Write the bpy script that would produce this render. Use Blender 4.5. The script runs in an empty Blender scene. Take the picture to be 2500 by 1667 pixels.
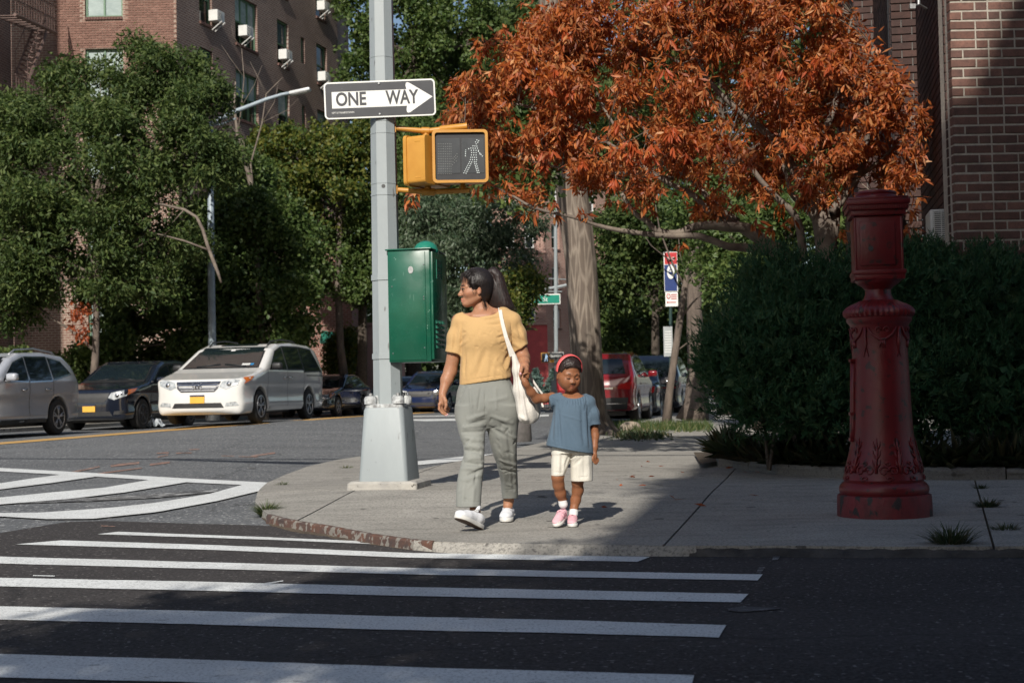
import bpy, bmesh, math, random
import numpy as np
from mathutils import Vector, Matrix
from mathutils.bvhtree import BVHTree
random.seed(7)
RNG = np.random.default_rng(7)
R_ = math.radians

# ------------------------------------------------------------------ camera
scene = bpy.context.scene
COL = scene.collection
F = 3472.0
PITCH, ROLL, CAMZ = R_(1.92), R_(1.2), 0.87
cam_data = bpy.data.cameras.new('camera')
cam_data.sensor_width = 36.0
cam_data.lens = 50.0
cam_data.clip_start = 0.05
cam_data.clip_end = 2000.0
cam_data.dof.use_dof = True
cam_data.dof.focus_distance = 9.2
cam_data.dof.aperture_fstop = 5.6
cam = bpy.data.objects.new('camera', cam_data)
COL.objects.link(cam)
CROT = Matrix.Rotation(math.pi / 2 + PITCH, 3, 'X') @ Matrix.Rotation(-ROLL, 3, 'Z')
cam.matrix_world = Matrix.Translation((0, 0, CAMZ)) @ CROT.to_4x4()
scene.camera = cam

# ------------------------------------------------------------------ sky and sun
SUN_EL = R_(34.0)
SX, SY = -0.205, -0.979
world = bpy.data.worlds.new('World')
scene.world = world
world.use_nodes = True
wn = world.node_tree
bg = wn.nodes['Background']
sky = wn.nodes.new('ShaderNodeTexSky')
sky.sky_type = 'NISHITA'
sky.sun_disc = False
sky.sun_elevation = SUN_EL
sky.sun_rotation = math.atan2(SX, SY)
sky.altitude = 50
sky.air_density = 1.0
sky.dust_density = 1.6
sky.ozone_density = 1.0
wn.links.new(sky.outputs[0], bg.inputs[0])
bg.inputs[1].default_value = 0.088
sl = bpy.data.lights.new('sun', 'SUN')
sl.energy = 5.0
sl.angle = R_(0.5)
sl.color = (1.0, 0.945, 0.86)
sun = bpy.data.objects.new('sun', sl)
COL.objects.link(sun)
sun.location = (-10, -30, 30)
sdir = Vector((SX * math.cos(SUN_EL), SY * math.cos(SUN_EL), math.sin(SUN_EL))).normalized()
sun.rotation_euler = sdir.to_track_quat('Z', 'Y').to_euler()

vs = scene.view_settings
scene.display_settings.display_device = 'sRGB'
vs.view_transform = 'Standard'
vs.look = 'None'
vs.exposure = 0.1
vs.gamma = 1.0
vs.use_curve_mapping = False
cy = scene.cycles
cy.max_bounces = 6
cy.diffuse_bounces = 3
cy.glossy_bounces = 3
cy.transmission_bounces = 4
cy.transparent_max_bounces = 8
cy.caustics_reflective = False
cy.caustics_refractive = False
cy.sample_clamp_indirect = 6.0
cy.use_denoising = True
cy.use_adaptive_sampling = True
cy.adaptive_threshold = 0.015

# ------------------------------------------------------------------ pixel <-> place (native photograph pixels)
def ray(px, py):
    return CROT @ Vector(((px - 1250.0) / F, -(py - 833.5) / F, -1.0))

def At(px, py, Y):
    d = ray(px, py)
    return Vector((0, 0, CAMZ)) + d * (Y / d.y)

CP = np.array([(-.1, 9.1, 0), (2.33, 9.05, 0), (0, 4, 0), (-3, 5, 0.0), (-1.06, 11.65, .10), (-.3, 13.5, .03), (1.3, 25.8, 0), (-5, 31, .34),
               (-9.1, 28.7, .20), (-8.5, 33, .18), (-3, 52, .14), (-5.8, 47.5, .14), (3.1, 36, .03), (2.9, 12.9, 0),
               (10, 20, 0), (10, 60, 0), (-20, 60, .2), (-25, 20, .2), (0, 0, 0), (0, -20, 0), (-6, 14, .07), (20, 0, 0),
               (-2.6, 11, .04), (1, 7.5, 0), (3, 7.5, 0), (-10, 5, 0.02), (5, 15, 0), (5, 36, .02), (3, 18, 0), (7, 50, .02)], dtype=float)

def base(x, y):
    x = np.asarray(x, dtype=float); y = np.asarray(y, dtype=float)
    num = 0.0; den = 0.0
    for cx, cyy, cz in CP:
        w = 1.0 / ((x - cx) ** 2 + (y - cyy) ** 2 + 0.6) ** 1.6
        num = num + w * cz; den = den + w
    return num / den

DROP = 0.06
def H(x, y): return float(base(x, y))
def RD(x, y): return float(base(x, y)) - DROP

def G(px, py, dz=0.0):
    """point where the sight line through a pixel meets the ground surface (dz above the pavement level)"""
    d = ray(px, py); o = Vector((0, 0, CAMZ))
    t = (CAMZ) / max(1e-4, -d.z)
    t = min(t, 200.0)
    for _ in range(40):
        p = o + d * t
        z = float(base(p.x, p.y)) + dz
        t2 = (CAMZ - z) / max(1e-4, -d.z)
        t = t + (t2 - t) * 0.7
        t = min(t, 200.0)
    return o + d * t

# ------------------------------------------------------------------ objects
def tag(o, label=None, cat=None, group=None, kind=None):
    if label: o['label'] = label
    if cat: o['category'] = cat
    if group: o['group'] = group
    if kind: o['kind'] = kind
    return o

def empty(name, loc=(0, 0, 0), rz=0.0, parent=None):
    o = bpy.data.objects.new(name, None)
    COL.objects.link(o)
    o.location = loc
    o.rotation_euler = (0, 0, rz)
    o.empty_display_size = 0.1
    if parent is not None: o.parent = parent
    return o

def rootmat(o):
    m = Matrix.Translation(o.location) @ o.rotation_euler.to_matrix().to_4x4()
    if o.parent is not None:
        m = rootmat(o.parent) @ o.matrix_parent_inverse @ m
    return m

def link_mesh(name, me, mat=None, parent=None, world_coords=True, smooth=False):
    if mat is not None:
        if isinstance(mat, (list, tuple)):
            for m in mat: me.materials.append(m)
        else:
            me.materials.append(mat)
    if smooth:
        me.shade_smooth()
    o = bpy.data.objects.new(name, me)
    COL.objects.link(o)
    if parent is not None:
        o.parent = parent
        if world_coords:
            o.matrix_parent_inverse = rootmat(parent).inverted()
    return o

def np_mesh(name, V, T, mat=None, parent=None, world_coords=True, smooth=False, midx=None):
    """V (n,3), T (m,k) uniform faces"""
    V = np.asarray(V, dtype=np.float32); T = np.asarray(T, dtype=np.int32)
    me = bpy.data.meshes.new(name)
    k = T.shape[1]
    me.vertices.add(len(V)); me.loops.add(T.size); me.polygons.add(len(T))
    me.vertices.foreach_set('co', V.ravel())
    me.loops.foreach_set('vertex_index', T.ravel())
    me.polygons.foreach_set('loop_start', np.arange(0, T.size, k, dtype=np.int32))
    if midx is not None:
        me.polygons.foreach_set('material_index', np.asarray(midx, dtype=np.int32))
    me.update(calc_edges=True)
    me.validate()
    return link_mesh(name, me, mat, parent, world_coords, smooth)

class MB:
    """mesh builder: collects shapes, links them as ONE object"""
    def __init__(s): s.v = []; s.f = []; s.m = []; s.mi = 0
    def add(s, vs, fs):
        n = len(s.v); s.v += [tuple(v) for v in vs]
        for f in fs:
            s.f.append(tuple(n + i for i in f)); s.m.append(s.mi)
        return s
    def box(s, c, size, rot=None):
        hx, hy, hz = size[0] / 2, size[1] / 2, size[2] / 2
        vs = [Vector((x, y, z)) for x in (-hx, hx) for y in (-hy, hy) for z in (-hz, hz)]
        if rot is not None: vs = [rot @ v for v in vs]
        c = Vector(c)
        return s.add([v + c for v in vs], [(0, 1, 3, 2), (4, 6, 7, 5), (0, 4, 5, 1), (2, 3, 7, 6), (0, 2, 6, 4), (1, 5, 7, 3)])
    def bbox(s, c, size, b=0.01, rot=None):
        """box with chamfered edges"""
        bm = bmesh.new(); bmesh.ops.create_cube(bm, size=1.0)
        bmesh.ops.scale(bm, vec=size, verts=bm.verts)
        bmesh.ops.bevel(bm, geom=list(bm.edges), offset=b, segments=2, affect='EDGES', profile=0.5)
        c = Vector(c)
        vs = [((rot @ v.co) if rot is not None else v.co) + c for v in bm.verts]
        bm.verts.index_update()
        fs = [[v.index for v in f.verts] for f in bm.faces]
        vs = [tuple(v) for v in vs]; bm.free()
        return s.add(vs, fs)
    def tube(s, pts, rad, n=10, cap=True):
        pts = [Vector(p) for p in pts]
        if not isinstance(rad, (list, tuple)): rad = [rad] * len(pts)
        rings = []; up = None
        for i, p in enumerate(pts):
            if i == 0: d = pts[1] - p
            elif i == len(pts) - 1: d = p - pts[i - 1]
            else: d = (pts[i + 1] - pts[i - 1])
            d.normalize()
            if up is None:
                up = Vector((0, 0, 1)) if abs(d.z) < 0.9 else Vector((1, 0, 0))
            a = d.cross(up)
            if a.length < 1e-5: a = d.orthogonal()
            a.normalize()
            b = a.cross(d).normalized(); up = b
            rings.append([p + (a * math.cos(t) + b * math.sin(t)) * rad[i] for t in [2 * math.pi * j / n for j in range(n)]])
        vs = [v for r in rings for v in r]; fs = []
        for i in range(len(pts) - 1):
            for j in range(n):
                k = (j + 1) % n
                fs.append((i * n + j, (i + 1) * n + j, (i + 1) * n + k, i * n + k))
        if cap:
            fs.append(tuple(range(n))); fs.append(tuple(reversed(range((len(pts) - 1) * n, len(pts) * n))))
        return s.add(vs, fs)
    def lathe(s, prof, c=(0, 0, 0), n=32, fn=None, a0=0.0, cap=True):
        """prof: (r,z) bottom to top; fn(r, ang, z) -> r"""
        vs = []; fs = []
        for r, z in prof:
            for j in range(n):
                t = a0 + 2 * math.pi * j / n
                rr = fn(r, t, z) if fn else r
                vs.append((c[0] + rr * math.cos(t), c[1] + rr * math.sin(t), c[2] + z))
        for i in range(len(prof) - 1):
            for j in range(n):
                k = (j + 1) % n
                fs.append((i * n + j, i * n + k, (i + 1) * n + k, (i + 1) * n + j))
        if cap: fs.append(tuple(reversed(range(n)))); fs.append(tuple(range((len(prof) - 1) * n, len(prof) * n)))
        return s.add(vs, fs)
    def prism(s, poly, h, M=None):
        """poly in local xy, extruded 0..h along local z, placed by matrix M"""
        n = len(poly)
        vs = [Vector((p[0], p[1], 0)) for p in poly] + [Vector((p[0], p[1], h)) for p in poly]
        if M is not None: vs = [M @ v for v in vs]
        fs = [tuple(reversed(range(n))), tuple(range(n, 2 * n))]
        for i in range(n):
            k = (i + 1) % n
            fs.append((i, k, n + k, n + i))
        return s.add(vs, fs)
    def quad(s, a, b, c, d): return s.add([a, b, c, d], [(0, 1, 2, 3)])
    def ball(s, c, r, n=10, m=6, sc=(1, 1, 1)):
        prof = [(max(1e-4, r * math.sin(math.pi * i / m)), -r * math.cos(math.pi * i / m) * sc[2]) for i in range(m + 1)]
        n0 = len(s.v); s.lathe(prof, c, n)
        if sc[0] != 1 or sc[1] != 1:
            for i in range(n0, len(s.v)):
                v = s.v[i]; s.v[i] = (c[0] + (v[0] - c[0]) * sc[0], c[1] + (v[1] - c[1]) * sc[1], v[2])
        return s
    def build(s, name, mat, parent=None, world_coords=True, smooth=False, angle=None):
        me = bpy.data.meshes.new(name)
        me.from_pydata(s.v, [], s.f)
        if isinstance(mat, (list, tuple)): me.polygons.foreach_set('material_index', s.m)
        me.update()
        o = link_mesh(name, me, mat, parent, world_coords, smooth)
        if angle is not None:
            me.shade_smooth()
            me.set_sharp_from_angle(angle=R_(angle))
        return o

def rotz(a): return Matrix.Rotation(a, 3, 'Z')
def frame(o, xa, za):
    """matrix with local x = xa, local z = za (normal), y = z cross x"""
    xa = Vector(xa).normalized(); za = Vector(za).normalized()
    ya = za.cross(xa).normalized(); xa = ya.cross(za).normalized()
    m = Matrix((xa, ya, za)).transposed().to_4x4()
    m.translation = Vector(o)
    return m

# ------------------------------------------------------------------ materials
def new_mat(name):
    m = bpy.data.materials.new(name); m.use_nodes = True
    nt = m.node_tree
    return m, nt, nt.nodes['Principled BSDF']

def mixrgb(nt, fac, a, b, mode='MIX'):
    n = nt.nodes.new('ShaderNodeMix'); n.data_type = 'RGBA'; n.blend_type = mode
    for sock, v in ((0, fac), (6, a), (7, b)):
        if isinstance(v, (int, float)): n.inputs[sock].default_value = v
        elif isinstance(v, (tuple, list)): n.inputs[sock].default_value = tuple(v[:3]) + (1,)
        else: nt.links.new(v, n.inputs[sock])
    return n.outputs[2]

def ramp(nt, src, stops):
    r = nt.nodes.new('ShaderNodeValToRGB')
    e = r.color_ramp.elements
    while len(e) < len(stops): e.new(0.5)
    for i, (p, c) in enumerate(stops):
        e[i].position = p
        e[i].color = (c, c, c, 1) if isinstance(c, (int, float)) else tuple(c) + (1,)
    nt.links.new(src, r.inputs[0])
    return r.outputs[0]

def coords(nt, kind='Object', scale=None, rot=None):
    tc = nt.nodes.new('ShaderNodeTexCoord')
    if scale is None and rot is None: return tc.outputs[kind]
    mp = nt.nodes.new('ShaderNodeMapping')
    nt.links.new(tc.outputs[kind], mp.inputs[0])
    if scale is not None: mp.inputs['Scale'].default_value = scale if isinstance(scale, (tuple, list)) else (scale,) * 3
    if rot is not None: mp.inputs['Rotation'].default_value = rot
    return mp.outputs[0]

def noise(nt, co, scale=5, detail=4, rough=0.55, dist=0.0, out=0):
    n = nt.nodes.new('ShaderNodeTexNoise')
    nt.links.new(co, n.inputs['Vector'])
    n.inputs['Scale'].default_value = scale; n.inputs['Detail'].default_value = detail
    n.inputs['Roughness'].default_value = rough; n.inputs['Distortion'].default_value = dist
    return n.outputs[out]

def bump(nt, bsdf, h, strength=0.3, dist=0.01, prev=None):
    b = nt.nodes.new('ShaderNodeBump')
    b.inputs['Strength'].default_value = strength; b.inputs['Distance'].default_value = dist
    nt.links.new(h, b.inputs['Height'])
    if prev is not None: nt.links.new(prev, b.inputs['Normal'])
    nt.links.new(b.outputs[0], bsdf.inputs['Normal'])
    return b.outputs[0]

def pm(name, c1, c2=None, scale=6, rough=0.6, metal=0.0, bs=0.0, bd=0.005, bscale=None, spec=None, coat=0.0, speck=None, rvar=0.1, stretch=None):
    """painted / mineral surface: two tones of noise, grain bump, uneven roughness, optional specks (colour, amount, scale)"""
    m, nt, b = new_mat(name)
    co = coords(nt, 'Object', stretch)
    if c2 is None: c2 = tuple(x * 0.82 for x in c1)
    n1 = noise(nt, co, scale, 5, 0.6)
    col = mixrgb(nt, ramp(nt, n1, [(0.35, 0.0), (0.65, 1.0)]), c1, c2)
    if speck:
        n3 = noise(nt, co, speck[2], 2, 0.5)
        col = mixrgb(nt, ramp(nt, n3, [(1 - speck[1] - 0.03, 0.0), (1 - speck[1] + 0.03, 1.0)]), col, speck[0])
    nt.links.new(col, b.inputs['Base Color'])
    n2 = noise(nt, co, scale * 3.1, 3, 0.6)
    r = nt.nodes.new('ShaderNodeMapRange')
    nt.links.new(n2, r.inputs[0])
    r.inputs[3].default_value = max(0.02, rough - rvar); r.inputs[4].default_value = min(1, rough + rvar)
    nt.links.new(r.outputs[0], b.inputs['Roughness'])
    b.inputs['Metallic'].default_value = metal
    if spec is not None: b.inputs['Specular IOR Level'].default_value = spec
    if coat: b.inputs['Coat Weight'].default_value = coat; b.inputs['Coat Roughness'].default_value = 0.05
    if bs: bump(nt, b, noise(nt, co, bscale or scale * 8, 4, 0.6), bs, bd)
    return m

def leafmat(name, cols, rough=0.45, trans=0.35, spec=0.4):
    m, nt, b = new_mat(name)
    g = nt.nodes.new('ShaderNodeNewGeometry')
    stops = [(i / max(1, len(cols) - 1) * 0.92 + 0.02, c) for i, c in enumerate(cols)]
    r = ramp(nt, g.outputs['Random Per Island'], stops)
    co = coords(nt, 'Object')
    n1 = noise(nt, co, 0.9, 2)
    col = mixrgb(nt, ramp(nt, n1, [(0.3, 0.0), (0.7, 0.45)]), r, tuple(cols[0]))
    nt.links.new(col, b.inputs['Base Color'])
    b.inputs['Roughness'].default_value = rough
    b.inputs['Specular IOR Level'].default_value = spec
    tr = nt.nodes.new('ShaderNodeBsdfTranslucent')
    hs = nt.nodes.new('ShaderNodeHueSaturation'); hs.inputs['Value'].default_value = 1.5; hs.inputs['Saturation'].default_value = 1.1
    nt.links.new(col, hs.inputs['Color'])
    nt.links.new(hs.outputs[0], tr.inputs[0])
    mx = nt.nodes.new('ShaderNodeMixShader'); mx.inputs[0].default_value = trans
    nt.links.new(b.outputs[0], mx.inputs[1]); nt.links.new(tr.outputs[0], mx.inputs[2])
    nt.links.new(mx.outputs[0], nt.nodes['Material Output'].inputs['Surface'])
    return m

def glassmat(name, tint=(0.02, 0.03, 0.035), rough=0.06, spec=0.8):
    m, nt, b = new_mat(name)
    co = coords(nt, 'Object')
    col = mixrgb(nt, noise(nt, co, 1.3, 2), tint, tuple(x * 0.4 for x in tint))
    nt.links.new(col, b.inputs['Base Color'])
    b.inputs['Roughness'].default_value = rough
    b.inputs['Specular IOR Level'].default_value = spec
    return m

def brickmat(name, c1, c2, mortar, bw=0.21, bh=0.075, ms=0.012, angle=0.0, dark=None, rough=0.85):
    """far brickwork: courses laid along a horizontal direction at `angle` (world), colour and relief from the same courses"""
    m, nt, b = new_mat(name)
    g = nt.nodes.new('ShaderNodeNewGeometry')
    sx = nt.nodes.new('ShaderNodeSeparateXYZ'); nt.links.new(g.outputs['Position'], sx.inputs[0])
    def mth(op, a, bb):
        n = nt.nodes.new('ShaderNodeMath'); n.operation = op
        for i, v in enumerate((a, bb)):
            if isinstance(v, (int, float)): n.inputs[i].default_value = v
            else: nt.links.new(v, n.inputs[i])
        return n.outputs[0]
    u = mth('ADD', mth('MULTIPLY', sx.outputs[0], math.cos(angle)), mth('MULTIPLY', sx.outputs[1], math.sin(angle)))
    cx = nt.nodes.new('ShaderNodeCombineXYZ')
    nt.links.new(u, cx.inputs[0]); nt.links.new(sx.outputs[2], cx.inputs[1])
    br = nt.nodes.new('ShaderNodeTexBrick')
    nt.links.new(cx.outputs[0], br.inputs['Vector'])
    br.inputs['Scale'].default_value = 1.0
    br.inputs['Brick Width'].default_value = bw; br.inputs['Row Height'].default_value = bh
    br.inputs['Mortar Size'].default_value = ms; br.inputs['Mortar Smooth'].default_value = 0.2
    br.inputs['Bias'].default_value = 0.0
    br.inputs['Color1'].default_value = tuple(c1) + (1,); br.inputs['Color2'].default_value = tuple(c2) + (1,)
    br.inputs['Mortar'].default_value = tuple(mortar) + (1,)
    n1 = noise(nt, g.outputs['Position'], 0.7, 4)
    col = mixrgb(nt, ramp(nt, n1, [(0.3, 0.0), (0.75, 0.6)]), br.outputs[0], dark or tuple(x * 0.6 for x in c1))
    nt.links.new(col, b.inputs['Base Color'])
    b.inputs['Roughness'].default_value = rough
    inv = mth('SUBTRACT', 1.0, br.outputs['Fac'])
    bump(nt, b, inv, 0.6, 0.01)
    return m

# ------------------------------------------------------------------ implicit surfaces (for bodies, cloth and car shells)
class SDF:
    def __init__(s, lo, hi, h):
        s.lo = np.array(lo, dtype=np.float64); s.h = h
        s.n = np.ceil((np.array(hi) - s.lo) / h).astype(int) + 1
        s.F = np.full(s.n, 0.25, dtype=np.float32)
        s.ax = [s.lo[i] + h * np.arange(s.n[i]) for i in range(3)]
    def sl(s, lo, hi):
        a = np.clip(np.floor((np.array(lo) - s.lo) / s.h).astype(int), 0, s.n)
        b = np.clip(np.ceil((np.array(hi) - s.lo) / s.h).astype(int) + 1, 0, s.n)
        sl = tuple(slice(int(a[i]), int(b[i])) for i in range(3))
        X = s.ax[0][sl[0]][:, None, None]; Y = s.ax[1][sl[1]][None, :, None]; Z = s.ax[2][sl[2]][None, None, :]
        return sl, X, Y, Z
    def smin(s, sl, d, k):
        a = s.F[sl]
        if k <= 0: s.F[sl] = np.minimum(a, d); return
        hh = np.clip(0.5 + 0.5 * (a - d) / k, 0, 1)
        s.F[sl] = a * (1 - hh) + d * hh - k * hh * (1 - hh)
    def smax(s, sl, d, k):
        a = s.F[sl]
        if k <= 0: s.F[sl] = np.maximum(a, d); return
        hh = np.clip(0.5 - 0.5 * (a - d) / k, 0, 1)
        s.F[sl] = a * (1 - hh) + d * hh + k * hh * (1 - hh)
    def _cap(s, X, Y, Z, a, b, ra, rb):
        a = np.array(a, float); b = np.array(b, float); ab = b - a
        L = max(1e-9, float(ab @ ab))
        t = np.clip(((X - a[0]) * ab[0] + (Y - a[1]) * ab[1] + (Z - a[2]) * ab[2]) / L, 0, 1)
        return np.sqrt((X - a[0] - t * ab[0]) ** 2 + (Y - a[1] - t * ab[1]) ** 2 + (Z - a[2] - t * ab[2]) ** 2) - (ra + (rb - ra) * t)
    def cap(s, a, b, ra, rb=None, k=0.02, sub=False):
        rb = ra if rb is None else rb
        R = max(ra, rb) + max(k, 0.01) * 1.5 + 0.02
        lo = np.minimum(a, b) - R; hi = np.maximum(a, b) + R
        sl, X, Y, Z = s.sl(lo, hi)
        d = s._cap(X, Y, Z, a, b, ra, rb)
        (s.smax(sl, -d, k) if sub else s.smin(sl, d, k)); return s
    def chain(s, pts, rad, k=0.02):
        for i in range(len(pts) - 1): s.cap(pts[i], pts[i + 1], rad[i], rad[i + 1], k)
        return s
    def ell(s, c, r, k=0.02, rot=None, sub=False):
        r = np.array(r, float); c = np.array(c, float)
        R = max(r) + max(k, .01) * 1.5 + 0.02
        sl, X, Y, Z = s.sl(c - R, c + R)
        x = X - c[0] + 0 * (Y + Z); y = Y - c[1] + 0 * (X + Z); z = Z - c[2] + 0 * (X + Y)
        if rot is not None:
            m = np.array(rot.transposed())
            x, y, z = (m[0][0] * x + m[0][1] * y + m[0][2] * z, m[1][0] * x + m[1][1] * y + m[1][2] * z, m[2][0] * x + m[2][1] * y + m[2][2] * z)
        q = np.sqrt((x / r[0]) ** 2 + (y / r[1]) ** 2 + (z / r[2]) ** 2)
        q2 = np.sqrt((x / r[0] ** 2) ** 2 + (y / r[1] ** 2) ** 2 + (z / r[2] ** 2) ** 2)
        d = q * (q - 1) / np.maximum(q2, 1e-6)
        (s.smax(sl, -d, k) if sub else s.smin(sl, d, k)); return s
    def zloft(s, st, k=0.02, p=2.3, sub=False):
        """st rows: z, cx, cy, rx, ry (z ascending)"""
        st = np.array(sorted(st, key=lambda q: q[0]), float)
        R = max(st[:, 3].max(), st[:, 4].max()) + 0.05
        lo = (st[:, 1].min() - R, st[:, 2].min() - R, st[0, 0] - 0.03 - k); hi = (st[:, 1].max() + R, st[:, 2].max() + R, st[-1, 0] + 0.03 + k)
        sl, X, Y, Z = s.sl(lo, hi)
        def ip(j):
            # smooth interpolation along z
            zz = np.clip(Z, st[0, 0], st[-1, 0])
            i = np.clip(np.searchsorted(st[:, 0], zz.ravel()) - 1, 0, len(st) - 2)
            t = (zz.ravel() - st[i, 0]) / np.maximum(1e-6, st[i + 1, 0] - st[i, 0])
            v = st[:, j]; g = np.gradient(v, st[:, 0])
            dz = st[i + 1, 0] - st[i, 0]
            h00 = 2 * t ** 3 - 3 * t ** 2 + 1; h10 = t ** 3 - 2 * t ** 2 + t; h01 = -2 * t ** 3 + 3 * t ** 2; h11 = t ** 3 - t ** 2
            return (h00 * v[i] + h10 * dz * g[i] + h01 * v[i + 1] + h11 * dz * g[i + 1]).reshape(Z.shape)
        cx, cyy, rx, ry = ip(1), ip(2), ip(3), ip(4)
        q = (np.abs((X - cx) / rx) ** p + np.abs((Y - cyy) / ry) ** p) ** (1 / p)
        d = (q - 1) * np.minimum(rx, ry)
        d = np.maximum(d, np.maximum(st[0, 0] - Z, Z - st[-1, 0]))
        (s.smax(sl, -d, k) if sub else s.smin(sl, d, k)); return s
    def plane(s, pt, nrm, k=0.0):
        """keep the side opposite to nrm"""
        n = np.array(Vector(nrm).normalized())
        X = s.ax[0][:, None, None]; Y = s.ax[1][None, :, None]; Z = s.ax[2][None, None, :]
        d = (X - pt[0]) * n[0] + (Y - pt[1]) * n[1] + (Z - pt[2]) * n[2]
        s.smax((slice(None),) * 3, d, k); return s
    def fold(s, a, b, w, amp):
        """a soft ridge (amp>0) or crease (amp<0) running from a to b"""
        R = w * 2.6 + 0.005
        sl, X, Y, Z = s.sl(np.minimum(a, b) - R, np.maximum(a, b) + R)
        a_ = np.array(a, float); b_ = np.array(b, float); ab = b_ - a_; L = max(1e-9, float(ab @ ab))
        t = np.clip(((X - a_[0]) * ab[0] + (Y - a_[1]) * ab[1] + (Z - a_[2]) * ab[2]) / L, 0, 1)
        d2 = (X - a_[0] - t * ab[0]) ** 2 + (Y - a_[1] - t * ab[1]) ** 2 + (Z - a_[2] - t * ab[2]) ** 2
        s.F[sl] -= (amp * np.exp(-d2 / (w * w)) * (0.35 + 0.65 * np.sin(np.pi * np.clip(t, 0.02, .98)))).astype(np.float32); return s
    def front(s, p):
        """first surface point met going +Y at this x, z"""
        i = int(round((p[0] - s.lo[0]) / s.h)); k = int(round((p[2] - s.lo[2]) / s.h))
        i = min(max(i, 0), s.n[0] - 1); k = min(max(k, 0), s.n[2] - 1)
        c = np.nonzero(s.F[i, :, k] < 0)[0]
        return None if len(c) == 0 else s.lo[1] + s.h * c[0]
    def ffold(s, a, b, w, amp, n=5):
        """ridge or crease laid on the surface facing -Y"""
        pts = []
        for t in np.linspace(0, 1, n):
            p = a + (b - a) * t; y = s.front(p)
            if y is None: continue
            pts.append((np.array((p[0], y, p[2])), t))
        env = lambda t: 0.3 + 0.7 * math.sin(math.pi * min(max(t, .03), .97))
        if len(pts) < 2: return s
        P_ = np.array([p for p, t in pts]); R = w * 2.6 + .005
        sl, X, Y, Z = s.sl(P_.min(0) - R, P_.max(0) + R)
        best = None
        for (a_, ta), (b_, tb) in zip(pts[:-1], pts[1:]):
            ab = b_ - a_; L = max(1e-9, float(ab @ ab))
            t = np.clip(((X - a_[0]) * ab[0] + (Y - a_[1]) * ab[1] + (Z - a_[2]) * ab[2]) / L, 0, 1)
            d2 = (X - a_[0] - t * ab[0]) ** 2 + (Y - a_[1] - t * ab[1]) ** 2 + (Z - a_[2] - t * ab[2]) ** 2
            g = np.exp(-d2 / (w * w)) * (env(ta) + (env(tb) - env(ta)) * t)
            best = g if best is None else np.maximum(best, g)
        s.F[sl] -= (amp * best).astype(np.float32); return s
    def merge_cut(s, pts, rad, cut, n, k=.02):
        """a tube cut off flat at one end (a sleeve), melted into the rest"""
        t = SDF(s.lo, s.lo + s.h * (s.n - 1), s.h); t.n = s.n; t.F = np.full(s.n, .25, dtype=np.float32)
        t.ax = s.ax
        t.chain(pts, rad, .03); t.plane(cut, n, .002)
        s.smin((slice(None),) * 3, t.F, k); return s
    def mesh(s):
        Fv = s.F; h = s.h; neg = Fv < 0
        c = np.zeros(np.array(Fv.shape) - 1, dtype=np.int8)
        for i in (0, 1):
            for j in (0, 1):
                for k in (0, 1):
                    c += neg[i:neg.shape[0] - 1 + i, j:neg.shape[1] - 1 + j, k:neg.shape[2] - 1 + k]
        idx = np.argwhere((c > 0) & (c < 8))
        pos = np.zeros((len(idx), 3)); cnt = np.zeros(len(idx))
        cor = [(i, j, k) for i in (0, 1) for j in (0, 1) for k in (0, 1)]
        val = {q: Fv[idx[:, 0] + q[0], idx[:, 1] + q[1], idx[:, 2] + q[2]] for q in cor}
        for a in cor:
            for ax in range(3):
                if a[ax] == 1: continue
                b = list(a); b[ax] = 1; b = tuple(b)
                fa, fb = val[a], val[b]
                cr = (fa < 0) != (fb < 0)
                t = np.where(cr, fa / np.where(cr, fa - fb, 1), 0)
                p = np.array(a, float)[None, :] + t[:, None] * (np.array(b) - np.array(a))[None, :]
                pos += np.where(cr[:, None], p, 0); cnt += cr
        V = (idx + pos / cnt[:, None]) * h + s.lo
        ids = np.full(c.shape, -1, dtype=np.int32); ids[idx[:, 0], idx[:, 1], idx[:, 2]] = np.arange(len(idx))
        Q = []
        for ax in range(3):
            sa = [slice(None)] * 3; sb = [slice(None)] * 3
            sa[ax] = slice(0, -1); sb[ax] = slice(1, None)
            A = neg[tuple(sa)]; B = neg[tuple(sb)]
            e = np.argwhere(A != B)
            o1, o2 = [(1, 2), (2, 0), (0, 1)][ax]
            ok = (e[:, o1] > 0) & (e[:, o2] > 0) & (e[:, o1] < neg.shape[o1] - 1) & (e[:, o2] < neg.shape[o2] - 1)
            e = e[ok]
            inside = A[e[:, 0], e[:, 1], e[:, 2]]
            def gid(d1, d2):
                q = e.copy(); q[:, o1] += d1; q[:, o2] += d2
                return ids[q[:, 0], q[:, 1], q[:, 2]]
            a, b, cc, d = gid(-1, -1), gid(0, -1), gid(0, 0), gid(-1, 0)
            Q.append(np.where(inside[:, None], np.stack([a, b, cc, d], 1), np.stack([d, cc, b, a], 1)))
        Q = np.concatenate(Q); Q = Q[(Q >= 0).all(1)]
        return V, Q

def vcol_mat(name, rough=0.5, sss=0.0, bs=0.0, bscale=200, spec=0.4, sscale=0.01):
    m, nt, b = new_mat(name)
    at = nt.nodes.new('ShaderNodeVertexColor'); at.layer_name = 'Col'
    co = coords(nt, 'Object')
    n1 = noise(nt, co, 30, 3)
    col = mixrgb(nt, ramp(nt, n1, [(0.3, 0.0), (0.8, 0.18)]), at.outputs[0], (0.25, 0.08, 0.04))
    nt.links.new(col, b.inputs['Base Color'])
    b.inputs['Roughness'].default_value = rough; b.inputs['Specular IOR Level'].default_value = spec
    if sss:
        b.inputs['Subsurface Weight'].default_value = sss
        b.inputs['Subsurface Radius'].default_value = (1.0, 0.35, 0.2)
        b.inputs['Subsurface Scale'].default_value = sscale
    if bs: bump(nt, b, noise(nt, co, bscale, 3), bs, 0.001)
    return m

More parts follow.
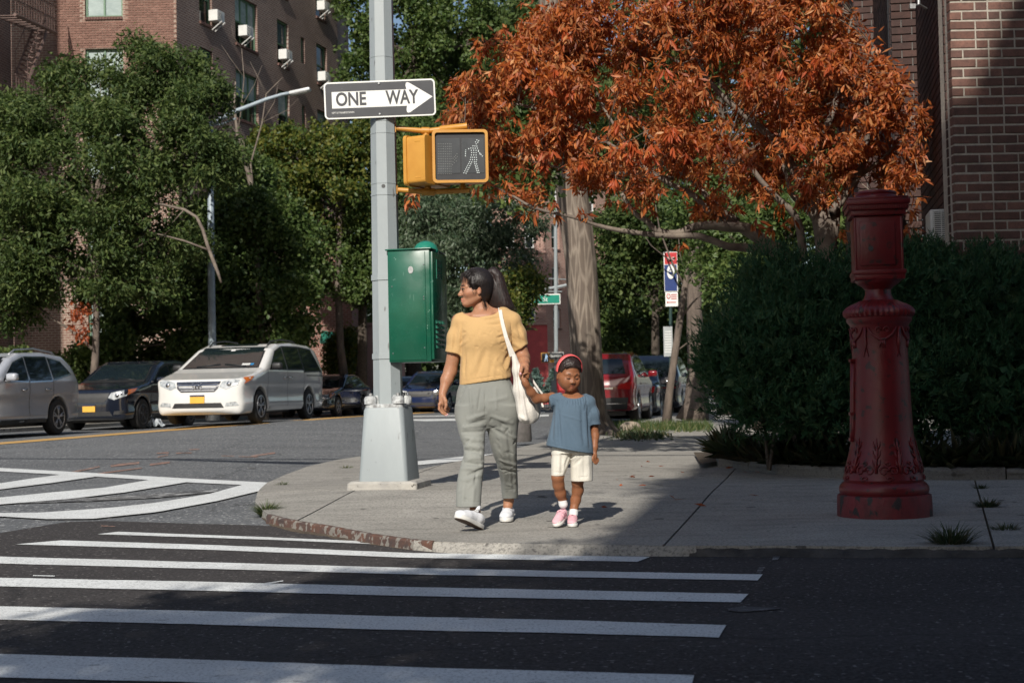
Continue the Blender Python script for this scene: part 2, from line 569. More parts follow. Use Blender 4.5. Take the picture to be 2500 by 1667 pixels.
def set_vcol(o, cols):
    me = o.data
    a = me.color_attributes.new('Col', 'FLOAT_COLOR', 'POINT')
    c = np.ones((len(me.vertices), 4), dtype=np.float32); c[:, :3] = cols
    a.data.foreach_set('color', c.ravel())

def verts_of(o):
    a = np.empty(len(o.data.vertices) * 3, dtype=np.float32); o.data.vertices.foreach_get('co', a)
    return a.reshape(-1, 3)
# ------------------------------------------------------------------ shared materials
def asphalt(name, c, c2, speck, sp_amt, sp_scale=160, patch=0.5):
    m, nt, b = new_mat(name)
    co = coords(nt, 'Object')
    big = noise(nt, co, 0.35, 5, 0.6)
    col = mixrgb(nt, ramp(nt, big, [(0.3, 0.0), (0.7, 1.0)]), c, c2)
    fine = noise(nt, co, sp_scale, 2, 0.6)
    col = mixrgb(nt, ramp(nt, fine, [(0.40, 0.0), (0.60, 1.0)]), mixrgb(nt, 0.6, col, (0, 0, 0)), col)
    sp = noise(nt, co, sp_scale * 0.6, 1, 0.4)
    col = mixrgb(nt, ramp(nt, sp, [(1 - sp_amt - .02, 0.0), (1 - sp_amt + .02, 1.0)]), col, speck)
    tr = noise(nt, coords(nt, 'Object', (0.25, 1.6, 1), (0, 0, 0.1)), 0.8, 5, 0.65)
    col = mixrgb(nt, ramp(nt, tr, [(0.35, 0.0), (0.8, patch)]), col, tuple(x * 1.35 for x in c))
    # hairline cracks
    vo = nt.nodes.new('ShaderNodeTexVoronoi'); vo.feature = 'DISTANCE_TO_EDGE'
    vo.inputs['Scale'].default_value = 0.45
    nt.links.new(mixrgb(nt, 0.28, co, noise(nt, co, 2.0, 4, 0.6, out=1)), vo.inputs['Vector'])
    col = mixrgb(nt, ramp(nt, vo.outputs[0], [(0.0, 0.55), (0.006, 0.0)]), col, (0.012, 0.012, 0.013))
    nt.links.new(col, b.inputs['Base Color'])
    b.inputs['Roughness'].default_value = 0.88
    b.inputs['Specular IOR Level'].default_value = 0.25
    bump(nt, b, noise(nt, co, sp_scale * 0.8, 3, 0.65), 0.55, 0.006)
    return m

M = {}
M['road_old'] = asphalt('asphalt_old', (0.165, 0.172, 0.178), (0.135, 0.14, 0.147), (0.46, 0.46, 0.45), 0.33, 48)
M['road_new'] = asphalt('asphalt_new', (0.066, 0.060, 0.058), (0.050, 0.046, 0.047), (0.20, 0.19, 0.18), 0.30, 66, 0.35)

def paintmat(name, c, wear, wscale=22):
    m, nt, b = new_mat(name)
    co = coords(nt, 'Object')
    n1 = noise(nt, co, 3, 5, 0.6)
    col = mixrgb(nt, ramp(nt, n1, [(0.3, 0.0), (0.7, 1.0)]), c, tuple(x * 0.86 for x in c))
    w = noise(nt, coords(nt, 'Object', (0.35, 1.4, 1)), wscale, 6, 0.72)
    col = mixrgb(nt, ramp(nt, w, [(1 - wear - .04, 0.0), (1 - wear + .03, 1.0)]), col, (0.06, 0.06, 0.062))
    f = noise(nt, co, 80, 3, 0.6)
    col = mixrgb(nt, ramp(nt, f, [(0.36, 0.5), (0.5, 0.0)]), col, (0.12, 0.12, 0.12))
    d = noise(nt, co, 1.1, 4, 0.6)
    col = mixrgb(nt, ramp(nt, d, [(0.45, 0.0), (0.8, 0.35)]), col, (0.33, 0.32, 0.30))
    nt.links.new(col, b.inputs['Base Color'])
    b.inputs['Roughness'].default_value = 0.75
    bump(nt, b, f, 0.4, 0.003)
    return m
M['paint'] = paintmat('road_paint_white', (0.77, 0.79, 0.78), 0.35)
M['paint_worn'] = paintmat('road_paint_scuffed', (0.66, 0.67, 0.66), 0.56, 14)
M['yellow'] = paintmat('road_paint_yellow', (0.62, 0.36, 0.10), 0.34)
M['orange_mark'] = paintmat('utility_paint_orange', (0.50, 0.26, 0.18), 0.50, 30)

def concrete(name, c, c2, dirt=(0.10, 0.095, 0.085)):
    m, nt, b = new_mat(name)
    co = coords(nt, 'Object')
    col = mixrgb(nt, ramp(nt, noise(nt, co, 0.8, 6, 0.65), [(0.3, 0.0), (0.7, 1.0)]), c, c2)
    col = mixrgb(nt, ramp(nt, noise(nt, coords(nt, 'Object', (0.7, 2.2, 1)), 2.2, 7, 0.7), [(0.48, 0.0), (0.75, 0.55)]), col, dirt)
    fine = noise(nt, co, 55, 4, 0.75)
    col = mixrgb(nt, ramp(nt, fine, [(0.36, 0.75), (0.52, 0.0)]), col, (0.09, 0.085, 0.08))
    gum = noise(nt, co, 7.0, 1, 0.3)
    col = mixrgb(nt, ramp(nt, gum, [(0.735, 0.0), (0.755, 0.75)]), col, (0.07, 0.065, 0.06))
    sp = noise(nt, coords(nt, 'Object', (1, 2.4, 1)), 34, 2, 0.5)
    col = mixrgb(nt, ramp(nt, sp, [(0.70, 0.0), (0.74, 0.6)]), col, (0.06, 0.055, 0.05))
    vo = nt.nodes.new('ShaderNodeTexVoronoi'); vo.feature = 'DISTANCE_TO_EDGE'
    vo.inputs['Scale'].default_value = 0.28
    nt.links.new(mixrgb(nt, 0.5, co, noise(nt, co, 3.0, 5, 0.6, out=1)), vo.inputs['Vector'])
    col = mixrgb(nt, ramp(nt, vo.outputs[0], [(0.0, 0.35), (0.003, 0.0)]), col, (0.08, 0.075, 0.07))
    nt.links.new(col, b.inputs['Base Color'])
    b.inputs['Roughness'].default_value = 0.9
    b.inputs['Specular IOR Level'].default_value = 0.25
    n = bump(nt, b, fine, 0.5, 0.004)
    bump(nt, b, noise(nt, coords(nt, 'Object', (1, 0.25, 1), (0, 0, 0.5)), 40, 3, 0.6), 0.25, 0.006, n)
    return m
M['concrete'] = concrete('pavement_concrete', (0.40, 0.38, 0.34), (0.30, 0.285, 0.255))
M['concrete_pale'] = concrete('pavement_concrete_pale', (0.46, 0.45, 0.42), (0.38, 0.37, 0.34))
M['soil'] = pm('bare_soil', (0.06, 0.045, 0.032), (0.10, 0.075, 0.05), 5, 0.95, bs=0.8, bd=0.02, bscale=30, speck=((0.16, 0.12, 0.08), .3, 40))

# ------------------------------------------------------------------ ground sheets that follow the lie of the land
def ground_poly(xy, dz, step=0.25, skirt=0.0, coarse=None):
    bm = bmesh.new()
    vs = [bm.verts.new((x, y, 0)) for x, y in xy]
    bm.faces.new(vs)
    xs = [p[0] for p in xy]; ys = [p[1] for p in xy]
    for ax, lo, hi in ((0, min(xs), max(xs)), (1, min(ys), max(ys))):
        k = math.floor(lo / step) * step
        while k < hi:
            nrm = (1, 0, 0) if ax == 0 else (0, 1, 0)
            co = (k, 0, 0) if ax == 0 else (0, k, 0)
            bmesh.ops.bisect_plane(bm, geom=bm.verts[:] + bm.edges[:] + bm.faces[:], plane_co=co, plane_no=nrm)
            k += step
    bmesh.ops.remove_doubles(bm, verts=bm.verts, dist=1e-4)
    co = np.array([v.co[:2] for v in bm.verts])
    z = base(co[:, 0], co[:, 1])
    for v, zz in zip(bm.verts, z): v.co.z = zz + dz
    if skirt > 0:
        be = [e for e in bm.edges if e.is_boundary]
        r = bmesh.ops.extrude_edge_only(bm, edges=be)
        for g in r['geom']:
            if isinstance(g, bmesh.types.BMVert): g.co.z -= skirt
    bmesh.ops.recalc_face_normals(bm, faces=bm.faces)
    up = sum(f.normal.z * f.calc_area() for f in bm.faces)
    if up < 0: bmesh.ops.reverse_faces(bm, faces=bm.faces)
    bm.verts.index_update()
    out = ([tuple(v.co) for v in bm.verts], [[v.index for v in f.verts] for f in bm.faces])
    bm.free()
    return out

def gxy(pts, dz=0.0):
    return [tuple(G(px, py, dz).xy) for px, py in pts]

def sheet(name, xy, dz, mat, parent=None, step=0.25, skirt=0.0, kind='structure', smooth=False):
    v, f = ground_poly(xy, dz, step, skirt)
    mb = MB(); mb.add(v, f)
    o = mb.build(name, mat, parent, smooth=False)
    if kind and parent is None: o['kind'] = kind
    return o

# the ground: one sheet to the horizon, fine near the camera
def axis(a, lo, hi, fine, big):
    v = [lo]
    x = a[0]; mid = list(np.arange(a[0], a[1] + 1e-6, fine))
    out = []
    s = fine * 1.5; x = a[0]
    left = []
    while x > lo: x -= s; s *= 1.35; left.append(x)
    out = left[::-1] + mid
    s = fine * 1.5; x = a[1]
    while x < hi: x += s; s *= 1.35; out.append(x)
    return np.array(out)
gx = axis((-14, 9), -400, 400, 0.25, 0); gy = axis((-6, 60), -120, 700, 0.25, 0)
GX, GY = np.meshgrid(gx, gy, indexing='ij')
GZ = base(GX, GY) - DROP
far = np.clip((np.hypot(GX, GY) - 80) / 40, 0, 1); GZ = GZ * (1 - far) - 0.06 * far
V = np.stack([GX, GY, GZ], -1).reshape(-1, 3)
nx, ny = len(gx), len(gy)
I = (np.arange(nx - 1)[:, None] * ny + np.arange(ny - 1)[None, :]).ravel()
T = np.stack([I, I + ny, I + ny + 1, I + 1], 1)
o = np_mesh('road', V, T, M['road_old'], smooth=True); tag(o, kind='structure')

newx = gxy([(-500, 1345), (0, 1302), (160, 1275), (255, 1272), (470, 1279), (600, 1282), (690, 1286), (850, 1304), (1000, 1326), (1200, 1333),
            (1640, 1336), (2200, 1338), (2900, 1340)], -DROP)
o = sheet('road_fresh_asphalt', newx + [(9, 5), (9, -6), (-9, -6), (-9, 5)], -DROP + 0.004, M['road_new'], step=0.25)

def bar(name, top, bot, mat=M['paint'], lift=0.008):
    """painted strip between an upper and a lower edge given in photograph pixels"""
    n = 40
    def samp(poly, t):
        L = [0]
        for i in range(1, len(poly)): L.append(L[-1] + math.dist(poly[i], poly[i - 1]))
        d = t * L[-1]
        for i in range(1, len(poly)):
            if d <= L[i] + 1e-9:
                k = (d - L[i - 1]) / max(1e-9, L[i] - L[i - 1]); break
        a, b = poly[i - 1], poly[i]
        return (a[0] + (b[0] - a[0]) * k, a[1] + (b[1] - a[1]) * k)
    vs = []; fs = []
    for i in range(n + 1):
        a = samp(top, i / n); b = samp(bot, i / n)
        A = G(a[0], a[1], -DROP); B = G(b[0], b[1], -DROP)
        for j in range(4):
            p = A.lerp(B, j / 3)
            jit = random.uniform(-.004, .004) if j in (0, 3) else 0
            y = p.y + jit
            vs.append((p.x, y, RD(p.x, y) + lift))
    for i in range(n):
        for j in range(3):
            a = i * 4 + j
            fs.append((a, a + 1, a + 5, a + 4))
    mb = MB(); mb.add(vs, [tuple(f) for f in fs])
    o = mb.build(name, mat); o['kind'] = 'structure'
    return o

bars = [
    ([(289, 1300), (640, 1313), (1000, 1328), (1104, 1330), (1400, 1337), (1616, 1340)], [(238, 1306), (640, 1319), (1000, 1334), (1104, 1338), (1400, 1344), (1592, 1347)]),
    ([(150, 1321), (500, 1332), (1000, 1352), (1400, 1359), (1587, 1362)], [(38, 1331), (500, 1344), (1000, 1364), (1400, 1371), (1556, 1374)]),
    ([(-300, 1353), (0, 1361), (500, 1375), (1000, 1389), (1400, 1397), (1862, 1405)], [(-300, 1370), (0, 1378), (500, 1391), (1000, 1405), (1400, 1412), (1850, 1420)]),
    ([(-300, 1406), (0, 1413), (500, 1423), (1000, 1436), (1400, 1444), (1827, 1453)], [(-300, 1427), (0, 1434), (500, 1445), (1000, 1458), (1400, 1466), (1808, 1474)]),
    ([(-300, 1475), (0, 1483), (500, 1495), (1000, 1509), (1400, 1518), (1773, 1530)], [(-300, 1508), (0, 1516), (500, 1528), (1000, 1542), (1400, 1550), (1755, 1560)]),
    ([(-300, 1590), (0, 1600), (500, 1615), (1000, 1633), (1400, 1644), (1695, 1653)], [(-300, 1648), (0, 1658), (500, 1671), (1000, 1690), (1400, 1701), (1680, 1710)]),
]
for t, b_ in bars: bar('crosswalk_stripe', t, b_)

def c5(pts): return [(x / 2.352, 1080 + y / 2.352) for x, y in pts]
bar('road_marking_border', c5([(-500, 122), (0, 148), (520, 177), (1100, 211), (1540, 233), (1672, 240)]), c5([(-500, 146), (0, 168), (520, 197), (1100, 233), (1500, 252), (1640, 247)]), lift=0.008)
bar('road_marking_chevron', c5([(-400, 272), (0, 240), (180, 212), (345, 190)]), c5([(-400, 315), (0, 275), (300, 237), (555, 200)]), lift=0.012)
bar('road_marking_chevron', c5([(-400, 350), (0, 322), (300, 292), (600, 265), (860, 219)]), c5([(-400, 396), (0, 362), (400, 330), (720, 292), (1080, 232)]), lift=0.012)
bar('road_marking_chevron', c5([(-500, 380), (0, 412), (250, 409), (650, 380), (900, 352), (1200, 302), (1390, 249)]), c5([(-500, 405), (0, 432), (270, 447), (530, 446), (900, 407), (1250, 342), (1672, 241)]), lift=0.012)
bar('road_marking_smear', c5([(120, 342), (500, 322), (900, 300), (1250, 272)]), c5([(120, 354), (500, 342), (900, 322), (1250, 288)]), M['paint_worn'], lift=0.009)
bar('road_center_line', [(-400, 1120), (0, 1080.5), (400, 1049), (700, 1027.5), (880, 1014), (1060, 1005.5)], [(-400, 1126), (0, 1085.5), (400, 1053), (700, 1030.5), (880, 1017), (1060, 1007.5)], M['yellow'])
for t, b_ in (([(590, 0)], 0),): pass
for a, b_ in (([(400, 172), (572, 136)], 8), ([(635, 130), (800, 112)], 12), ([(560, 178), (815, 144)], 7), ([(860, 124), (975, 110)], 10), ([(900, 60), (970, 57)], 6),
             ([(1010, 60), (1100, 58)], 5), ([(1085, 40), (1145, 37)], 5), ([(905, 82), (965, 70)], 6), ([(1270, 76), (1345, 78)], 4), ([(1440, 76), (1580, 56)], 9), ([(1370, 80), (1480, 82)], 4)):
    bar('utility_mark', c5(a), c5([(x, y + b_) for x, y in a]), M['orange_mark'], 0.006)
bar('road_marking_scrape', [(1420, 0)] and c5([(1420, 143), (1468, 145)]), c5([(1420, 150), (1468, 151)]), M['paint_worn'], 0.006)
bar('paint_scrap', [(1778, 1489), (1810, 1484), (1860, 1486), (1904, 1488)], [(1778, 1494), (1810, 1498), (1860, 1494), (1904, 1490)], M['paint_worn'])
bar('paint_scrap', [(1893, 1338), (1920, 1338)], [(1885, 1370), (1899, 1370)], M['paint_worn'])
bar('paint_scrap', [(1853, 1388), (1868, 1388)], [(1846, 1402), (1858, 1402)], M['paint_worn'])
bar('paint_scrap', c5([(1500, 818), (1625, 799)]), c5([(1503, 824), (1628, 804)]), M['paint'])
bar('paint_scrap', c5([(190, 768), (315, 771)]), c5([(190, 773), (315, 776)]), M['paint'])
bar('paint_scrap', c5([(580, 481), (662, 485)]), c5([(580, 485), (662, 489)]), M['orange_mark'])
bar('road_marking_far_stripe', [(1000, 1024), (1130, 1022), (1340, 1012)], [(1000, 1029), (1130, 1027), (1340, 1016)])
bar('road_marking_far_stripe', [(1000, 1016), (1110, 1014), (1330, 1005)], [(1000, 1018), (1110, 1016), (1330, 1007)])
bar('road_marking_far_stripe', [(1010, 1128), (1140, 1114), (1300, 1100), (1350, 1096)], [(1010, 1137), (1140, 1125), (1300, 1112), (1350, 1108)])

# ------------------------------------------------------------------ corner pavement: slabs between open joints
curb_px = [(2900, 1337), (2500, 1333), (2200, 1334), (1900, 1332), (1640, 1332), (1400, 1329), (1200, 1326), (1060, 1322), (1000, 1317), (900, 1303), (800, 1284), (700, 1268),
           (655, 1256), (632, 1240), (621, 1222), (627, 1200), (650, 1178), (690, 1160), (750, 1138), (820, 1122), (880, 1113)]
curb_xy = gxy(curb_px)
NH = Vector((0.195, 0.981)).normalized()
p0 = Vector((-1.28, 14.0))
side = [tuple(p0 + NH * t) for t in (0.0, 4, 8, 12, 20, 30, 45)]
pave_xy = curb_xy + side + [(26, 58), (26, 8.2)]
slab_joints = [((620, 1206), (2600, 1230)), ((780, 1290), (1500, 1330)), ((1000, 1165), (1140, 1112)), ((1620, 1328), (1790, 1152)), ((2440, 1330), (2380, 1150)), ((1280, 1066), (1900, 1092)),
               ((2000, 1330), (2030, 1330))]
def split_poly(xy, joints):
    bm = bmesh.new(); bm.faces.new([bm.verts.new((x, y, 0)) for x, y in xy])
    for a, b_ in joints:
        A = Vector((*a, 0)); B = Vector((*b_, 0)); d = (B - A).normalized()
        bmesh.ops.bisect_plane(bm, geom=bm.verts[:] + bm.edges[:] + bm.faces[:], plane_co=A, plane_no=Vector((-d.y, d.x, 0)))
    out = []
    for f in bm.faces:
        if f.calc_area() < 0.02: continue
        out.append([tuple(v.co.xy) for v in f.verts])
    bm.free(); return out
def shrink(xy, d):
    bm = bmesh.new(); f = bm.faces.new([bm.verts.new((x, y, 0)) for x, y in xy])
    bmesh.ops.remove_doubles(bm, verts=bm.verts, dist=0.004)
    fs = [q for q in bm.faces]
    if not fs: bm.free(); return xy
    bmesh.ops.inset_individual(bm, faces=fs, thickness=d, use_even_offset=True)
    out = [tuple(v.co.xy) for v in fs[0].verts]; bm.free(); return out

pave = empty('pavement', (0, 12, 0)); pave['kind'] = 'structure'
jl = []
def jw(a, b_): jl.append((tuple(G(*a).xy), tuple(G(*b_).xy)))
jw((620, 1203), (2600, 1225)); jw((1625, 1326), (1785, 1155)); jw((985, 1168), (1130, 1116)); jw((2425, 1330), (2375, 1155))
jl += [((-3, 16.9), (9, 15.6)), ((-3, 20.1), (9, 18.8)), ((-3, 23.3), (9, 22)), ((-3, 26.5), (9, 25.2)), ((-3, 30), (9, 28.7)), ((-3, 34), (9, 33))]
k_ = 0
for poly in split_poly(pave_xy, jl):
    q = shrink(poly, 0.007)
    cx_ = sum(p[0] for p in q) / len(q); cy_ = sum(p[1] for p in q) / len(q)
    v, f = ground_poly(q, 0.0, 0.25 if cy_ < 22 else 1.0, 0.14)
    mb = MB(); mb.add(v, f)
    mb.build('paving_slab', M['concrete'], pave)
v, f = ground_poly(shrink(pave_xy, 0.03), -0.03, 0.5, 0.1)
mb = MB(); mb.add(v, f); mb.build('joint_fill', M['soil'], pave)

M['rust'] = pm('rusted_curb_steel', (0.12, 0.055, 0.035), (0.06, 0.042, 0.038), 9, 0.85, bs=0.6, speck=((0.19, 0.175, 0.155), .46, 22))
mb = MB()
pp = [Vector(p) for p in gxy([(655, 1256), (700, 1268), (800, 1284), (900, 1303), (1000, 1317), (1060, 1322)])]
vs = []; fs = []
for i, p in enumerate(pp):
    t = (pp[min(i + 1, len(pp) - 1)] - pp[max(i - 1, 0)]).normalized(); n = Vector((t.y, -t.x))
    if n.y > 0: n = -n
    z = H(p.x, p.y)
    for dx, dzz in ((-0.022, 0.004), (0.006, 0.004), (0.014, -0.008), (0.02, -0.075)):
        q = p + n * dx; vs.append((q.x, q.y, z + dzz))
for i in range(len(pp) - 1):
    for j in range(3): a = i * 4 + j; fs.append((a, a + 4, a + 5, a + 1))
mb.add(vs, fs); mb.build('curb_nosing', M['rust'], pave, smooth=False)

# worn lip and silt where the ramp meets the road
def lip(name, pts, w, top, mat, seed):
    r = random.Random(seed); P_ = [Vector(p) for p in gxy(pts)]; Q_ = []
    for a, b_ in zip(P_[:-1], P_[1:]):
        n = max(2, int((b_ - a).length / .04))
        for i in range(n): Q_.append(a.lerp(b_, i / n))
    Q_.append(P_[-1]); vs = []; fs = []
    for i, p in enumerate(Q_):
        t = (Q_[min(i + 1, len(Q_) - 1)] - Q_[max(i - 1, 0)]).normalized(); n = Vector((t.y, -t.x)); n = -n if n.y > 0 else n
        k = w * (.6 + .5 * math.sin(i * .21) ** 2 + .4 * r.random()) * min(1, .1 + i / 14, .1 + (len(Q_) - 1 - i) / 30)
        for dx, dz in ((-.004, top + r.uniform(-.006, .004)), (k * .45, top * .45 - DROP * .45 + r.uniform(-.004, .004)), (k, -DROP + .005)):
            q = p + n * dx; vs.append((q.x, q.y, H(q.x, q.y) + dz))
    for i in range(len(Q_) - 1):
        for j in range(2): a = i * 3 + j; fs.append((a, a + 3, a + 4, a + 1))
    MB().add(vs, fs).build(name, mat, pave)
lip('ramp_lip', [(1010, 1319), (1060, 1322), (1200, 1326), (1400, 1329), (1640, 1332), (1700, 1332)], .085, .0, M['concrete'], 1)
lip('gutter_silt', [(1640, 1332), (1900, 1332), (2200, 1334), (2500, 1333), (2700, 1334)], .05, -.014, pm('kerb_grime', (.035, .033, .032), (.075, .07, .065), 9, .95, bs=.8, bd=.01, bscale=30), 2)
lip('gutter_silt', [(640, 1246), (700, 1268), (800, 1284), (900, 1303), (1000, 1317), (1060, 1322)], .06, -.05, M['soil'], 3)
# far pavement on the other side of the avenue
def lane(lat0, lat1, y0, y1):
    """strip between two lateral offsets of the avenue's direction"""
    n = Vector((0.981, -0.195))
    out = []
    for lat, ys in ((lat0, np.linspace(y0, y1, 12)), (lat1, np.linspace(y1, y0, 12))):
        for y in ys:
            x = (lat + 0.195 * y) / 0.981
            out.append((x, y))
    return out
o = sheet('far_pavement', lane(-17.6, -24, 12, 75), 0.03, M['concrete'], step=1.0, skirt=0.2)
o = sheet('verge', lane(-18.2, -20.2, 14, 74), 0.05, M['soil'], step=1.0, skirt=0.1)
# ------------------------------------------------------------------ signal pole at the corner
YP = 11.65
PS = F / YP
def P(px, py, dy=0.0): return At(px, py, YP + dy)
M['pole'] = pm('pole_grey_paint', (0.30, 0.335, 0.345), (0.26, 0.29, 0.30), 3, 0.45, bs=0.25, bd=0.003, bscale=40, speck=((0.15, 0.155, 0.155), .29, 20), stretch=(1, 1, 0.35))
M['pole_bare'] = pm('bare_cast_iron', (0.55, 0.57, 0.57), (0.20, 0.20, 0.20), 28, 0.6, bs=0.6, bd=0.006, bscale=60)
M['foot'] = pm('cracked_footing', (0.42, 0.40, 0.36), (0.30, 0.29, 0.27), 6, 0.95, bs=0.8, bd=0.015, bscale=22, speck=((0.10, 0.09, 0.08), .35, 18))
M['dark_metal'] = pm('dark_metal', (0.03, 0.033, 0.035), (0.05, 0.05, 0.05), 12, 0.5)
M['zinc'] = pm('zinc_bolt', (0.45, 0.46, 0.46), (0.3, 0.3, 0.3), 40, 0.4, metal=0.8)

pb = P(951, 1155); zb = H(pb.x, pb.y)
pole = empty('signal_pole', (pb.x, pb.y, zb))
tag(pole, 'pale grey octagonal traffic signal pole on a square tapered base at the corner', 'signal pole')
A0 = R_(-11)
mb = MB(); rings = [(0.325, 0), (0.315, 0.05), (0.30, 0.075)]
mb2 = []
def sqring(hw, hd, z, r, n=6):
    out = []
    for cx_, cyy, a in ((hw - r, hd - r, 0), (-hw + r, hd - r, 90), (-hw + r, -hd + r, 180), (hw - r, -hd + r, 270)):
        for i in range(n + 1):
            t = R_(a + 90 * i / n); out.append(Vector((cx_ + r * math.cos(t), cyy + r * math.sin(t), z)))
    return out
def loftrings(rs, c, rot):
    n = len(rs[0]); vs = []; fs = []
    for r in rs: vs += [tuple(rot @ p + Vector(c)) for p in r]
    for i in range(len(rs) - 1):
        for j in range(n): k = (j + 1) % n; fs.append((i * n + j, i * n + k, (i + 1) * n + k, (i + 1) * n + j))
    fs.append(tuple(reversed(range(n)))); fs.append(tuple(range((len(rs) - 1) * n, len(rs) * n)))
    return vs, fs
RO = rotz(A0)
c = (pb.x, pb.y, zb)
vs, fs = loftrings([sqring(.295, .25, -.05, .02), sqring(.29, .25, .045, .03), sqring(.27, .23, .062, .04)], c, RO)
mb = MB().add(vs, fs); mb.build('concrete_foot', M['foot'], pole)
z1 = 0.07; zt = P(951, 994).z - zb
vs, fs = loftrings([sqring(.205, .205, z1 - .012, .035), sqring(.203, .203, z1 + .02, .035), sqring(.168, .168, zt - .02, .045), sqring(.160, .160, zt, .045)], c, RO)
mb = MB().add(vs, fs); mb.build('transformer_base', M['pole'], pole, angle=30)
# cast collar with bolt bosses
mb = MB()
vs, fs = loftrings([sqring(.158, .158, zt + .001, .05), sqring(.158, .158, zt + .022, .05), sqring(.150, .150, zt + .03, .05)], c, RO); mb.add(vs, fs)
vs, fs = loftrings([sqring(.105, .105, zt + .03, .06), sqring(.10, .10, zt + .10, .06)], c, RO); mb.add(vs, fs)
mb.build('base_collar', M['pole_bare'], pole, angle=35)
for sx in (-1, 1):
    for sy in (-1, 1):
        q = RO @ Vector((sx * .115, sy * .115, 0)) + Vector((pb.x, pb.y, zb + zt + .03))
        m_ = MB(); m_.lathe([(0.052, 0), (0.052, .045), (0.044, .06), (0.02, .066)], q, 14)
        bo = m_.build('bolt_boss', M['pole_bare'], pole, angle=40)
        MB().lathe([(0.016, 0), (0.016, .018), (0.012, .022)], q + Vector((0, 0, .066)), 6).build('bolt', M['zinc'], bo)
# octagonal shaft
def shaft_r(z): return (0.225 + (0.185 - 0.225) * (z - 0.7) / 3.3) / 2 / math.cos(math.pi / 8)
a0 = R_(-96 + 22.5)
zs0 = zt + .03
mb = MB(); mb.lathe([(shaft_r(z), z) for z in (zs0, 1.5, 2.5, 3.5, 5.0, 7.5, 9.5)], (pb.x, pb.y, zb), 8, a0=a0)
mb.build('shaft', M['pole'], pole)
for yy, hh, ex in ((143, .008, .0025), (328, .010, .003), (450, .010, .003), (478, .012, .004), (679, .045, .008), (870, .045, .008), (299, .010, .004)):
    z = P(940, yy).z - zb
    MB().lathe([(shaft_r(z) + ex, z - hh / 2), (shaft_r(z) + ex, z + hh / 2)], (pb.x, pb.y, zb), 8, a0=a0).build('band', M['pole'], pole)
q = P(939.5, 459); rr = shaft_r(q.z - zb) * math.cos(math.pi / 8)
nrm = Vector((math.cos(R_(-96)), math.sin(R_(-96)), 0))
cc = Vector((pb.x, pb.y, q.z)) + nrm * (rr + .001) + Vector((.012, 0, 0))
MB().prism([(0.016 * math.cos(t), 0.016 * math.sin(t)) for t in [i * math.pi / 8 for i in range(16)]], 0.002, frame(cc, (1, 0, 0), nrm)).build('hand_hole', M['dark_metal'], pole)
# conduit channel behind the right facets
q0 = P(972, 958, .08); q1 = P(966, 880, .08)
MB().box((q0 + q1) / 2 + Vector((.0, 0, 0.0)), (.045, .05, .30)).build('conduit', M['dark_metal'], pole)

# ------------------------------------------------------------------ text helper
def text(s, size, mat, mtx, parent, name='lettering', sx=1.0, align='CENTER', spacing=1.0, off=0.0):
    cu = bpy.data.curves.new(name, 'FONT'); cu.body = s; cu.size = size; cu.align_x = align; cu.align_y = 'CENTER'
    cu.extrude = 0.0008; cu.space_character = spacing; cu.offset = off
    cu.resolution_u = 4
    cu.materials.append(mat)
    o = bpy.data.objects.new(name, cu); COL.objects.link(o)
    m = mtx @ Matrix.Diagonal((sx, 1, 1, 1))
    o.parent = parent
    o.matrix_parent_inverse = rootmat(parent).inverted()
    o.matrix_basis = m
    bpy.context.view_layer.update()
    dg = bpy.context.evaluated_depsgraph_get()
    me = bpy.data.meshes.new_from_object(o.evaluated_get(dg))
    o2 = bpy.data.objects.new(name, me); COL.objects.link(o2); o2.parent = parent
    o2.matrix_parent_inverse = o.matrix_parent_inverse.copy(); o2.matrix_basis = m
    bpy.data.objects.remove(o)
    return o2

# ------------------------------------------------------------------ ONE WAY sign
M['sign_black'] = pm('sign_black', (0.022, 0.024, 0.03), (0.03, 0.032, 0.038), 8, 0.45, speck=((.2, .2, .2), .235, 60))
M['sign_white'] = pm('sign_white', (0.74, 0.74, 0.71), (0.68, 0.68, 0.65), 5, 0.5)
M['sign_edge'] = pm('sign_aluminium', (0.5, 0.5, 0.5), None, 5, 0.45, metal=0.6)
sc_ = P(760 + 525 / 3.136, 760 / 3.136, -.125)
th = math.atan(40 / 850.0)
sign = empty('one_way_sign', sc_)
tag(sign, 'black and white ONE WAY arrow sign pointing right, bolted high on the grey pole', 'traffic sign')
tilt = th - ROLL
SM = Matrix.Translation(sc_) @ Matrix.Rotation(R_(2), 4, 'Z') @ Matrix.Rotation(-tilt, 4, 'Y') @ Matrix.Rotation(math.pi / 2, 4, 'X')
def sg(x, y):
    k = (YP - .125) / F / 3.136
    dx, dy = (x - 525) * k, -(y - 760) * k
    return (dx * math.cos(-th) - dy * math.sin(-th), dx * math.sin(-th) + dy * math.cos(-th))
def rrect(w, h, r, n=5):
    out = []
    for cx_, cyy, a in ((w / 2 - r, h / 2 - r, 0), (-w / 2 + r, h / 2 - r, 90), (-w / 2 + r, -h / 2 + r, 180), (w / 2 - r, -h / 2 + r, 270)):
        for i in range(n + 1):
            t = R_(a + 90 * i / n); out.append((cx_ + r * math.cos(t), cyy + r * math.sin(t)))
    return out
def lift(z): return SM @ Matrix.Translation((0, 0, z))
MB().prism(rrect(.905, .303, .034), .003, lift(-.003)).build('plate', M['sign_edge'], sign)
MB().prism(rrect(.903, .301, .033), .0008, lift(.0002)).build('white_border', M['sign_white'], sign)
MB().prism(rrect(.880, .278, .024), .0008, lift(.0014)).build('black_field', M['sign_black'], sign)
arrow = [sg(*p) for p in [(157, 838), (157, 712), (724, 686)]] + [sg(716, 650), sg(722, 634), sg(738, 630), sg(755, 634), sg(930, 740), sg(758, 860), sg(742, 868), sg(726, 862), sg(722, 845), sg(733, 812)]
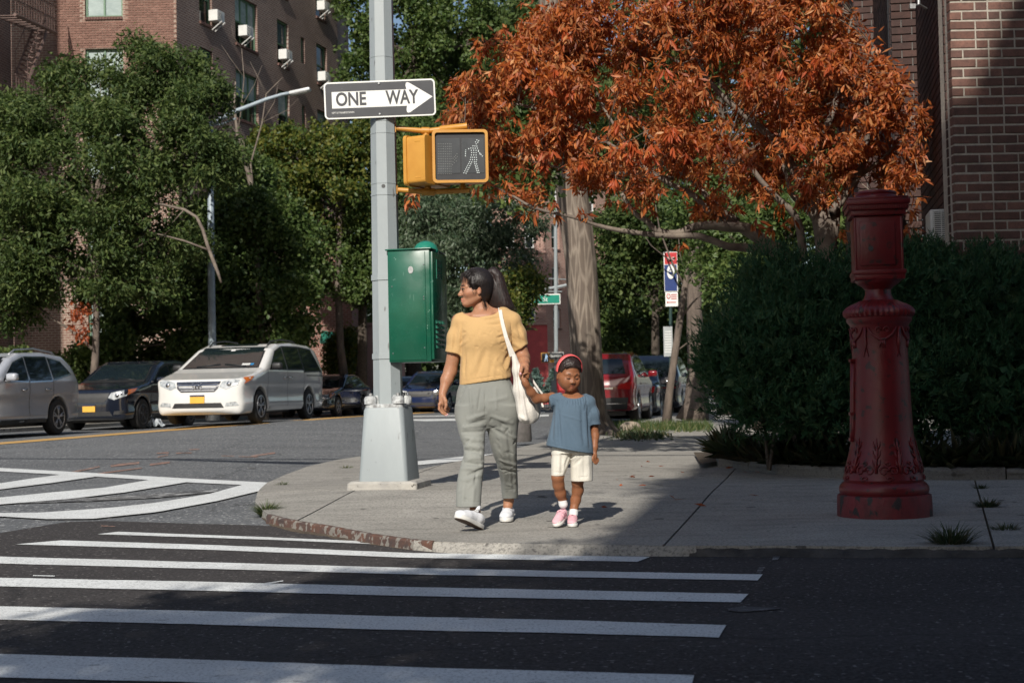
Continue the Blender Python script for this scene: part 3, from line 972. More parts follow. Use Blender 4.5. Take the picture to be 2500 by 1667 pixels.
# rebuild the arrow straight in the sign's own frame
k = 1.0
L, T_, Bt = sg(157, 775)[0], sg(440, 697)[1], sg(440, 825)[1]
hx = sg(728, 750)[0]; tip = sg(930, 740)
mid = (T_ + Bt) / 2
arrow = [(L, mid - .0195 * 1.05 - .001), (L, mid + .0205), (hx, mid + .0205)]
hh = (T_ - Bt) / 2
arrow = [(L, mid - hh), (hx + .004, mid - hh), (hx - .002, mid - hh - .033), (hx + .002, mid - hh - .052), (hx + .014, mid - hh - .058), (hx + .030, mid - hh - .052), (tip[0], mid),
         (hx + .030, mid + hh + .052), (hx + .014, mid + hh + .058), (hx + .002, mid + hh + .052), (hx - .002, mid + hh + .033), (hx + .004, mid + hh), (L, mid + hh)]
MB().prism(arrow, .0008, lift(.0026)).build('arrow', M['sign_white'], sign)
def word(s, x0, x1, y0, y1, dz, parent, mtx=lift, col=None, off=0.012):
    a = sg(x0, (y0 + y1) / 2); b = sg(x1, (y0 + y1) / 2)
    h = (y1 - y0) * (YP - .125) / F / 3.136
    o = text(s, h / 0.70, col or M['sign_black'], Matrix.Identity(4), parent, off=off)
    bpy.context.view_layer.update()
    w = o.dimensions.x
    sx = (b[0] - a[0]) / max(w, 1e-4)
    yb = (a[1] + b[1]) / 2
    o.matrix_basis = mtx(dz) @ Matrix.Translation(((a[0] + b[0]) / 2, mid if s in ('ONE', 'WAY') else yb, 0)) @ Matrix.Diagonal((sx, 1, 1, 1))
    return o
word('ONE', 187, 420, 720, 820, .0042, sign, off=.004)
word('WAY', 568, 822, 700, 803, .0042, sign, off=.004)
word('DEPT OF TRANSPORTATION', 158, 328, 862, 876, .003, sign, col=M['sign_white'], off=0.0)
for p in ((517, 640), (525, 877)):
    a = sg(*p)
    MB().lathe([(0.011, 0), (0.011, .004), (0.006, .008)], (0, 0, 0), 10).build('bolt', M['zinc'], sign, world_coords=True).matrix_basis = lift(.002) @ Matrix.Translation((a[0], a[1], 0))

# ------------------------------------------------------------------ pedestrian signals on yellow brackets
M['yel'] = pm('signal_yellow', (0.52, 0.255, 0.04), (0.46, 0.21, 0.03), 5, 0.45, bs=0.2, bd=0.002, bscale=50, speck=((.2, .1, .03), .22, 40))
M['screen'] = pm('signal_screen', (0.045, 0.05, 0.056), (0.03, 0.034, 0.038), 5, 0.4)
M['screen_blk'] = pm('signal_black', (0.012, 0.013, 0.016), (0.02, 0.02, 0.024), 10, 0.5)
m, nt, b = new_mat('led_white'); b.inputs['Base Color'].default_value = (.5, .54, .54, 1); b.inputs['Emission Color'].default_value = (.85, 1, .95, 1); b.inputs['Emission Strength'].default_value = 0.12
M['led'] = m
M['led_off'] = pm('led_unlit', (0.20, 0.21, 0.20), (.15, .15, .15), 50, 0.4)
def c3(x, y, dy=0.0): return P(760 + x / 3.136, y / 3.136, dy)
sig = empty('pedestrian_signal', c3(1140, 1200))
tag(sig, 'yellow pedestrian signal with a white walking man lit, facing the camera beside the grey pole', 'pedestrian signal', 'pedestrian signals on the corner pole')
def sigbox(root, cc, w, h, d, rz, face=True):
    MT = Matrix.Translation(cc) @ Matrix.Rotation(rz, 4, 'Z') @ Matrix.Rotation(math.pi / 2, 4, 'X')
    hs = MB(); hs.prism(rrect(w * .95, h * .95, .03), d, MT @ Matrix.Translation((0, 0, -d))); hs.build('housing', M['yel'], root, angle=40)
    for s_ in (-1, 1): MB().prism(rrect(w * .96, .02, .008), d * .3, MT @ Matrix.Translation((0, s_ * h * .36, -d * .75))).build('rib', M['yel'], root)
    if face:
        o_ = rrect(w, h, .035); i_ = rrect(w - .045, h - .045, .02)
        n = len(o_); vs = []; fs = []
        for z in (0, .03):
            vs += [MT @ Vector((p[0], p[1], z)) for p in o_] + [MT @ Vector((p[0], p[1], z)) for p in i_]
        for j in range(n):
            k = (j + 1) % n
            fs += [(2 * n + j, 2 * n + k, 3 * n + k, 3 * n + j), (j, k, 2 * n + k, 2 * n + j), (n + k, n + j, 3 * n + j, 3 * n + k), (k, j, n + j, n + k)]
        MB().add(vs, fs).build('door_frame', M['yel'], root)
        MB().prism(i_, .004, MT @ Matrix.Translation((0, 0, .002))).build('screen', M['screen_blk'], root)
        for s_ in (-1, 1):
            MB().prism(rrect(w * .40, h * .66, .008), .003, MT @ Matrix.Translation((s_ * w * .215 + .006, h * .015, .0065))).build('lens', M['screen'], root)
    return MT
MT = sigbox(sig, c3(1140, 1200, -.16), .452, .432, .17, R_(3))
def px2sig(x, y):
    v = MT.inverted() @ At(760 + x / 3.136, y / 3.136, YP - .17); return (v.x, v.y)
def dots(pts, mat, name, r=.0052):
    mb = MB()
    for p in pts:
        q = px2sig(*p)
        mb.prism([(q[0] + r * math.cos(t), q[1] + r * math.sin(t)) for t in [i * math.pi / 3 for i in range(6)]], .003, MT @ Matrix.Translation((0, 0, .0095)))
    return mb.build(name, mat, sig)
man = [(1268, 1072), (1258, 1088), (1275, 1090), (1263, 1103), (1282, 1078)]
def seg(a, b, n): return [(a[0] + (b[0] - a[0]) * i / (n - 1), a[1] + (b[1] - a[1]) * i / (n - 1)) for i in range(n)]
man += seg((1238, 1118), (1268, 1120), 3) + seg((1222, 1135), (1272, 1136), 4) + seg((1205, 1140), (1182, 1150), 2) + seg((1182, 1150), (1180, 1195), 4) + seg((1225, 1152), (1280, 1152), 4) + seg((1280, 1160), (1310, 1195), 4) + [(1292, 1180)]
man += seg((1228, 1170), (1262, 1170), 3) + seg((1226, 1188), (1262, 1188), 3) + seg((1222, 1206), (1264, 1206), 4) + seg((1218, 1224), (1266, 1224), 4)
man += seg((1212, 1240), (1168, 1325), 7) + seg((1228, 1242), (1185, 1328), 7) + seg((1248, 1240), (1272, 1322), 7) + seg((1262, 1240), (1284, 1322), 6)
dots(man, M['led'], 'walking_man_symbol', .0046)
hand = [(x, y) for x in range(972, 1072, 14) for y in range(1105, 1345, 19)] + seg((1085, 1215), (1115, 1180), 4) + seg((1085, 1240), (1118, 1200), 4) + seg((1080, 1262), (1110, 1235), 3)
dots(hand, M['led_off'], 'hand_symbol', .0036)
sig2 = empty('pedestrian_signal', c3(840, 1250))
tag(sig2, 'yellow pedestrian signal housing turned away, seen from its back between pole and lit signal', 'pedestrian signal', 'pedestrian signals on the corner pole')
sigbox(sig2, c3(832, 1252, .02), .42, .41, .17, R_(-118), True)
arms = empty('signal_bracket', c3(640, 1200)); tag(arms, 'yellow pipe bracket holding two pedestrian signals off the pole', 'bracket')
def pipe(name, pts, r, root, mat): 
    o_ = MB().tube(pts, r, 12).build(name, mat, root, angle=50); return o_
pipe('upper_pipe', [c3(600, 980), c3(850, 1002), c3(905, 1002), c3(1000, 990)], .022, arms, M['yel'])
pipe('upper_pipe_end', [c3(990, 990, -.02), c3(1120, 975, -.07), c3(1195, 966, -.08)], .027, arms, M['yel'])
pipe('lower_pipe', [c3(620, 1452), c3(890, 1470), c3(960, 1470), c3(1215, 1458, -.05)], .022, arms, M['yel'])
pipe('pipe_cross', [c3(845, 1470), c3(945, 1472)], .031, arms, M['yel'])
pipe('pipe_cross', [c3(845, 1001), c3(905, 1002)], .029, arms, M['yel'])
for x, y0, y1 in ((878, 1000, 1075), (893, 1410, 1470), (1150, 970, 1010), (1160, 1400, 1460)):
    pipe('hanger', [c3(x, y0, -.03 if x > 1000 else 0), c3(x, y1, -.05 if x > 1000 else 0)], .019, arms, M['yel'])
    pipe('collar_nut', [c3(x, (y0 + y1) / 2 - 8, -.03 if x > 1000 else 0), c3(x, (y0 + y1) / 2 + 8, -.03 if x > 1000 else 0)], .027, arms, M['yel'])
MB().box(c3(636, 985), (.03, .06, .07)).build('pole_plate', M['yel'], arms)
MB().box(c3(648, 1455), (.03, .06, .07)).build('pole_plate', M['yel'], arms)

# ------------------------------------------------------------------ green control box strapped to the pole
def greenmat():
    m, nt, b = new_mat('green_enamel')
    co = coords(nt, 'Object')
    col = mixrgb(nt, ramp(nt, noise(nt, co, 2.2, 3), [(0.4, 0.0), (0.6, 1.0)]), (0.004, 0.068, 0.038), (0.006, 0.092, 0.054))
    w = noise(nt, co, 26, 4, 0.7)
    col = mixrgb(nt, ramp(nt, w, [(0.69, 0.0), (0.71, 0.8)]), col, (0.30, 0.45, 0.38))
    f = noise(nt, coords(nt, 'Object', (1.0, 1.0, 0.12), (0.1, 0.2, 0)), 60, 2, 0.5)
    col = mixrgb(nt, ramp(nt, f, [(0.70, 0.0), (0.74, 0.25)]), col, (0.20, 0.35, 0.28))
    nt.links.new(col, b.inputs['Base Color'])
    nt.links.new(ramp(nt, noise(nt, co, 4, 4), [(0.3, 0.14), (0.7, 0.42)]), b.inputs['Roughness'])
    bump(nt, b, noise(nt, co, 5, 2), 0.15, 0.01)
    return m
M['green'] = greenmat()
M['green_dome'] = pm('green_dome', (0.02, 0.20, 0.14), (0.015, 0.16, 0.11), 4, 0.25)
M['green_pale'] = pm('green_worn', (0.03, 0.20, 0.13), (0.02, 0.12, 0.08), 10, 0.4)
gb = empty('control_box', P(1010, 760)); tag(gb, 'dark green metal control box with a domed cap strapped to the grey pole', 'control box')
W_, D_, Hh = .355, .46, .905
rz = R_(-12)
# front right edge of the box sits at px 1050
edge = P(1051, 745, -.22)
def gbm(u, d, z):  # u along face to the left (0..W), d depth back (0..D)
    a = R_(-12)
    ux = Vector((-math.cos(a), -math.sin(a), 0)); dx_ = Vector((-math.sin(a), math.cos(a), 0))
    return edge + ux * u + dx_ * d + Vector((0, 0, z))
a = R_(-12)
ux = Vector((-math.cos(R_(12)), math.sin(R_(12)), 0)); dv = Vector((math.sin(R_(12)), math.cos(R_(12)), 0))
cen = edge + ux * W_ / 2 + dv * D_ / 2
rb = Matrix((-ux, dv, Vector((0, 0, 1)))).transposed()
MB().bbox(cen, (W_, D_, Hh), .008, rb).build('cabinet', M['green'], gb, angle=30)
MB().bbox(cen - dv * (D_ / 2 + .004) + ux * (.012) + Vector((0, 0, 0)), (W_ - .05, .008, Hh - .03), .004, rb).build('panel', M['green'], gb, angle=30)
MB().bbox(cen - ux * (W_ / 2 + .010), (.024, D_ - .02, Hh - .035), .006, rb).build('door', M['green'], gb, angle=30)
MB().bbox(cen + Vector((0, 0, Hh / 2 + .006)), (W_ + .03, D_ + .03, .012), .004, rb).build('lid', M['green'], gb, angle=30)
dc = P(1040, 612, -.02)
MB().lathe([(0.105, -.03), (0.105, .0), (0.10, .01), (.094, .03), (.078, .052), (.05, .07), (.02, .078), (.001, .08)], dc + Vector((0, 0, 0)), 24).build('dome', M['green_dome'], gb, smooth=True)
sf = cen - ux * (W_ / 2 + .0225)
def sp(d, z): return sf + dv * (d - D_ / 2) + Vector((0, 0, z))
pl = MB().box(sp(.2, .30), (.004, .17, .16), rb).build('raised_plate', M['green'], gb)
for z in (.225, .375): MB().box(sp(.2, z) - ux * .003, (.004, .17, .005), rb).build('plate_rim', M['green_pale'], pl)
for d in (.118, .282): MB().box(sp(d, .30) - ux * .003, (.004, .005, .15), rb).build('plate_rim', M['green_pale'], pl)
for z in (.33, .275):
    for i in range(7): MB().box(sp(.145 + i * .018, z) - ux * .003, (.004, .010, .022), rb).build('raised_letter', M['green_pale'], pl)
for r_ in range(6):
    for q in range(3):
        m_ = MB(); c_ = sp(.10 + q * .095, -.13 - r_ * .04)
        m_.add([c_ + dv * -.035 + Vector((0, 0, .013)), c_ + dv * .035 + Vector((0, 0, .013)), c_ + dv * .03 + Vector((0, 0, -.012)) - ux * .016, c_ - dv * .03 + Vector((0, 0, -.012)) - ux * .016,
                c_ + dv * .03 + Vector((0, 0, -.014)), c_ - dv * .03 + Vector((0, 0, -.014))], [(0, 1, 2, 3), (3, 2, 4, 5), (0, 3, 5), (1, 4, 2)])
        m_.build('louver', M['green_pale'], gb)
ff = cen - dv * (D_ / 2 + .009)
def fp(u, z): return ff - ux * u + Vector((0, 0, z))
for u, z in ((.125, .07), (.125, .05), (.125, -.34), (-.14, .16), (-.14, -.38), (.13, .33)):
    MB().ball(fp(u, z), .006, 8, 5).build('rivet', M['zinc'], gb)
MB().prism([(.022 * math.cos(t), .030 * math.sin(t)) for t in [i * math.pi / 6 for i in range(12)]], .003, frame(fp(.02, .29), -ux, -dv)).build('keyhole_cover', M['zinc'], gb)
for yy in (679, 870):
    z = P(950, yy).z
    MB().box(cen + dv * (D_ / 2 - .1) + ux * .1 + Vector((0, 0, z - cen.z)), (.30, .02, .03), rb).build('strap', M['pole'], gb)
# ------------------------------------------------------------------ people
YW = 9.1
def W(cx, cyy, dy=0.0, Y0=YW):
    v = At(1040 + cx / 2.2391, 640 + cyy / 2.2391, Y0 + dy); return np.array(v)
M['skin'] = vcol_mat('skin', 0.5, 0.15, 0.2, 260, 0.35)
def cloth(name, c, c2, weave=420, rough=0.9, big=2.5, bs=0.35):
    m, nt, b = new_mat(name)
    co = coords(nt, 'Object')
    col = mixrgb(nt, ramp(nt, noise(nt, co, big, 4), [(0.35, 0.0), (0.65, 1.0)]), c, c2)
    fine = noise(nt, coords(nt, 'Object', (1, 1, .3)), weave, 2, 0.6)
    col = mixrgb(nt, ramp(nt, fine, [(0.3, 0.12), (0.6, 0.0)]), col, tuple(x * .55 for x in c))
    nt.links.new(col, b.inputs['Base Color'])
    b.inputs['Roughness'].default_value = rough
    b.inputs['Sheen Weight'].default_value = 0.08
    b.inputs['Specular IOR Level'].default_value = 0.2
    n = bump(nt, b, noise(nt, co, 26, 4, 0.6, 0.6), bs, 0.006)
    bump(nt, b, fine, 0.25, 0.001, n)
    return m
M['tee'] = cloth('yellow_cotton', (0.53, 0.345, 0.158), (0.50, 0.32, 0.145))
M['trousers'] = cloth('sage_twill', (0.25, 0.257, 0.235), (0.215, 0.222, 0.205), 500)
M['canvas_bag'] = cloth('natural_canvas', (0.66, 0.63, 0.58), (0.60, 0.57, 0.52), 350, 0.85, 6, .6)
M['bluetop'] = cloth('blue_linen', (0.088, 0.130, 0.175), (0.075, 0.115, 0.158), 420)
M['shorts'] = cloth('cream_cotton', (0.66, 0.63, 0.56), (0.60, 0.57, 0.50), 420)
M['sock'] = cloth('white_rib', (0.72, 0.72, 0.72), (0.66, 0.66, 0.66), 300)
M['shoe_w'] = cloth('white_shoe_canvas', (0.72, 0.73, 0.76), (0.66, 0.67, 0.70), 450)
M['shoe_p'] = cloth('pink_shoe_canvas', (0.72, 0.42, 0.46), (0.66, 0.37, 0.42), 450)
M['rubber_w'] = pm('white_rubber', (0.68, 0.67, 0.64), (0.60, 0.59, 0.56), 20, 0.5)
M['rubber_b'] = pm('brown_rubber', (0.12, 0.075, 0.055), (0.07, 0.045, 0.035), 30, 0.7, bs=.5, bscale=200)
M['band'] = pm('coral_band', (0.78, 0.13, 0.13), (0.70, 0.11, 0.11), 10, 0.5)
M['nail'] = pm('pink_nail', (0.75, 0.42, 0.45), None, 10, 0.25)
M['lash'] = pm('dark_lash', (0.02, 0.014, 0.012), None, 10, 0.6)
def hairmat(name, c1, c2, axis=(60, 60, 4)):
    m, nt, b = new_mat(name)
    co = coords(nt, 'Object', axis)
    n1 = noise(nt, co, 1.0, 4, 0.6, 0.3)
    nt.links.new(mixrgb(nt, ramp(nt, n1, [(0.35, 0.0), (0.7, 1.0)]), c1, c2), b.inputs['Base Color'])
    b.inputs['Roughness'].default_value = 0.42
    b.inputs['Specular IOR Level'].default_value = 0.45
    bump(nt, b, n1, 0.7, 0.006)
    return m
M['hair'] = hairmat('black_hair', (0.010, 0.008, 0.008), (0.022, 0.015, 0.013), (130, 130, 22))
M['hair_tail'] = hairmat('brown_black_hair', (0.010, 0.008, 0.008), (0.034, 0.016, 0.013), (170, 170, 8))
M['hair_child'] = hairmat('curly_dark_hair', (0.016, 0.009, 0.007), (0.03, 0.016, 0.012), (70, 70, 70))

def headframe(C, yaw, pitch, roll=0.0):
    """yaw: facing direction angle in the ground plane; pitch down positive"""
    f = Vector((math.cos(yaw), math.sin(yaw), 0)); u = Vector((0, 0, 1)); s = u.cross(f)
    R = Matrix.Rotation(pitch, 3, s); f = R @ f; u = R @ u
    R = Matrix.Rotation(roll, 3, f); s = R @ s; u = R @ u
    return Matrix((f, s, u)).transposed()
def head(S, C, Rm, sc, child=False, k0=.02):
    C = np.array(C)
    A = np.array(Rm)
    def L(x, y, z): return C + A @ (np.array([x, y, z]) * sc)
    def E(c, r, k=.015, sub=False): S.ell(L(*c), np.array(r) * sc, k, Rm, sub)
    def K(a, b, ra, rb=None, k=.012, sub=False): S.cap(L(*a), L(*b), ra * sc, (rb or ra) * sc, k, sub)
    E((-.012, 0, .036), (.098, .078, .088), .02)
    E((.022, 0, -.026), (.066, .060, .072), .03)
    if child: E((.03, 0, -.045), (.058, .062, .05), .03)
    else:
        K((.058, 0, -.088), (.045, 0, -.078), .022, .03, .02)
    for s in (-1, 1):
        K((.050, s * .018, -.086), (-.005, s * .050, -.056), .017, .017, .03)
        K((.062, s * .040, -.026), (.03, s * .058, -.022), .017 if not child else .02, .015, .03)
        if child: E((.058, s * .030, -.055), (.026, .026, .026), .03)
        K((.083, s * .014, .014), (.070, s * .046, .016), .010, .009, .015)
        E((.101, s * .031, -.004), (.018, .019, .014), .014, True)
        E((.0765, s * .031, -.005), (.0135, .0155, .013), .004)
        E((.101 if not child else .098, s * .0115, -.037), (.010, .0085, .0075), .006)
        # ear
        e = L(-.006, s * .0775, -.014)
        S.ell(e, np.array((.017, .0075, .031)) * sc, .004, Rm @ Matrix.Rotation(s * 0.35, 3, 'Z') @ Matrix.Rotation(-.2, 3, 'Y'))
        S.ell(L(.001, s * .085, -.012), np.array((.0095, .005, .018)) * sc, .003, Rm, True)
    K((.0805, 0, .008), (.1045 if not child else .096, 0, -.030), .0065, .0105, .012)
    E((.106 if not child else .098, 0, -.033), (.011, .0095, .0085), .006)
    # lips
    lx = .0875 if not child else .086
    zz = -.0615
    for s in (-1, 1):
        K((lx + .004, 0, zz), (lx - .008, s * .021, zz - .003), .0062, .0035, .006)
        K((lx + .002, 0, zz - .0125), (lx - .009, s * .019, zz - .008), .0072, .0035, .006)
    K((lx + .008, -.016, zz - .006), (lx + .008, .016, zz - .006), .0022, None, .003, True)
    E((.070, 0, -.092), (.019, .021, .016), .016)
    return L

def put(name, S, mat, parent, smooth=True):
    V, Q = S.mesh()
    return np_mesh(name, V, Q, mat, parent, True, smooth)
def skin_cols(V, basec, rules):
    c = np.tile(np.array(basec), (len(V), 1))
    for ctr, r, col, st in rules:
        d = np.linalg.norm((V - np.array(ctr)) / np.array(r), axis=1)
        w = np.clip(1.35 - d, 0, 1)[:, None] * st
        c = c * (1 - w) + np.array(col) * w
    return c

def shoe(root, name, heel, rz, pitch, sc, upper, straps=None, sole_bottom=None, rollx=0.0, label=None):
    """heel: point under the heel on the ground; toe points along +x of the local frame"""
    MT = Matrix.Translation(heel) @ Matrix.Rotation(rz, 4, 'Z') @ Matrix.Rotation(-pitch, 4, 'Y') @ Matrix.Rotation(rollx, 4, 'X') @ Matrix.Scale(sc, 4)
    S = SDF((-.03, -.07, -.005), (.28, .07, .13), .0035)
    S.ell((.195, -.003, .038), (.062, .044, .030), .02)
    S.cap((.15, 0, .045), (.06, 0, .062), .040, .040, .03)
    S.cap((.05, 0, .055), (.022, 0, .06), .036, .034, .03)
    S.ell((.045, 0, .10), (.058, .028, .036), .008, None, True)
    S.plane((0, 0, .018), (0, 0, -1), .004)
    V, Q = S.mesh(); V = np.array([MT @ Vector(v) for v in V])
    sh = np_mesh(name, V, Q, upper, root, True, True)
    prof = [(-.012, .0), (-.008, .022), (.01, .034), (.06, .036), (.12, .041), (.17, .048), (.21, .046), (.24, .034), (.256, .015), (.259, 0)]
    out = prof + [(x, -y * .94) for x, y in reversed(prof[1:-1])]
    def ring(z, g): 
        cx_ = .12
        return [MT @ Vector((cx_ + (x - cx_) * (1 + g / .12), y * (1 + g / .045), z)) for x, y in out]
    def ringmesh(nm, zs, mat, par):
        vs = []; fs = []; n = len(out)
        for z, g in zs: vs += ring(z, g)
        for i in range(len(zs) - 1):
            for j in range(n): k = (j + 1) % n; fs.append((i * n + j, (i + 1) * n + j, (i + 1) * n + k, i * n + k))
        fs.append(tuple(range(n))); fs.append(tuple(reversed(range((len(zs) - 1) * n, len(zs) * n))))
        return MB().add(vs, fs).build(nm, mat, par, angle=50)
    ringmesh('sole', [(0.003, -.001), (.006, .001), (.026, .0015), (.029, -.001)], M['rubber_w'], sh)
    ringmesh('outsole', [(0.0, -.004), (.0035, -.003)], sole_bottom or M['rubber_w'], sh)
    if straps == 'laces':
        for i in range(5):
            x = .085 + i * .017; z = .103 - i * .0085
            pts = [MT @ Vector((x, -.024, z - .012)), MT @ Vector((x + .004, 0, z)), MT @ Vector((x, .024, z - .012))]
            MB().tube(pts, .0026 * sc, 5).build('lace', M['rubber_w'], sh)
        pts = [MT @ Vector((.082, 0, .104)), MT @ Vector((.088, .022, .116)), MT @ Vector((.11, .034, .09)), MT @ Vector((.10, .014, .096))]
        MB().tube(pts, .0024 * sc, 5).build('lace', M['rubber_w'], sh)
        pts = [MT @ Vector((.07, 0, .098)), MT @ Vector((.06, 0, .128)), MT @ Vector((.052, 0, .14))]
        MB().tube(pts, [.014 * sc, .013 * sc, .008 * sc], 8).build('tongue', upper, sh, smooth=True)
    if straps == 'velcro':
        for i in range(2):
            x = .088 + i * .034; z = .097 - i * .015
            vs = []
            for y, dz in ((-.043, -.030), (-.030, -.006), (0, .007), (.030, -.006), (.043, -.030)):
                for dx in (-.011, .011): vs.append(MT @ Vector((x + dx, y, z + dz - (dx > 0) * .005)))
            fs = [(2 * j, 2 * j + 1, 2 * j + 3, 2 * j + 2) for j in range(4)]
            o_ = MB().add(vs, fs).build('strap', M['shoe_p'], sh, smooth=True)
            so = o_.modifiers.new('thick', 'SOLIDIFY'); so.thickness = .004; so.offset = 1
        vs = []
        S2 = MB(); S2.ball((0, 0, 0), 1, 12, 8); v2 = [MT @ Vector((.205 + v[0] * .052, v[1] * .043, .034 + v[2] * .027)) for v in S2.v]
        MB().add(v2, S2.f).build('toe_cap', M['rubber_w'], sh, smooth=True)
    return MT

# ================================================================== the woman
def woman():
    root_loc = Vector((W(270, 800)[0], YW, 0.0))
    Cx = W(269, 147)
    S = SDF((root_loc.x - .42, 8.62, -.01), (root_loc.x + .42, 9.72, 1.72), .0045)
    Rh = headframe(Cx, math.pi + R_(17), R_(2), 0.0)
    L = head(S, Cx, Rh, 1.0)
    # neck, shoulders, trunk
    S.chain([W(286, 198, .02), W(300, 245, .02), W(318, 290, .03)], [.048, .049, .060], .012)
    S.cap(W(262, 296, -.01), W(210, 308, 0), .026, .032, .03); S.cap(W(350, 278, 0), W(440, 290, 0), .036, .036, .03)
    S.cap(W(265, 300, -.045), W(350, 298, -.045), .026, .026, .03)
    S.chain([W(322, 320, .02), W(322, 480, .01), W(328, 700, .01)], [.085, .085, .09], .03)
    # her right arm, hanging (image left)
    sh = W(182, 322, .0); el = W(133, 595, .03); wr = W(91, 716, -.02)
    S.chain([sh, (sh + el) / 2 + (0.004, .0, 0), el, (el * .62 + wr * .38) + (-.004, 0, 0), wr], [.050, .046, .040, .037, .0245], .02)
    S.ell(W(90, 752, -.03), (.024, .022, .042), .02)
    fing = [((74, 776), (73, 803), (92, 826), (108, 836)), ((84, 782), (86, 808), (103, 824), (116, 830)), ((96, 782), (104, 803), (117, 813), (124, 818)), ((105, 775), (116, 792), (124, 800), (128, 805))]
    for i, fp_ in enumerate(fing):
        dd = -.045 + i * .017
        S.chain([W(90, 755, -.03)] + [W(x, y, dd) for x, y in fp_], [.013, .0098, .0092, .0080, .0062], .005)
    S.chain([W(98, 738, -.045), W(108, 760, -.058), W(110, 782, -.06), W(106, 798, -.06)], [.013, .0115, .0095, .0075], .006)
    # her left arm, forearm coming forward to the child's hand
    sh = W(478, 322, .01); el = W(530, 525, .03); wr = W(540, 572, -.16)
    S.chain([sh, (sh + el) / 2, el, (el + wr) / 2 + (0.0, 0, -.002), wr], [.050, .047, .044, .037, .0255], .02)
    def Hn(x, y, d=-.22): return np.array(At(1240 + x / 7.8375, 860 + y / 7.8375, YW + d))
    S.cap(wr, Hn(325, 330, -.20), .025, .026, .02)
    S.ell(Hn(305, 370, -.195), (.026, .026, .028), .015)
    S.chain([Hn(300, 300, -.22), Hn(262, 300, -.24), Hn(250, 350, -.255), Hn(240, 405, -.26)], [.013, .0115, .0105, .008], .006)
    for (a, b, c_, d_, r) in (((350, 300), (395, 350), (360, 350), (330, 345), .0085),):
        pass
    for a, b, c_ in (((225, 425), (290, 478), (385, 455)), ((232, 462), (295, 512), (385, 492)), ((245, 505), (300, 545), (378, 528)), ((268, 545), (312, 574), (362, 560))):
        S.chain([Hn(300, 400, -.19), Hn(a[0] + 10, a[1] - 8, -.215), Hn(*b, -.245), Hn(*c_, -.235)], [.012, .0098, .0095, .0075], .005)
    # legs
    hip1 = W(245, 820, -.02); kn1 = W(262, 1050, -.10); an1 = W(268, 1372, -.20)
    S.chain([hip1, kn1, (kn1 + an1) / 2 + (0, .02, 0), an1, W(270, 1400, -.21)], [.075, .05, .045, .031, .033], .02)
    hip2 = W(410, 820, .02); kn2 = W(432, 1050, .115); an2 = W(452, 1296, .35)
    S.chain([hip2, kn2, W(447, 1175, .25), an2, W(448, 1330, .34)], [.075, .05, .045, .031, .033], .02)
    S.chain([W(328, 700, .01), hip1], [.09, .075], .02); S.chain([W(328, 700, .01), hip2], [.09, .075], .02)
    V, Q = S.mesh()
    body = np_mesh('person', V, Q, M['skin'], None, True, True)
    # seat the object's origin between the feet
    body.location = root_loc; body.data.transform(Matrix.Translation(-root_loc))
    base_c = (0.37, 0.185, 0.108)
    set_vcol(body, skin_cols(V, base_c, [
        (L(.097, .008, -.062), (.02 , .02, .009), (0.40, 0.15, 0.11), .7), (L(.094, .008, -.0745), (.02, .02, .009), (0.42, 0.16, 0.12), .7),
        (L(.06, .05, -.03), (.03, .02, .025), (0.52, 0.20, 0.12), .35), (L(.0, .085, -.012), (.012, .008, .02), (0.40, 0.15, 0.09), .5),
        (wr, (.08, .08, .08), (0.50, 0.22, 0.12), .3)]))
    tag(body, 'woman in a yellow t-shirt and grey-green trousers walking, looking left, holding a child\'s hand', 'person')
    # face details
    def lt(pts, r, nm, mat): return MB().tube([Vector(L(*p)) for p in pts], r, 6).build(nm, mat, body, smooth=True)
    lt([(.093, .013, .0005), (.0945, .025, .0045), (.088, .039, .002), (.080, .047, -.003)], [.0018, .003, .003, .0014], 'eyelash', M['lash'])
    lt([(.0925, .024, -.003), (.0915, .031, -.003)], [.0042, .0042], 'iris', M['lash'])
    lt([(.094, .013, .020), (.092, .026, .0245), (.082, .042, .023), (.072, .052, .018)], [.0022, .0036, .0032, .0014], 'eyebrow', M['lash'])
    # hair cap
    S = SDF(Cx - np.array((.22, .18, .30)), Cx + np.array((.40, .22, .18)), .004)
    A = np.array(Rh)
    def E(c, r, k=.01, sub=False): S.ell(L(*c), np.array(r) * 1.05, k, Rh, sub)
    E((-.018, 0, .038), (.102, .0865, .098), 0)
    E((-.045, 0, -.025), (.062, .068, .062), .03)
    S.plane(L(.056, 0, .050), Rh @ Vector((.86, 0, -.51)), .010)
    E((.02, .09, -.020), (.036, .03, .038), .008, True)
    E((.02, -.09, -.020), (.036, .03, .038), .008, True)
    for y, z0 in ((.070, .03),):
        S.chain([L(.03, y, z0 + .04), L(.036, y + .004, z0), L(.018, y + .006, z0 - .04)], [.009, .007, .003], .008)
    for i in range(26):   # combed-back grooves
        t = i / 25.0; z = .12 - t * .13
        y = math.sqrt(max(0, 1 - ((z - .038) / .1) ** 2)) * .088
        S.fold(L(.06 - t * .05, y * .93, z), L(-.09, y * .45, .055 - t * .03), .0045, -.0035 if i % 2 else .003)
    hair = put('hair', S, M['hair'], body)
    # ponytail
    def T(x, y, d=0): return np.array(At(1060 + x / 6.533, 640 + y / 6.533, YW + .05 + d))
    S = SDF(T(760, 100) - np.array((.02, .12, .60)), T(1290, 60) + np.array((.03, .14, .05)), .005)
    ch = [T(890, 165), T(945, 160), T(1000, 230), T(1030, 350), T(1052, 480), T(1085, 600), T(1120, 700), T(1165, 770)]
    rr = [.022, .030, .034, .037, .040, .043, .042, .024]
    S.chain(ch, rr, .02)
    ch2 = [T(840, 320, .0), T(880, 440, .0), T(930, 560, .01), T(985, 660, .02), T(1050, 730, .03)]
    S.chain(ch2, [.045, .052, .055, .052, .03], .03)
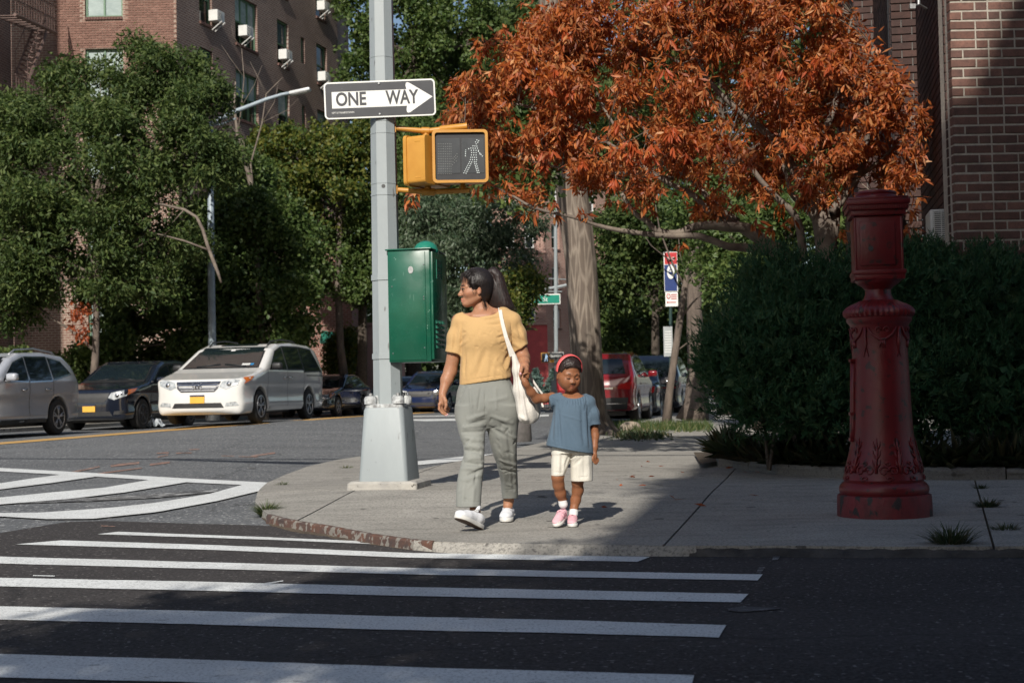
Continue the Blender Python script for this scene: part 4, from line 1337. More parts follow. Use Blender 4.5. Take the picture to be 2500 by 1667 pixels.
    for i in range(46):
        u_ = random.uniform(-1, 1); w_ = random.uniform(-.5, 1)
        pts = [np.array(c_) + np.array((u_ * r * .8, -math.sqrt(max(0, 1 - u_ * u_ * .64)) * r, 0)) for c_, r in zip(ch, rr)]
        sgn = random.choice((-1, 1))
        for j in range(1, len(pts) - 1): S.fold(pts[j], pts[j + 1], .0045, sgn * .0035)
    put('ponytail', S, M['hair_tail'], hair)
    mb = MB()
    for i in range(110):
        u_ = random.uniform(-1.1, 1.1); e = random.uniform(0, .03)
        pts = []
        for j, (c_, r) in enumerate(zip(ch[1:], rr[1:])):
            g = j / 6.0
            pts.append(Vector(c_) + Vector((u_ * r * (1 + .15 * g) + random.uniform(-.003, .003) + .01 * g * u_, -math.sqrt(max(0.02, 1.25 - u_ * u_)) * r * .92, 0)))
        pts[-1] += Vector((random.uniform(-.03, .04), 0, random.uniform(-.03, .01)))
        mb.tube(pts, [.0016] * (len(pts) - 1) + [.0004], 4, cap=False)
    mb.build('loose_strand', M['hair_tail'], hair)['kind'] = 'stuff'
    # strands drawn back over the head to the tie
    mb = MB(); cc_ = np.array((-.013, 0, .038)); rr_ = np.array((.104, .087, .098)); tie = np.array((-.80, .0, .60)); tie /= np.linalg.norm(tie)
    for i in range(520):
        if i % 6 == 0: st = np.array((.70 + random.uniform(-.12, .08), random.uniform(-.2, .8), .35 + random.uniform(-.1, .35)))
        else: st = np.array((random.uniform(-.1, .75), random.uniform(.45, 1.0), random.uniform(-.45, .55)))
        st /= np.linalg.norm(st)
        pts = []; lft = random.uniform(1.0, 1.035)
        for t in np.linspace(0, 1, 8):
            d = st * (1 - t) + tie * t + np.array((0, 0, .12 * math.sin(math.pi * t) * random.uniform(.6, 1.2))); d /= np.linalg.norm(d)
            pts.append(Vector(L(*(cc_ + d * rr_ * (lft if 0 < t < 1 else .99)))))
        mb.tube(pts, [.0005] + [.0011] * 6 + [.0008], 3, cap=False)
    for i in range(22):   # wispy fringe
        y = random.uniform(-.01, .06); x0 = .068 - y * .3
        pts = [Vector(L(x0 - .02, y, .118 - y * .4)), Vector(L(x0 + .018, y * 1.05, .098 - y * .4)), Vector(L(.093 - y * .35, y * 1.15, .062 + random.uniform(-.01, .01))), Vector(L(.096 - y * .4, y * 1.2 + random.uniform(-.006, .01), .035 + random.uniform(-.018, .015)))]
        mb.tube(pts, [.0012, .0012, .0008, .0003], 3, cap=False)
    for i in range(40):   # sideburn wisps
        pts = [Vector(L(.05, .06, .075)), Vector(L(.05 + random.uniform(-.02, .01), .074, .03)), Vector(L(.025 + random.uniform(-.015, .012), .076, -.015 + random.uniform(-.03, .01)))]
        mb.tube(pts, [.0012, .001, .0003], 3, cap=False)
    mb.build('hair_strands', M['hair'], hair)['kind'] = 'stuff'
    mb = MB()
    for i in range(26):
        a = L(random.uniform(-.02, .06), random.uniform(.02, .08), random.uniform(.06, .12))
        a = Vector(a); b_ = a + Vector((random.uniform(-.06, -.01), -.01, random.uniform(-.03, .03))); c_ = b_ + Vector((random.uniform(-.03, .02), 0, random.uniform(-.04, .0)))
        mb.tube([a, b_, c_], [.0009, .0007, .0003], 3, cap=False)
    for i in range(14):
        a = Vector(L(-.03, .075, -.06)); b_ = a + Vector((random.uniform(-.01, .03), -.005, -.04)); c_ = b_ + Vector((random.uniform(-.02, .03), 0, random.uniform(-.05, -.02)))
        mb.tube([a, b_, c_], [.0014, .001, .0004], 3, cap=False)
    mb.build('stray_hair', M['hair'], hair)['kind'] = 'stuff'

    # t-shirt
    S = SDF((root_loc.x - .40, 8.86, .82), (root_loc.x + .42, 9.36, 1.46), .0045)
    def row(cyy, l, r, ry, dy=0.0):
        a = W(l, cyy, dy); b = W(r, cyy, dy)
        return ((a[2] + b[2]) / 2, (a[0] + b[0]) / 2, YW + dy, (b[0] - a[0]) / 2, ry)
    S.zloft([row(690, 183, 468, .118, .0), row(600, 185, 466, .114), row(506, 190, 458, .112, -.002), row(420, 187, 470, .124, -.010), row(350, 180, 480, .116, -.004), row(312, 182, 476, .098), row(288, 205, 462, .078), row(262, 245, 430, .060)], .0)
    S.cap(W(250, 294), W(192, 322), .042, .050, .03); S.cap(W(420, 284), W(470, 316), .045, .050, .03)
    S.merge_cut([W(188, 330), W(166, 410, .0), W(147, 530, .0)], [.052, .055, .056], W(148, 497), (-.21, 0, -.98), .03)
    S.merge_cut([W(474, 326), W(497, 395, .01), W(524, 500, .02)], [.052, .056, .056], W(514, 474), (.50, 0, -.86), .03)
    # hem, tilted up to the image right
    p_ = W(325, 653); n_ = Vector((.135, 0, -1)).normalized()
    sl, X, Y, Z = S.sl(W(160, 720) - (0, .2, 0), W(500, 600) + (0, .2, 0))
    S.smax(sl, (X - p_[0]) * n_.x + (Z - p_[2]) * n_.z + 0 * Y, .004)
    S.ell(W(300, 258, -.02), (.118, .130, .062), .006, None, True)
    fr = -.105
    def fo(a, b, w, amp, d=fr): S.ffold(W(*a, -.1), W(*b, -.1), w, amp * 1.25)
    for a, b, w, amp in (((300, 305), (398, 292), .010, .009), ((320, 318), (405, 306), .008, -.007), ((330, 330), (408, 318), .008, .007), ((340, 345), (412, 338), .007, -.005),
                         ((395, 400), (425, 385), .008, .006), ((385, 415), (420, 405), .007, -.005), ((430, 480), (462, 430), .010, .008), ((425, 560), (462, 470), .012, -.009), ((440, 590), (465, 500), .010, .009),
                         ((395, 590), (450, 640), .010, .008), ((410, 560), (460, 610), .010, -.008), ((380, 540), (440, 600), .009, .006), ((255, 600), (300, 470), .013, .006), ((280, 620), (325, 480), .013, -.005),
                         ((330, 640), (340, 500), .014, .005), ((210, 620), (215, 480), .012, -.006), ((196, 560), (230, 430), .010, .006), ((188, 440), (215, 400), .008, -.006), ((190, 455), (225, 430), .008, .006),
                         ((360, 650), (375, 560), .012, .005), ((230, 655), (240, 580), .012, .005)):
        fo(a, b, w, amp * .9)
    r2 = random.Random(5)
    for i in range(70):
        x = r2.uniform(195, 455); y = r2.uniform(340, 640); an = r2.gauss(1.2 if x < 320 else -1.0, .6); ln = r2.uniform(15, 55)
        fo((x, y), (x + ln * math.cos(an), y - ln * math.sin(an)), r2.uniform(.004, .008), r2.choice((-1, 1)) * r2.uniform(.0015, .0035))
    for a, b, w, amp in (((165, 340), (150, 480), .012, -.006), ((185, 350), (178, 480), .010, .006), ((140, 420), (135, 480), .010, .004), ((500, 340), (525, 440), .012, -.006), ((485, 380), (520, 420), .010, .006), ((478, 440), (530, 470), .012, .008), ((500, 400), (545, 445), .010, -.006), ((520, 370), (548, 430), .010, .004)):
        fo(a, b, w, amp, -.055)
    S.ffold(W(205, 287, -.08), W(300, 303, -.095), .005, .005); S.ffold(W(300, 303, -.095), W(398, 274, -.08), .005, .005)
    S.ffold(W(183, 652, -.11), W(466, 608, -.11), .004, -.0035, 9)
    S.ffold(W(196, 330, -.1), W(190, 500, -.1), .004, -.004); S.ffold(W(462, 318, -.1), W(474, 470, -.1), .004, -.004)
    put('t_shirt', S, M['tee'], body)

    # trousers
    S = SDF((root_loc.x - .30, 8.72, .05), (root_loc.x + .32, 9.66, .98), .0045)
    S.zloft([row(905, 225, 450, .05), row(850, 172, 499, .098), row(806, 162, 507, .122), row(763, 163, 504, .128), row(700, 171, 488, .118), row(655, 186, 464, .105), row(620, 196, 455, .10)], .0)
    S.zloft([row(1338, 163, 300, .074, -.20), row(1260, 165, 304, .072, -.175), row(1200, 170, 308, .072, -.155), row(1150, 178, 314, .074, -.14), row(1100, 192, 318, .077, -.12), row(1050, 206, 319, .078, -.10), row(1000, 202, 321, .080, -.075),
             row(950, 185, 323, .085, -.055), row(900, 172, 325, .092, -.035), row(850, 164, 327, .105, -.015), row(790, 170, 322, .105, 0)], .03)
    S.zloft([row(1288, 415, 503, .062, .335), row(1255, 412, 503, .064, .31), row(1200, 408, 502, .066, .26), row(1150, 398, 500, .070, .20), row(1100, 385, 498, .074, .15), row(1050, 368, 497, .078, .10), row(1000, 352, 497, .082, .07),
             row(950, 342, 500, .088, .045), row(900, 333, 504, .094, .03), row(850, 327, 507, .105, .015), row(790, 330, 505, .105, 0)], .03)
    S.fold(W(322, 690, -.12), W(326, 850, -.115), .007, -.008); S.fold(W(325, 850, -.115), W(328, 910, -.09), .010, -.014)
    def fo2(a, b, w, amp, d): S.ffold(W(*a, d), W(*b, d), w * .75, amp * 2.2)
    for a, b, w, amp, d in (((240, 690), (250, 820), .010, .006, -.125), ((215, 680), (180, 760), .009, -.006, -.115), ((300, 690), (285, 800), .010, -.005, -.13), ((380, 690), (385, 800), .010, .005, -.125), ((465, 680), (495, 770), .010, -.006, -.10),
                            ((230, 860), (320, 830), .013, .009, -.125), ((240, 885), (322, 862), .012, -.008, -.12), ((215, 900), (318, 890), .013, .009, -.125), ((200, 930), (312, 925), .012, -.007, -.13), ((215, 960), (310, 975), .013, .007, -.135),
                            ((225, 1000), (312, 1015), .014, .010, -.155), ((215, 1030), (318, 1040), .012, -.008, -.17), ((220, 1065), (318, 1075), .014, .011, -.18), ((205, 1095), (315, 1110), .013, -.010, -.19), ((195, 1130), (305, 1120), .014, .010, -.20),
                            ((230, 1165), (310, 1130), .012, -.008, -.21), ((200, 1190), (300, 1165), .014, .006, -.22), ((262, 1180), (255, 1320), .014, .006, -.265), ((210, 1200), (200, 1320), .014, .005, -.265), ((275, 1140), (262, 1230), .012, -.006, -.23),
                            ((360, 840), (470, 880), .014, .006, -.09), ((350, 900), (450, 960), .014, -.006, -.06), ((400, 960), (430, 1100), .016, .007, -.01), ((450, 940), (470, 1120), .016, -.007, -.01), ((380, 1000), (420, 1150), .013, .006, .04),
                            ((425, 1150), (440, 1250), .012, .006, .15), ((470, 1130), (480, 1250), .012, -.005, .17), ((400, 1080), (490, 1110), .012, .007, .06), ((405, 1130), (495, 1150), .012, -.006, .11), ((350, 760), (440, 740), .014, .004, -.13)):
        fo2(a, b, w, amp, d)
    for i in range(40):
        l_ = random.random() < .5
        cy0 = random.uniform(840, 1300) if l_ else random.uniform(840, 1260)
        t = (cy0 - 840) / 480
        if l_: x0 = random.uniform(185, 300); d = -.12 - .15 * t
        else: x0 = random.uniform(350 + 60 * t, 490); d = -.085 + .33 * t
        fo2((x0, cy0), (x0 + random.uniform(-40, 40), cy0 + random.uniform(-30, 50)), .011, random.choice((-1, 1)) * .0035, d)
    p_ = W(235, 1334, -.2)
    sl, X, Y, Z = S.sl((root_loc.x - .30, 8.72, .05), W(330, 1250, -.0) + (0, .1, 0)); S.smax(sl, p_[2] - Z + 0 * X + 0 * Y, 0)
    S.ffold(W(165, 1306, -.27), W(300, 1312, -.27), .004, -.003, 8); S.ffold(W(415, 1245, .26), W(502, 1236, .26), .004, -.003, 8)
    put('trousers', S, M['trousers'], body)
    # shoes
    hl = At(1172, 1290, 8.86); shoe(body, 'shoe', Vector((hl.x, hl.y, H(hl.x, hl.y) + .004)), R_(-128), R_(21), .95, M['shoe_w'], 'laces', M['rubber_b'])
    hl = At(1243, 1262, 9.53); shoe(body, 'shoe', Vector((hl.x, hl.y, H(hl.x, hl.y) + .002)), R_(-96), 0.0, .94, M['shoe_w'], 'laces', M['rubber_b'])
    # nails
    for i, p in enumerate(((240, 408),)):
        MB().ball(Hn(p[0], p[1], -.268), .0075, 8, 6, (1, .5, 1.2)).build('nail', M['nail'], body, smooth=True)
    for x, y, d in ((110, 837, -.05), (118, 832, -.035)):
        MB().ball(W(x, y, d), .005, 8, 6, (1, .6, 1)).build('nail', M['nail'], body, smooth=True)
    return body, Hn
wom, Hn = woman()

# ================================================================== the canvas bag on her shoulder
def bag():
    S = SDF(W(395, 905) - np.array((0, .25, .0)), W(690, 520) + np.array((0, .12, .02)), .0045)
    # panel hanging from the shoulder strap, widening to a soft pouch
    ch = [(478, 500, -.115), (500, 590, -.115), (520, 700, -.105), (540, 800, -.09)]
    S.chain([W(*c_) for c_ in ch], [.014, .028, .046, .052], .03)
    S.ell(W(566, 812, -.07), (.058, .055, .085), .04)
    S.ell(W(590, 770, -.05), (.040, .045, .105), .04)
    S.ell(W(535, 850, -.10), (.034, .035, .030), .03)
    for a, b, w, amp in (((485, 520, -.13), (512, 860, -.13), .009, .008), ((500, 560, -.145), (530, 840, -.15), .009, -.010), ((512, 600, -.15), (550, 860, -.15), .010, .008), ((530, 700, -.15), (570, 875, -.14), .010, -.014),
                         ((555, 690, -.12), (590, 870, -.12), .012, .008), ((575, 700, -.11), (612, 840, -.10), .010, -.010), ((505, 840, -.13), (560, 870, -.15), .008, .008), ((515, 855, -.13), (550, 890, -.14), .007, -.006), ((540, 640, -.12), (600, 790, -.11), .010, .006)):
        S.ffold(W(*a), W(*b), w, amp)
    V, Q = S.mesh()
    o = np_mesh('tote_bag', V, Q, M['canvas_bag'], None, True, True)
    c_ = Vector(W(560, 870, -.07)); o.location = c_; o.data.transform(Matrix.Translation(-c_))
    tag(o, 'off-white canvas tote bag hanging from the woman\'s shoulder down past her hip', 'bag')
    def ribbon(name, pts, ws, mat=M['canvas_bag']):
        pts = [Vector(p) for p in pts]; vs = []; fs = []
        for i, p in enumerate(pts):
            d = (pts[min(i + 1, len(pts) - 1)] - pts[max(i - 1, 0)]).normalized()
            s_ = d.cross(Vector((0, -1, 0))).normalized() * ws[i]
            for q in (-s_ + Vector((0, -.002, 0)), s_ + Vector((0, -.002, 0)), s_ + Vector((0, .002, 0)), -s_ + Vector((0, .002, 0))): vs.append(p + q)
        for i in range(len(pts) - 1):
            for j in range(4): k = (j + 1) % 4; fs.append((i * 4 + j, i * 4 + k, i * 4 + 4 + k, i * 4 + 4 + j))
        fs.append((3, 2, 1, 0)); n = (len(pts) - 1) * 4; fs.append((n, n + 1, n + 2, n + 3))
        return MB().add(vs, fs).build(name, mat, o, smooth=False)
    ribbon('shoulder_strap', [W(402, 246, .03), W(405, 262, -.055), W(411, 300, -.105), W(422, 350, -.125), W(438, 410, -.135), W(455, 460, -.132), W(474, 512, -.125)], [.011, .011, .011, .0115, .012, .014, .020])
    ribbon('handle', [W(556, 608, -.06), W(580, 640, -.06), W(612, 688, -.06), W(640, 724, -.05)], [.006] * 4)
    ribbon('handle', [W(600, 690, -.02), W(628, 760, -.02), W(645, 800, -.03), W(672, 806, -.03), W(680, 790, -.02)], [.006] * 5)
    ribbon('handle', [W(560, 605, -.05), W(588, 660, -.04), W(606, 700, -.03)], [.008] * 3)
    return o
bag()

# ================================================================== the child
def child():
    Y0 = 8.98
    def K(cx, cyy, d=0.0): return W(cx, cyy, d, Y0)
    rx0 = K(800, 1200)[0]
    Cx = K(779, 612, 0)
    S = SDF((rx0 - .46, 8.66, -.01), (rx0 + .22, 9.28, 1.06), .0042)
    Rh = headframe(Cx, -math.pi / 2 + R_(19), R_(15), R_(-3))
    L = head(S, Cx, Rh, .90, child=True)
    S.chain([K(785, 650, .02), K(800, 715, .03), K(805, 760, .03)], [.038, .038, .055], .02)
    S.cap(K(760, 742, .01), K(715, 748, .01), .026, .024, .03); S.cap(K(845, 748, .0), K(890, 757, .0), .026, .026, .03)
    S.cap(K(780, 755, -.03), K(850, 757, -.03), .026, .026, .03)
    S.chain([K(800, 790, .01), K(800, 960, .01)], [.065, .075], .03)
    # right arm raised to the woman's hand
    def Hc(x, y, d): return np.array(At(1240 + x / 7.8375, 860 + y / 7.8375, Y0 + d))
    S.chain([Hc(850, 850, .0), Hc(700, 880, -.03), Hc(545, 885, -.05), Hc(440, 760, -.08), Hc(350, 610, -.115), Hc(322, 560, -.12)], [.030, .0275, .029, .0265, .0185, .019], .015)
    S.ell(Hc(330, 500, -.10), (.020, .018, .024), .012)
    for i, (a, b, c_) in enumerate((((385, 480), (402, 400), (372, 380)), ((362, 455), (372, 392), (340, 398)), ((335, 440), (338, 395), (312, 412)), ((312, 440), (305, 410), (288, 425)))):
        S.chain([Hc(335, 500, -.11), Hc(*a, -.135), Hc(*b, -.145), Hc(*c_, -.155)], [.009, .0068, .0064, .0055], .004)
    # left arm hanging
    S.chain([K(902, 775, .0), K(918, 880, .02), K(924, 950, .02), K(920, 1010, -.0), K(918, 1048, -.01)], [.032, .027, .025, .021, .0175], .015)
    S.ell(K(922, 1062, -.015), (.016, .017, .022), .012)
    for i, pts in enumerate((((915, 1075), (916, 1088), (922, 1100)), ((922, 1080), (925, 1093), (930, 1104)), ((930, 1078), (934, 1090), (937, 1098)), ((937, 1072), (941, 1082), (943, 1090)))):
        S.chain([K(922, 1065, -.015)] + [K(x, y, -.03 + i * .008) for x, y in pts], [.008, .0062, .0058, .0048], .004)
    S.chain([K(914, 1055, -.03), K(911, 1072, -.035), K(912, 1084, -.035)], [.008, .0065, .005], .005)
    # legs
    S.chain([K(738, 1060, 0), K(720, 1175, -.03), K(724, 1215, -.01), K(735, 1262, .02), K(746, 1300, .04), K(748, 1318, .04)], [.058, .036, .034, .033, .0225, .023], .02)
    S.chain([K(850, 1060, .0), K(828, 1195, .02), K(830, 1245, .05), K(818, 1300, .06), K(809, 1345, .05), K(807, 1370, .045)], [.058, .035, .034, .030, .0225, .023], .02)
    S.chain([K(800, 960, .01), K(740, 1060, 0)], [.07, .058], .02); S.chain([K(800, 960, .01), K(850, 1060, 0)], [.07, .058], .02)
    V, Q = S.mesh()
    body = np_mesh('person', V, Q, M['skin'], None, True, True)
    loc = Vector((rx0, Y0, 0)); body.location = loc; body.data.transform(Matrix.Translation(-loc))
    set_vcol(body, skin_cols(V, (0.25, 0.105, 0.050), [
        (L(.095, 0, -.0615), (.018, .02, .0085), (0.26, 0.085, 0.055), .7), (L(.092, 0, -.074), (.018, .02, .0085), (0.30, 0.10, 0.065), .7),
        (L(.075, .031, -.004), (.014, .018, .012), (0.20, 0.075, 0.036), .5), (L(.075, -.031, -.004), (.014, .018, .012), (0.20, 0.075, 0.036), .5),
        (L(.07, .04, -.035), (.025, .022, .02), (0.36, 0.13, 0.06), .4)]))
    tag(body, 'small child in a blue top and cream shorts with a coral headband, looking down', 'person')
    def lt(pts, r, nm, mat): return MB().tube([Vector(L(*p)) for p in pts], r, 6).build(nm, mat, body, smooth=True)
    for s in (-1, 1):
        lt([(.0885, s * .017, -.0085), (.0905, s * .027, -.0125), (.0875, s * .038, -.012), (.080, s * .045, -.0075)], [.0016, .0030, .0030, .0016], 'eyelash', M['lash'])
        lt([(.0915, s * .013, .0175), (.089, s * .027, .0225), (.080, s * .042, .020)], [.0016, .0027, .0014], 'eyebrow', M['lash'])
        lt([(.1075, s * .006, -.0425), (.105, s * .0105, -.0425)], [.002, .002], 'nostril', M['lash'])
    # hair: close curls, short in front, puffed at the back
    S = SDF(Cx - np.array((.16, .16, .16)), Cx + np.array((.16, .2, .17)), .0035)
    def E(c, r, k=.01, sub=False): S.ell(L(*c), np.array(r) * .90, k, Rh, sub)
    E((-.014, 0, .040), (.105, .086, .096), 0)
    E((-.085, 0, -.02), (.05, .06, .05), .03)
    S.plane(L(.074, 0, .074), Rh @ Vector((.86, 0, -.51)), .008)
    E((.03, .092, -.015), (.04, .03, .045), .008, True); E((.03, -.092, -.015), (.04, .03, .045), .008, True)
    for i in range(300):
        t = random.uniform(0, math.pi); p = random.uniform(-.2, 1.5)
        d = np.array((math.cos(p) * math.cos(t - math.pi / 2) * random.choice((-1, 1)), math.cos(p) * math.sin(t - math.pi / 2), math.sin(p)))
        c_ = np.array((-.014, 0, .040)) + d * np.array((.105, .086, .096))
        q = L(*c_); S.fold(q, q + np.random.default_rng(i).normal(0, .004, 3), .004, random.choice((.004, -.004)))
    for i in range(12):
        y = -.05 + i * .0092
        S.cap(L(.07, y, .088 - abs(y) * .4), L(.088 - abs(y) * .35, y, .066 - abs(y) * .3), .007, .002, .005)
    hair = put('hair', S, M['hair_child'], body)
    # headband: strip over the crown
    vs = []; fs = []; n = 30
    for i in range(n + 1):
        t = -R_(100) + R_(200) * i / n
        for dx, off in ((.026, .000), (.024, .0045), (-.012, .0045), (-.014, 0)):
            y = math.sin(t) * (.090 + off); z = .036 + math.cos(t) * (.1025 + off)
            x = -.008 + dx + (math.cos(t)) * .006
            vs.append(L(x, y, z))
    for i in range(n):
        for j in range(3): a = i * 4 + j; fs.append((a, a + 1, a + 5, a + 4))
    MB().add([tuple(v) for v in vs], fs).build('headband', M['band'], body, smooth=True)
    # blue top
    def row(cyy, l, r, ry, dy=0.0):
        a = K(l, cyy, dy); b = K(r, cyy, dy)
        return ((a[2] + b[2]) / 2, (a[0] + b[0]) / 2, Y0 + dy, (b[0] - a[0]) / 2, ry)
    S = SDF((rx0 - .22, 8.78, .42), (rx0 + .22, 9.20, .86), .0042)
    S.zloft([row(1075, 646, 918, .135), row(1000, 655, 912, .122), row(920, 674, 900, .105), row(850, 690, 894, .094, -.003), row(800, 698, 892, .086, -.003), row(765, 700, 895, .076), row(740, 715, 885, .060), row(718, 742, 862, .05)], 0)
    S.cap(K(750, 745), K(700, 752), .036, .037, .03); S.cap(K(850, 748), K(890, 762), .038, .040, .03)
    S.merge_cut([K(715, 756), K(682, 760, -.01), K(650, 766, -.02)], [.038, .039, .038], K(676, 760), (-.97, 0, -.24), .02)
    S.merge_cut([K(888, 772), K(908, 830, .0), K(926, 920, .01)], [.040, .041, .041], K(925, 888), (0, 0, -1), .02)
    p_ = K(780, 1022); n_ = Vector((-.20, 0, -1)).normalized()
    sl, X, Y, Z = S.sl(K(600, 1150) - (0, .2, 0), K(960, 940) + (0, .2, 0))
    S.smax(sl, (X - p_[0]) * n_.x + (Z - p_[2]) * n_.z + 0 * Y, .003)
    S.ell(K(806, 712, -.012), (.078, .080, .046), .006, None, True)
    for i in range(22):       # gathers under the neckline
        x = 735 + i * 7.0
        yb = 752 - abs(x - 806) * .22
        S.ffold(K(x, yb, -.075), K(x + (x - 806) * .18 + random.uniform(-4, 4), yb + random.uniform(28, 60), -.088), .005, (.005 if i % 2 else -.006))
    for a, b, w, amp, d in (((700, 790), (690, 960), .010, -.010, -.075), ((712, 800), (712, 990), .011, .009, -.09), ((725, 810), (735, 1000), .010, -.007, -.10), ((740, 850), (760, 1010), .012, .006, -.105),
                            ((730, 830), (850, 865), .006, .004, -.10), ((850, 790), (860, 1000), .010, -.005, -.10), ((868, 780), (880, 1000), .010, .006, -.09), ((885, 790), (895, 1010), .010, -.009, -.075),
                            ((800, 900), (860, 1000), .014, .005, -.11), ((770, 880), (820, 1010), .014, -.004, -.11), ((880, 760), (868, 810), .007, -.007, -.075), ((860, 755), (880, 800), .006, .006, -.08),
                            ((900, 820), (915, 880), .009, -.005, -.045), ((930, 800), (945, 870), .009, .004, -.035), ((905, 800), (890, 840), .008, -.006, -.05), ((690, 740), (720, 770), .007, -.005, -.05)):
        S.ffold(K(*a, d), K(*b, d), w, amp * 1.3)
    S.ffold(K(652, 985, -.11), K(908, 1046, -.11), .004, -.003, 8)
    put('blouse', S, M['bluetop'], body)
    S = SDF((rx0 - .20, 8.80, .27), (rx0 + .20, 9.18, .60), .0042)
    S.zloft([row(1040, 690, 908, .095), row(980, 700, 900, .088), row(940, 705, 895, .08)], 0)
    S.zloft([row(1166, 684, 757, .060, -.015), row(1110, 685, 778, .066, -.01), row(1060, 686, 795, .075, -.0), row(1010, 690, 798, .082)], .015)
    S.zloft([row(1195, 791, 912, .066, .01), row(1130, 790, 912, .070, .01), row(1060, 792, 911, .078, .0), row(1010, 795, 908, .082)], .015)
    for a, b, w, amp, d in (((725, 1050), (722, 1150), .009, .006, -.07), ((745, 1050), (742, 1150), .009, -.006, -.07), ((780, 1060), (760, 1120), .008, -.007, -.075), ((800, 1080), (830, 1050), .009, .007, -.075), ((810, 1110), (850, 1070), .009, -.006, -.07),
                            ((835, 1100), (830, 1190), .009, .006, -.06), ((862, 1060), (868, 1180), .009, -.006, -.06), ((885, 1060), (892, 1180), .009, .005, -.055), ((686, 1146), (757, 1148), .003, -.003, -.07), ((791, 1175), (912, 1172), .003, -.003, -.055)):
        S.ffold(K(*a, d), K(*b, d), w, amp * 1.3)
    put('shorts', S, M['shorts'], body)
    for pts, r in (((K(742, 1288, .035), K(750, 1322, .04)), (.0255, .029)), ((K(810, 1338, .05), K(806, 1374, .045)), (.0255, .029))):
        S = SDF(np.minimum(*pts) - .05, np.maximum(*pts) + .05, .004); S.cap(pts[0], pts[1], r[0], r[1], 0)
        n_ = (pts[0] - pts[1]); n_ /= np.linalg.norm(n_); S.plane(pts[0], n_, 0)
        put('sock', S, M['sock'], body)
    toe = At(1040 + 697 / 2.2391, 640 + 1425 / 2.2391, 8.84)
    hl = At(1040 + 758 / 2.2391, 640 + 1372 / 2.2391, 9.03); dz = hl.z
    gz = H(hl.x, hl.y)
    rzz = math.atan2(toe.y - hl.y, toe.x - hl.x)
    shoe(body, 'shoe', Vector((hl.x, hl.y, gz + .052)), rzz, R_(-15), .68, M['shoe_p'], 'velcro')
    hl = At(1040 + 802 / 2.2391, 640 + 1425 / 2.2391, 9.06)
    shoe(body, 'shoe', Vector((hl.x, hl.y, H(hl.x, hl.y) + .003)), R_(-93), 0, .68, M['shoe_p'], 'velcro')
    return body
child()
# ------------------------------------------------------------------ old cast-iron fire alarm pedestal
M['red'] = pm('alarm_red_paint', (0.17, 0.013, 0.015), (0.12, 0.010, 0.012), 4, 0.38, bs=0.35, bd=0.004, bscale=30, speck=((0.05, 0.015, 0.014), .36, 18), rvar=.12)
M['red_base'] = pm('alarm_red_scuffed', (0.19, 0.02, 0.025), (0.10, 0.018, 0.02), 9, 0.6, bs=0.6, bd=0.01, bscale=26, speck=((0.03, 0.022, 0.022), .40, 16), stretch=(1, 1, .6))
fb = At(2158, 1262, 9.05 + .26); fb = Vector((fb.x, 9.29, 0)); fz = H(fb.x, fb.y)
fire = empty('fire_alarm_pedestal', (fb.x, fb.y, fz)); tag(fire, 'tall dark red cast-iron fire alarm pedestal standing on the shaded pavement', 'fire alarm')
def zf(py): return At(2150, py, fb.y).z - fz
sc9 = F / fb.y
def rf(w): return w / 2 / sc9
# half widths read at heights: (pixel row, full width in px)
prof = [(1262, 226), (1240, 226), (1212, 224), (1206, 222), (1204, 212)]
MB().lathe([(rf(w), zf(py)) for py, w in prof], (fb.x, fb.y, fz), 40).build('base_drum', M['red_base'], fire, angle=35)
def shaft_fn(r, t, z):
    f = 1.0
    if zf(1160) > z: pass
    return r
body_prof = [(1206, 206), (1200, 212), (1192, 214), (1184, 210), (1178, 200), (1174, 190), (1168, 194), (1150, 184), (1130, 176), (1105, 162), (1080, 152), (1050, 146), (1000, 142), (950, 138), (900, 135), (850, 132), (810, 134), (795, 140), (790, 146), (786, 150)]
mb = MB(); mb.lathe([(rf(w), zf(py)) for py, w in body_prof], (fb.x, fb.y, fz), 48); mb.build('shaft', M['red'], fire, angle=32)
mb = MB(); mb.lathe([(rf(w), zf(py)) for py, w in [(790, 148), (784, 156), (776, 158), (770, 150)]], (fb.x, fb.y, fz), 48); mb.build('neck_ring', M['red'], fire, angle=32)
# gadrooned cap of the shaft
mb = MB(); mb.lathe([(rf(w), zf(py)) for py, w in [(774, 160), (768, 168), (760, 168), (752, 158), (744, 134), (738, 104), (734, 90)]], (fb.x, fb.y, fz), 160,
                    fn=lambda r, t, z: r * (1 + .022 * math.cos(t * 40)))
mb.build('fluted_cap', M['red'], fire, angle=40)
mb = MB(); mb.lathe([(rf(w), zf(py)) for py, w in [(738, 84), (730, 72), (718, 62), (708, 62), (700, 76), (694, 96), (688, 108), (682, 112), (678, 110)]], (fb.x, fb.y, fz), 36); mb.build('pedestal_neck', M['red'], fire, angle=32)
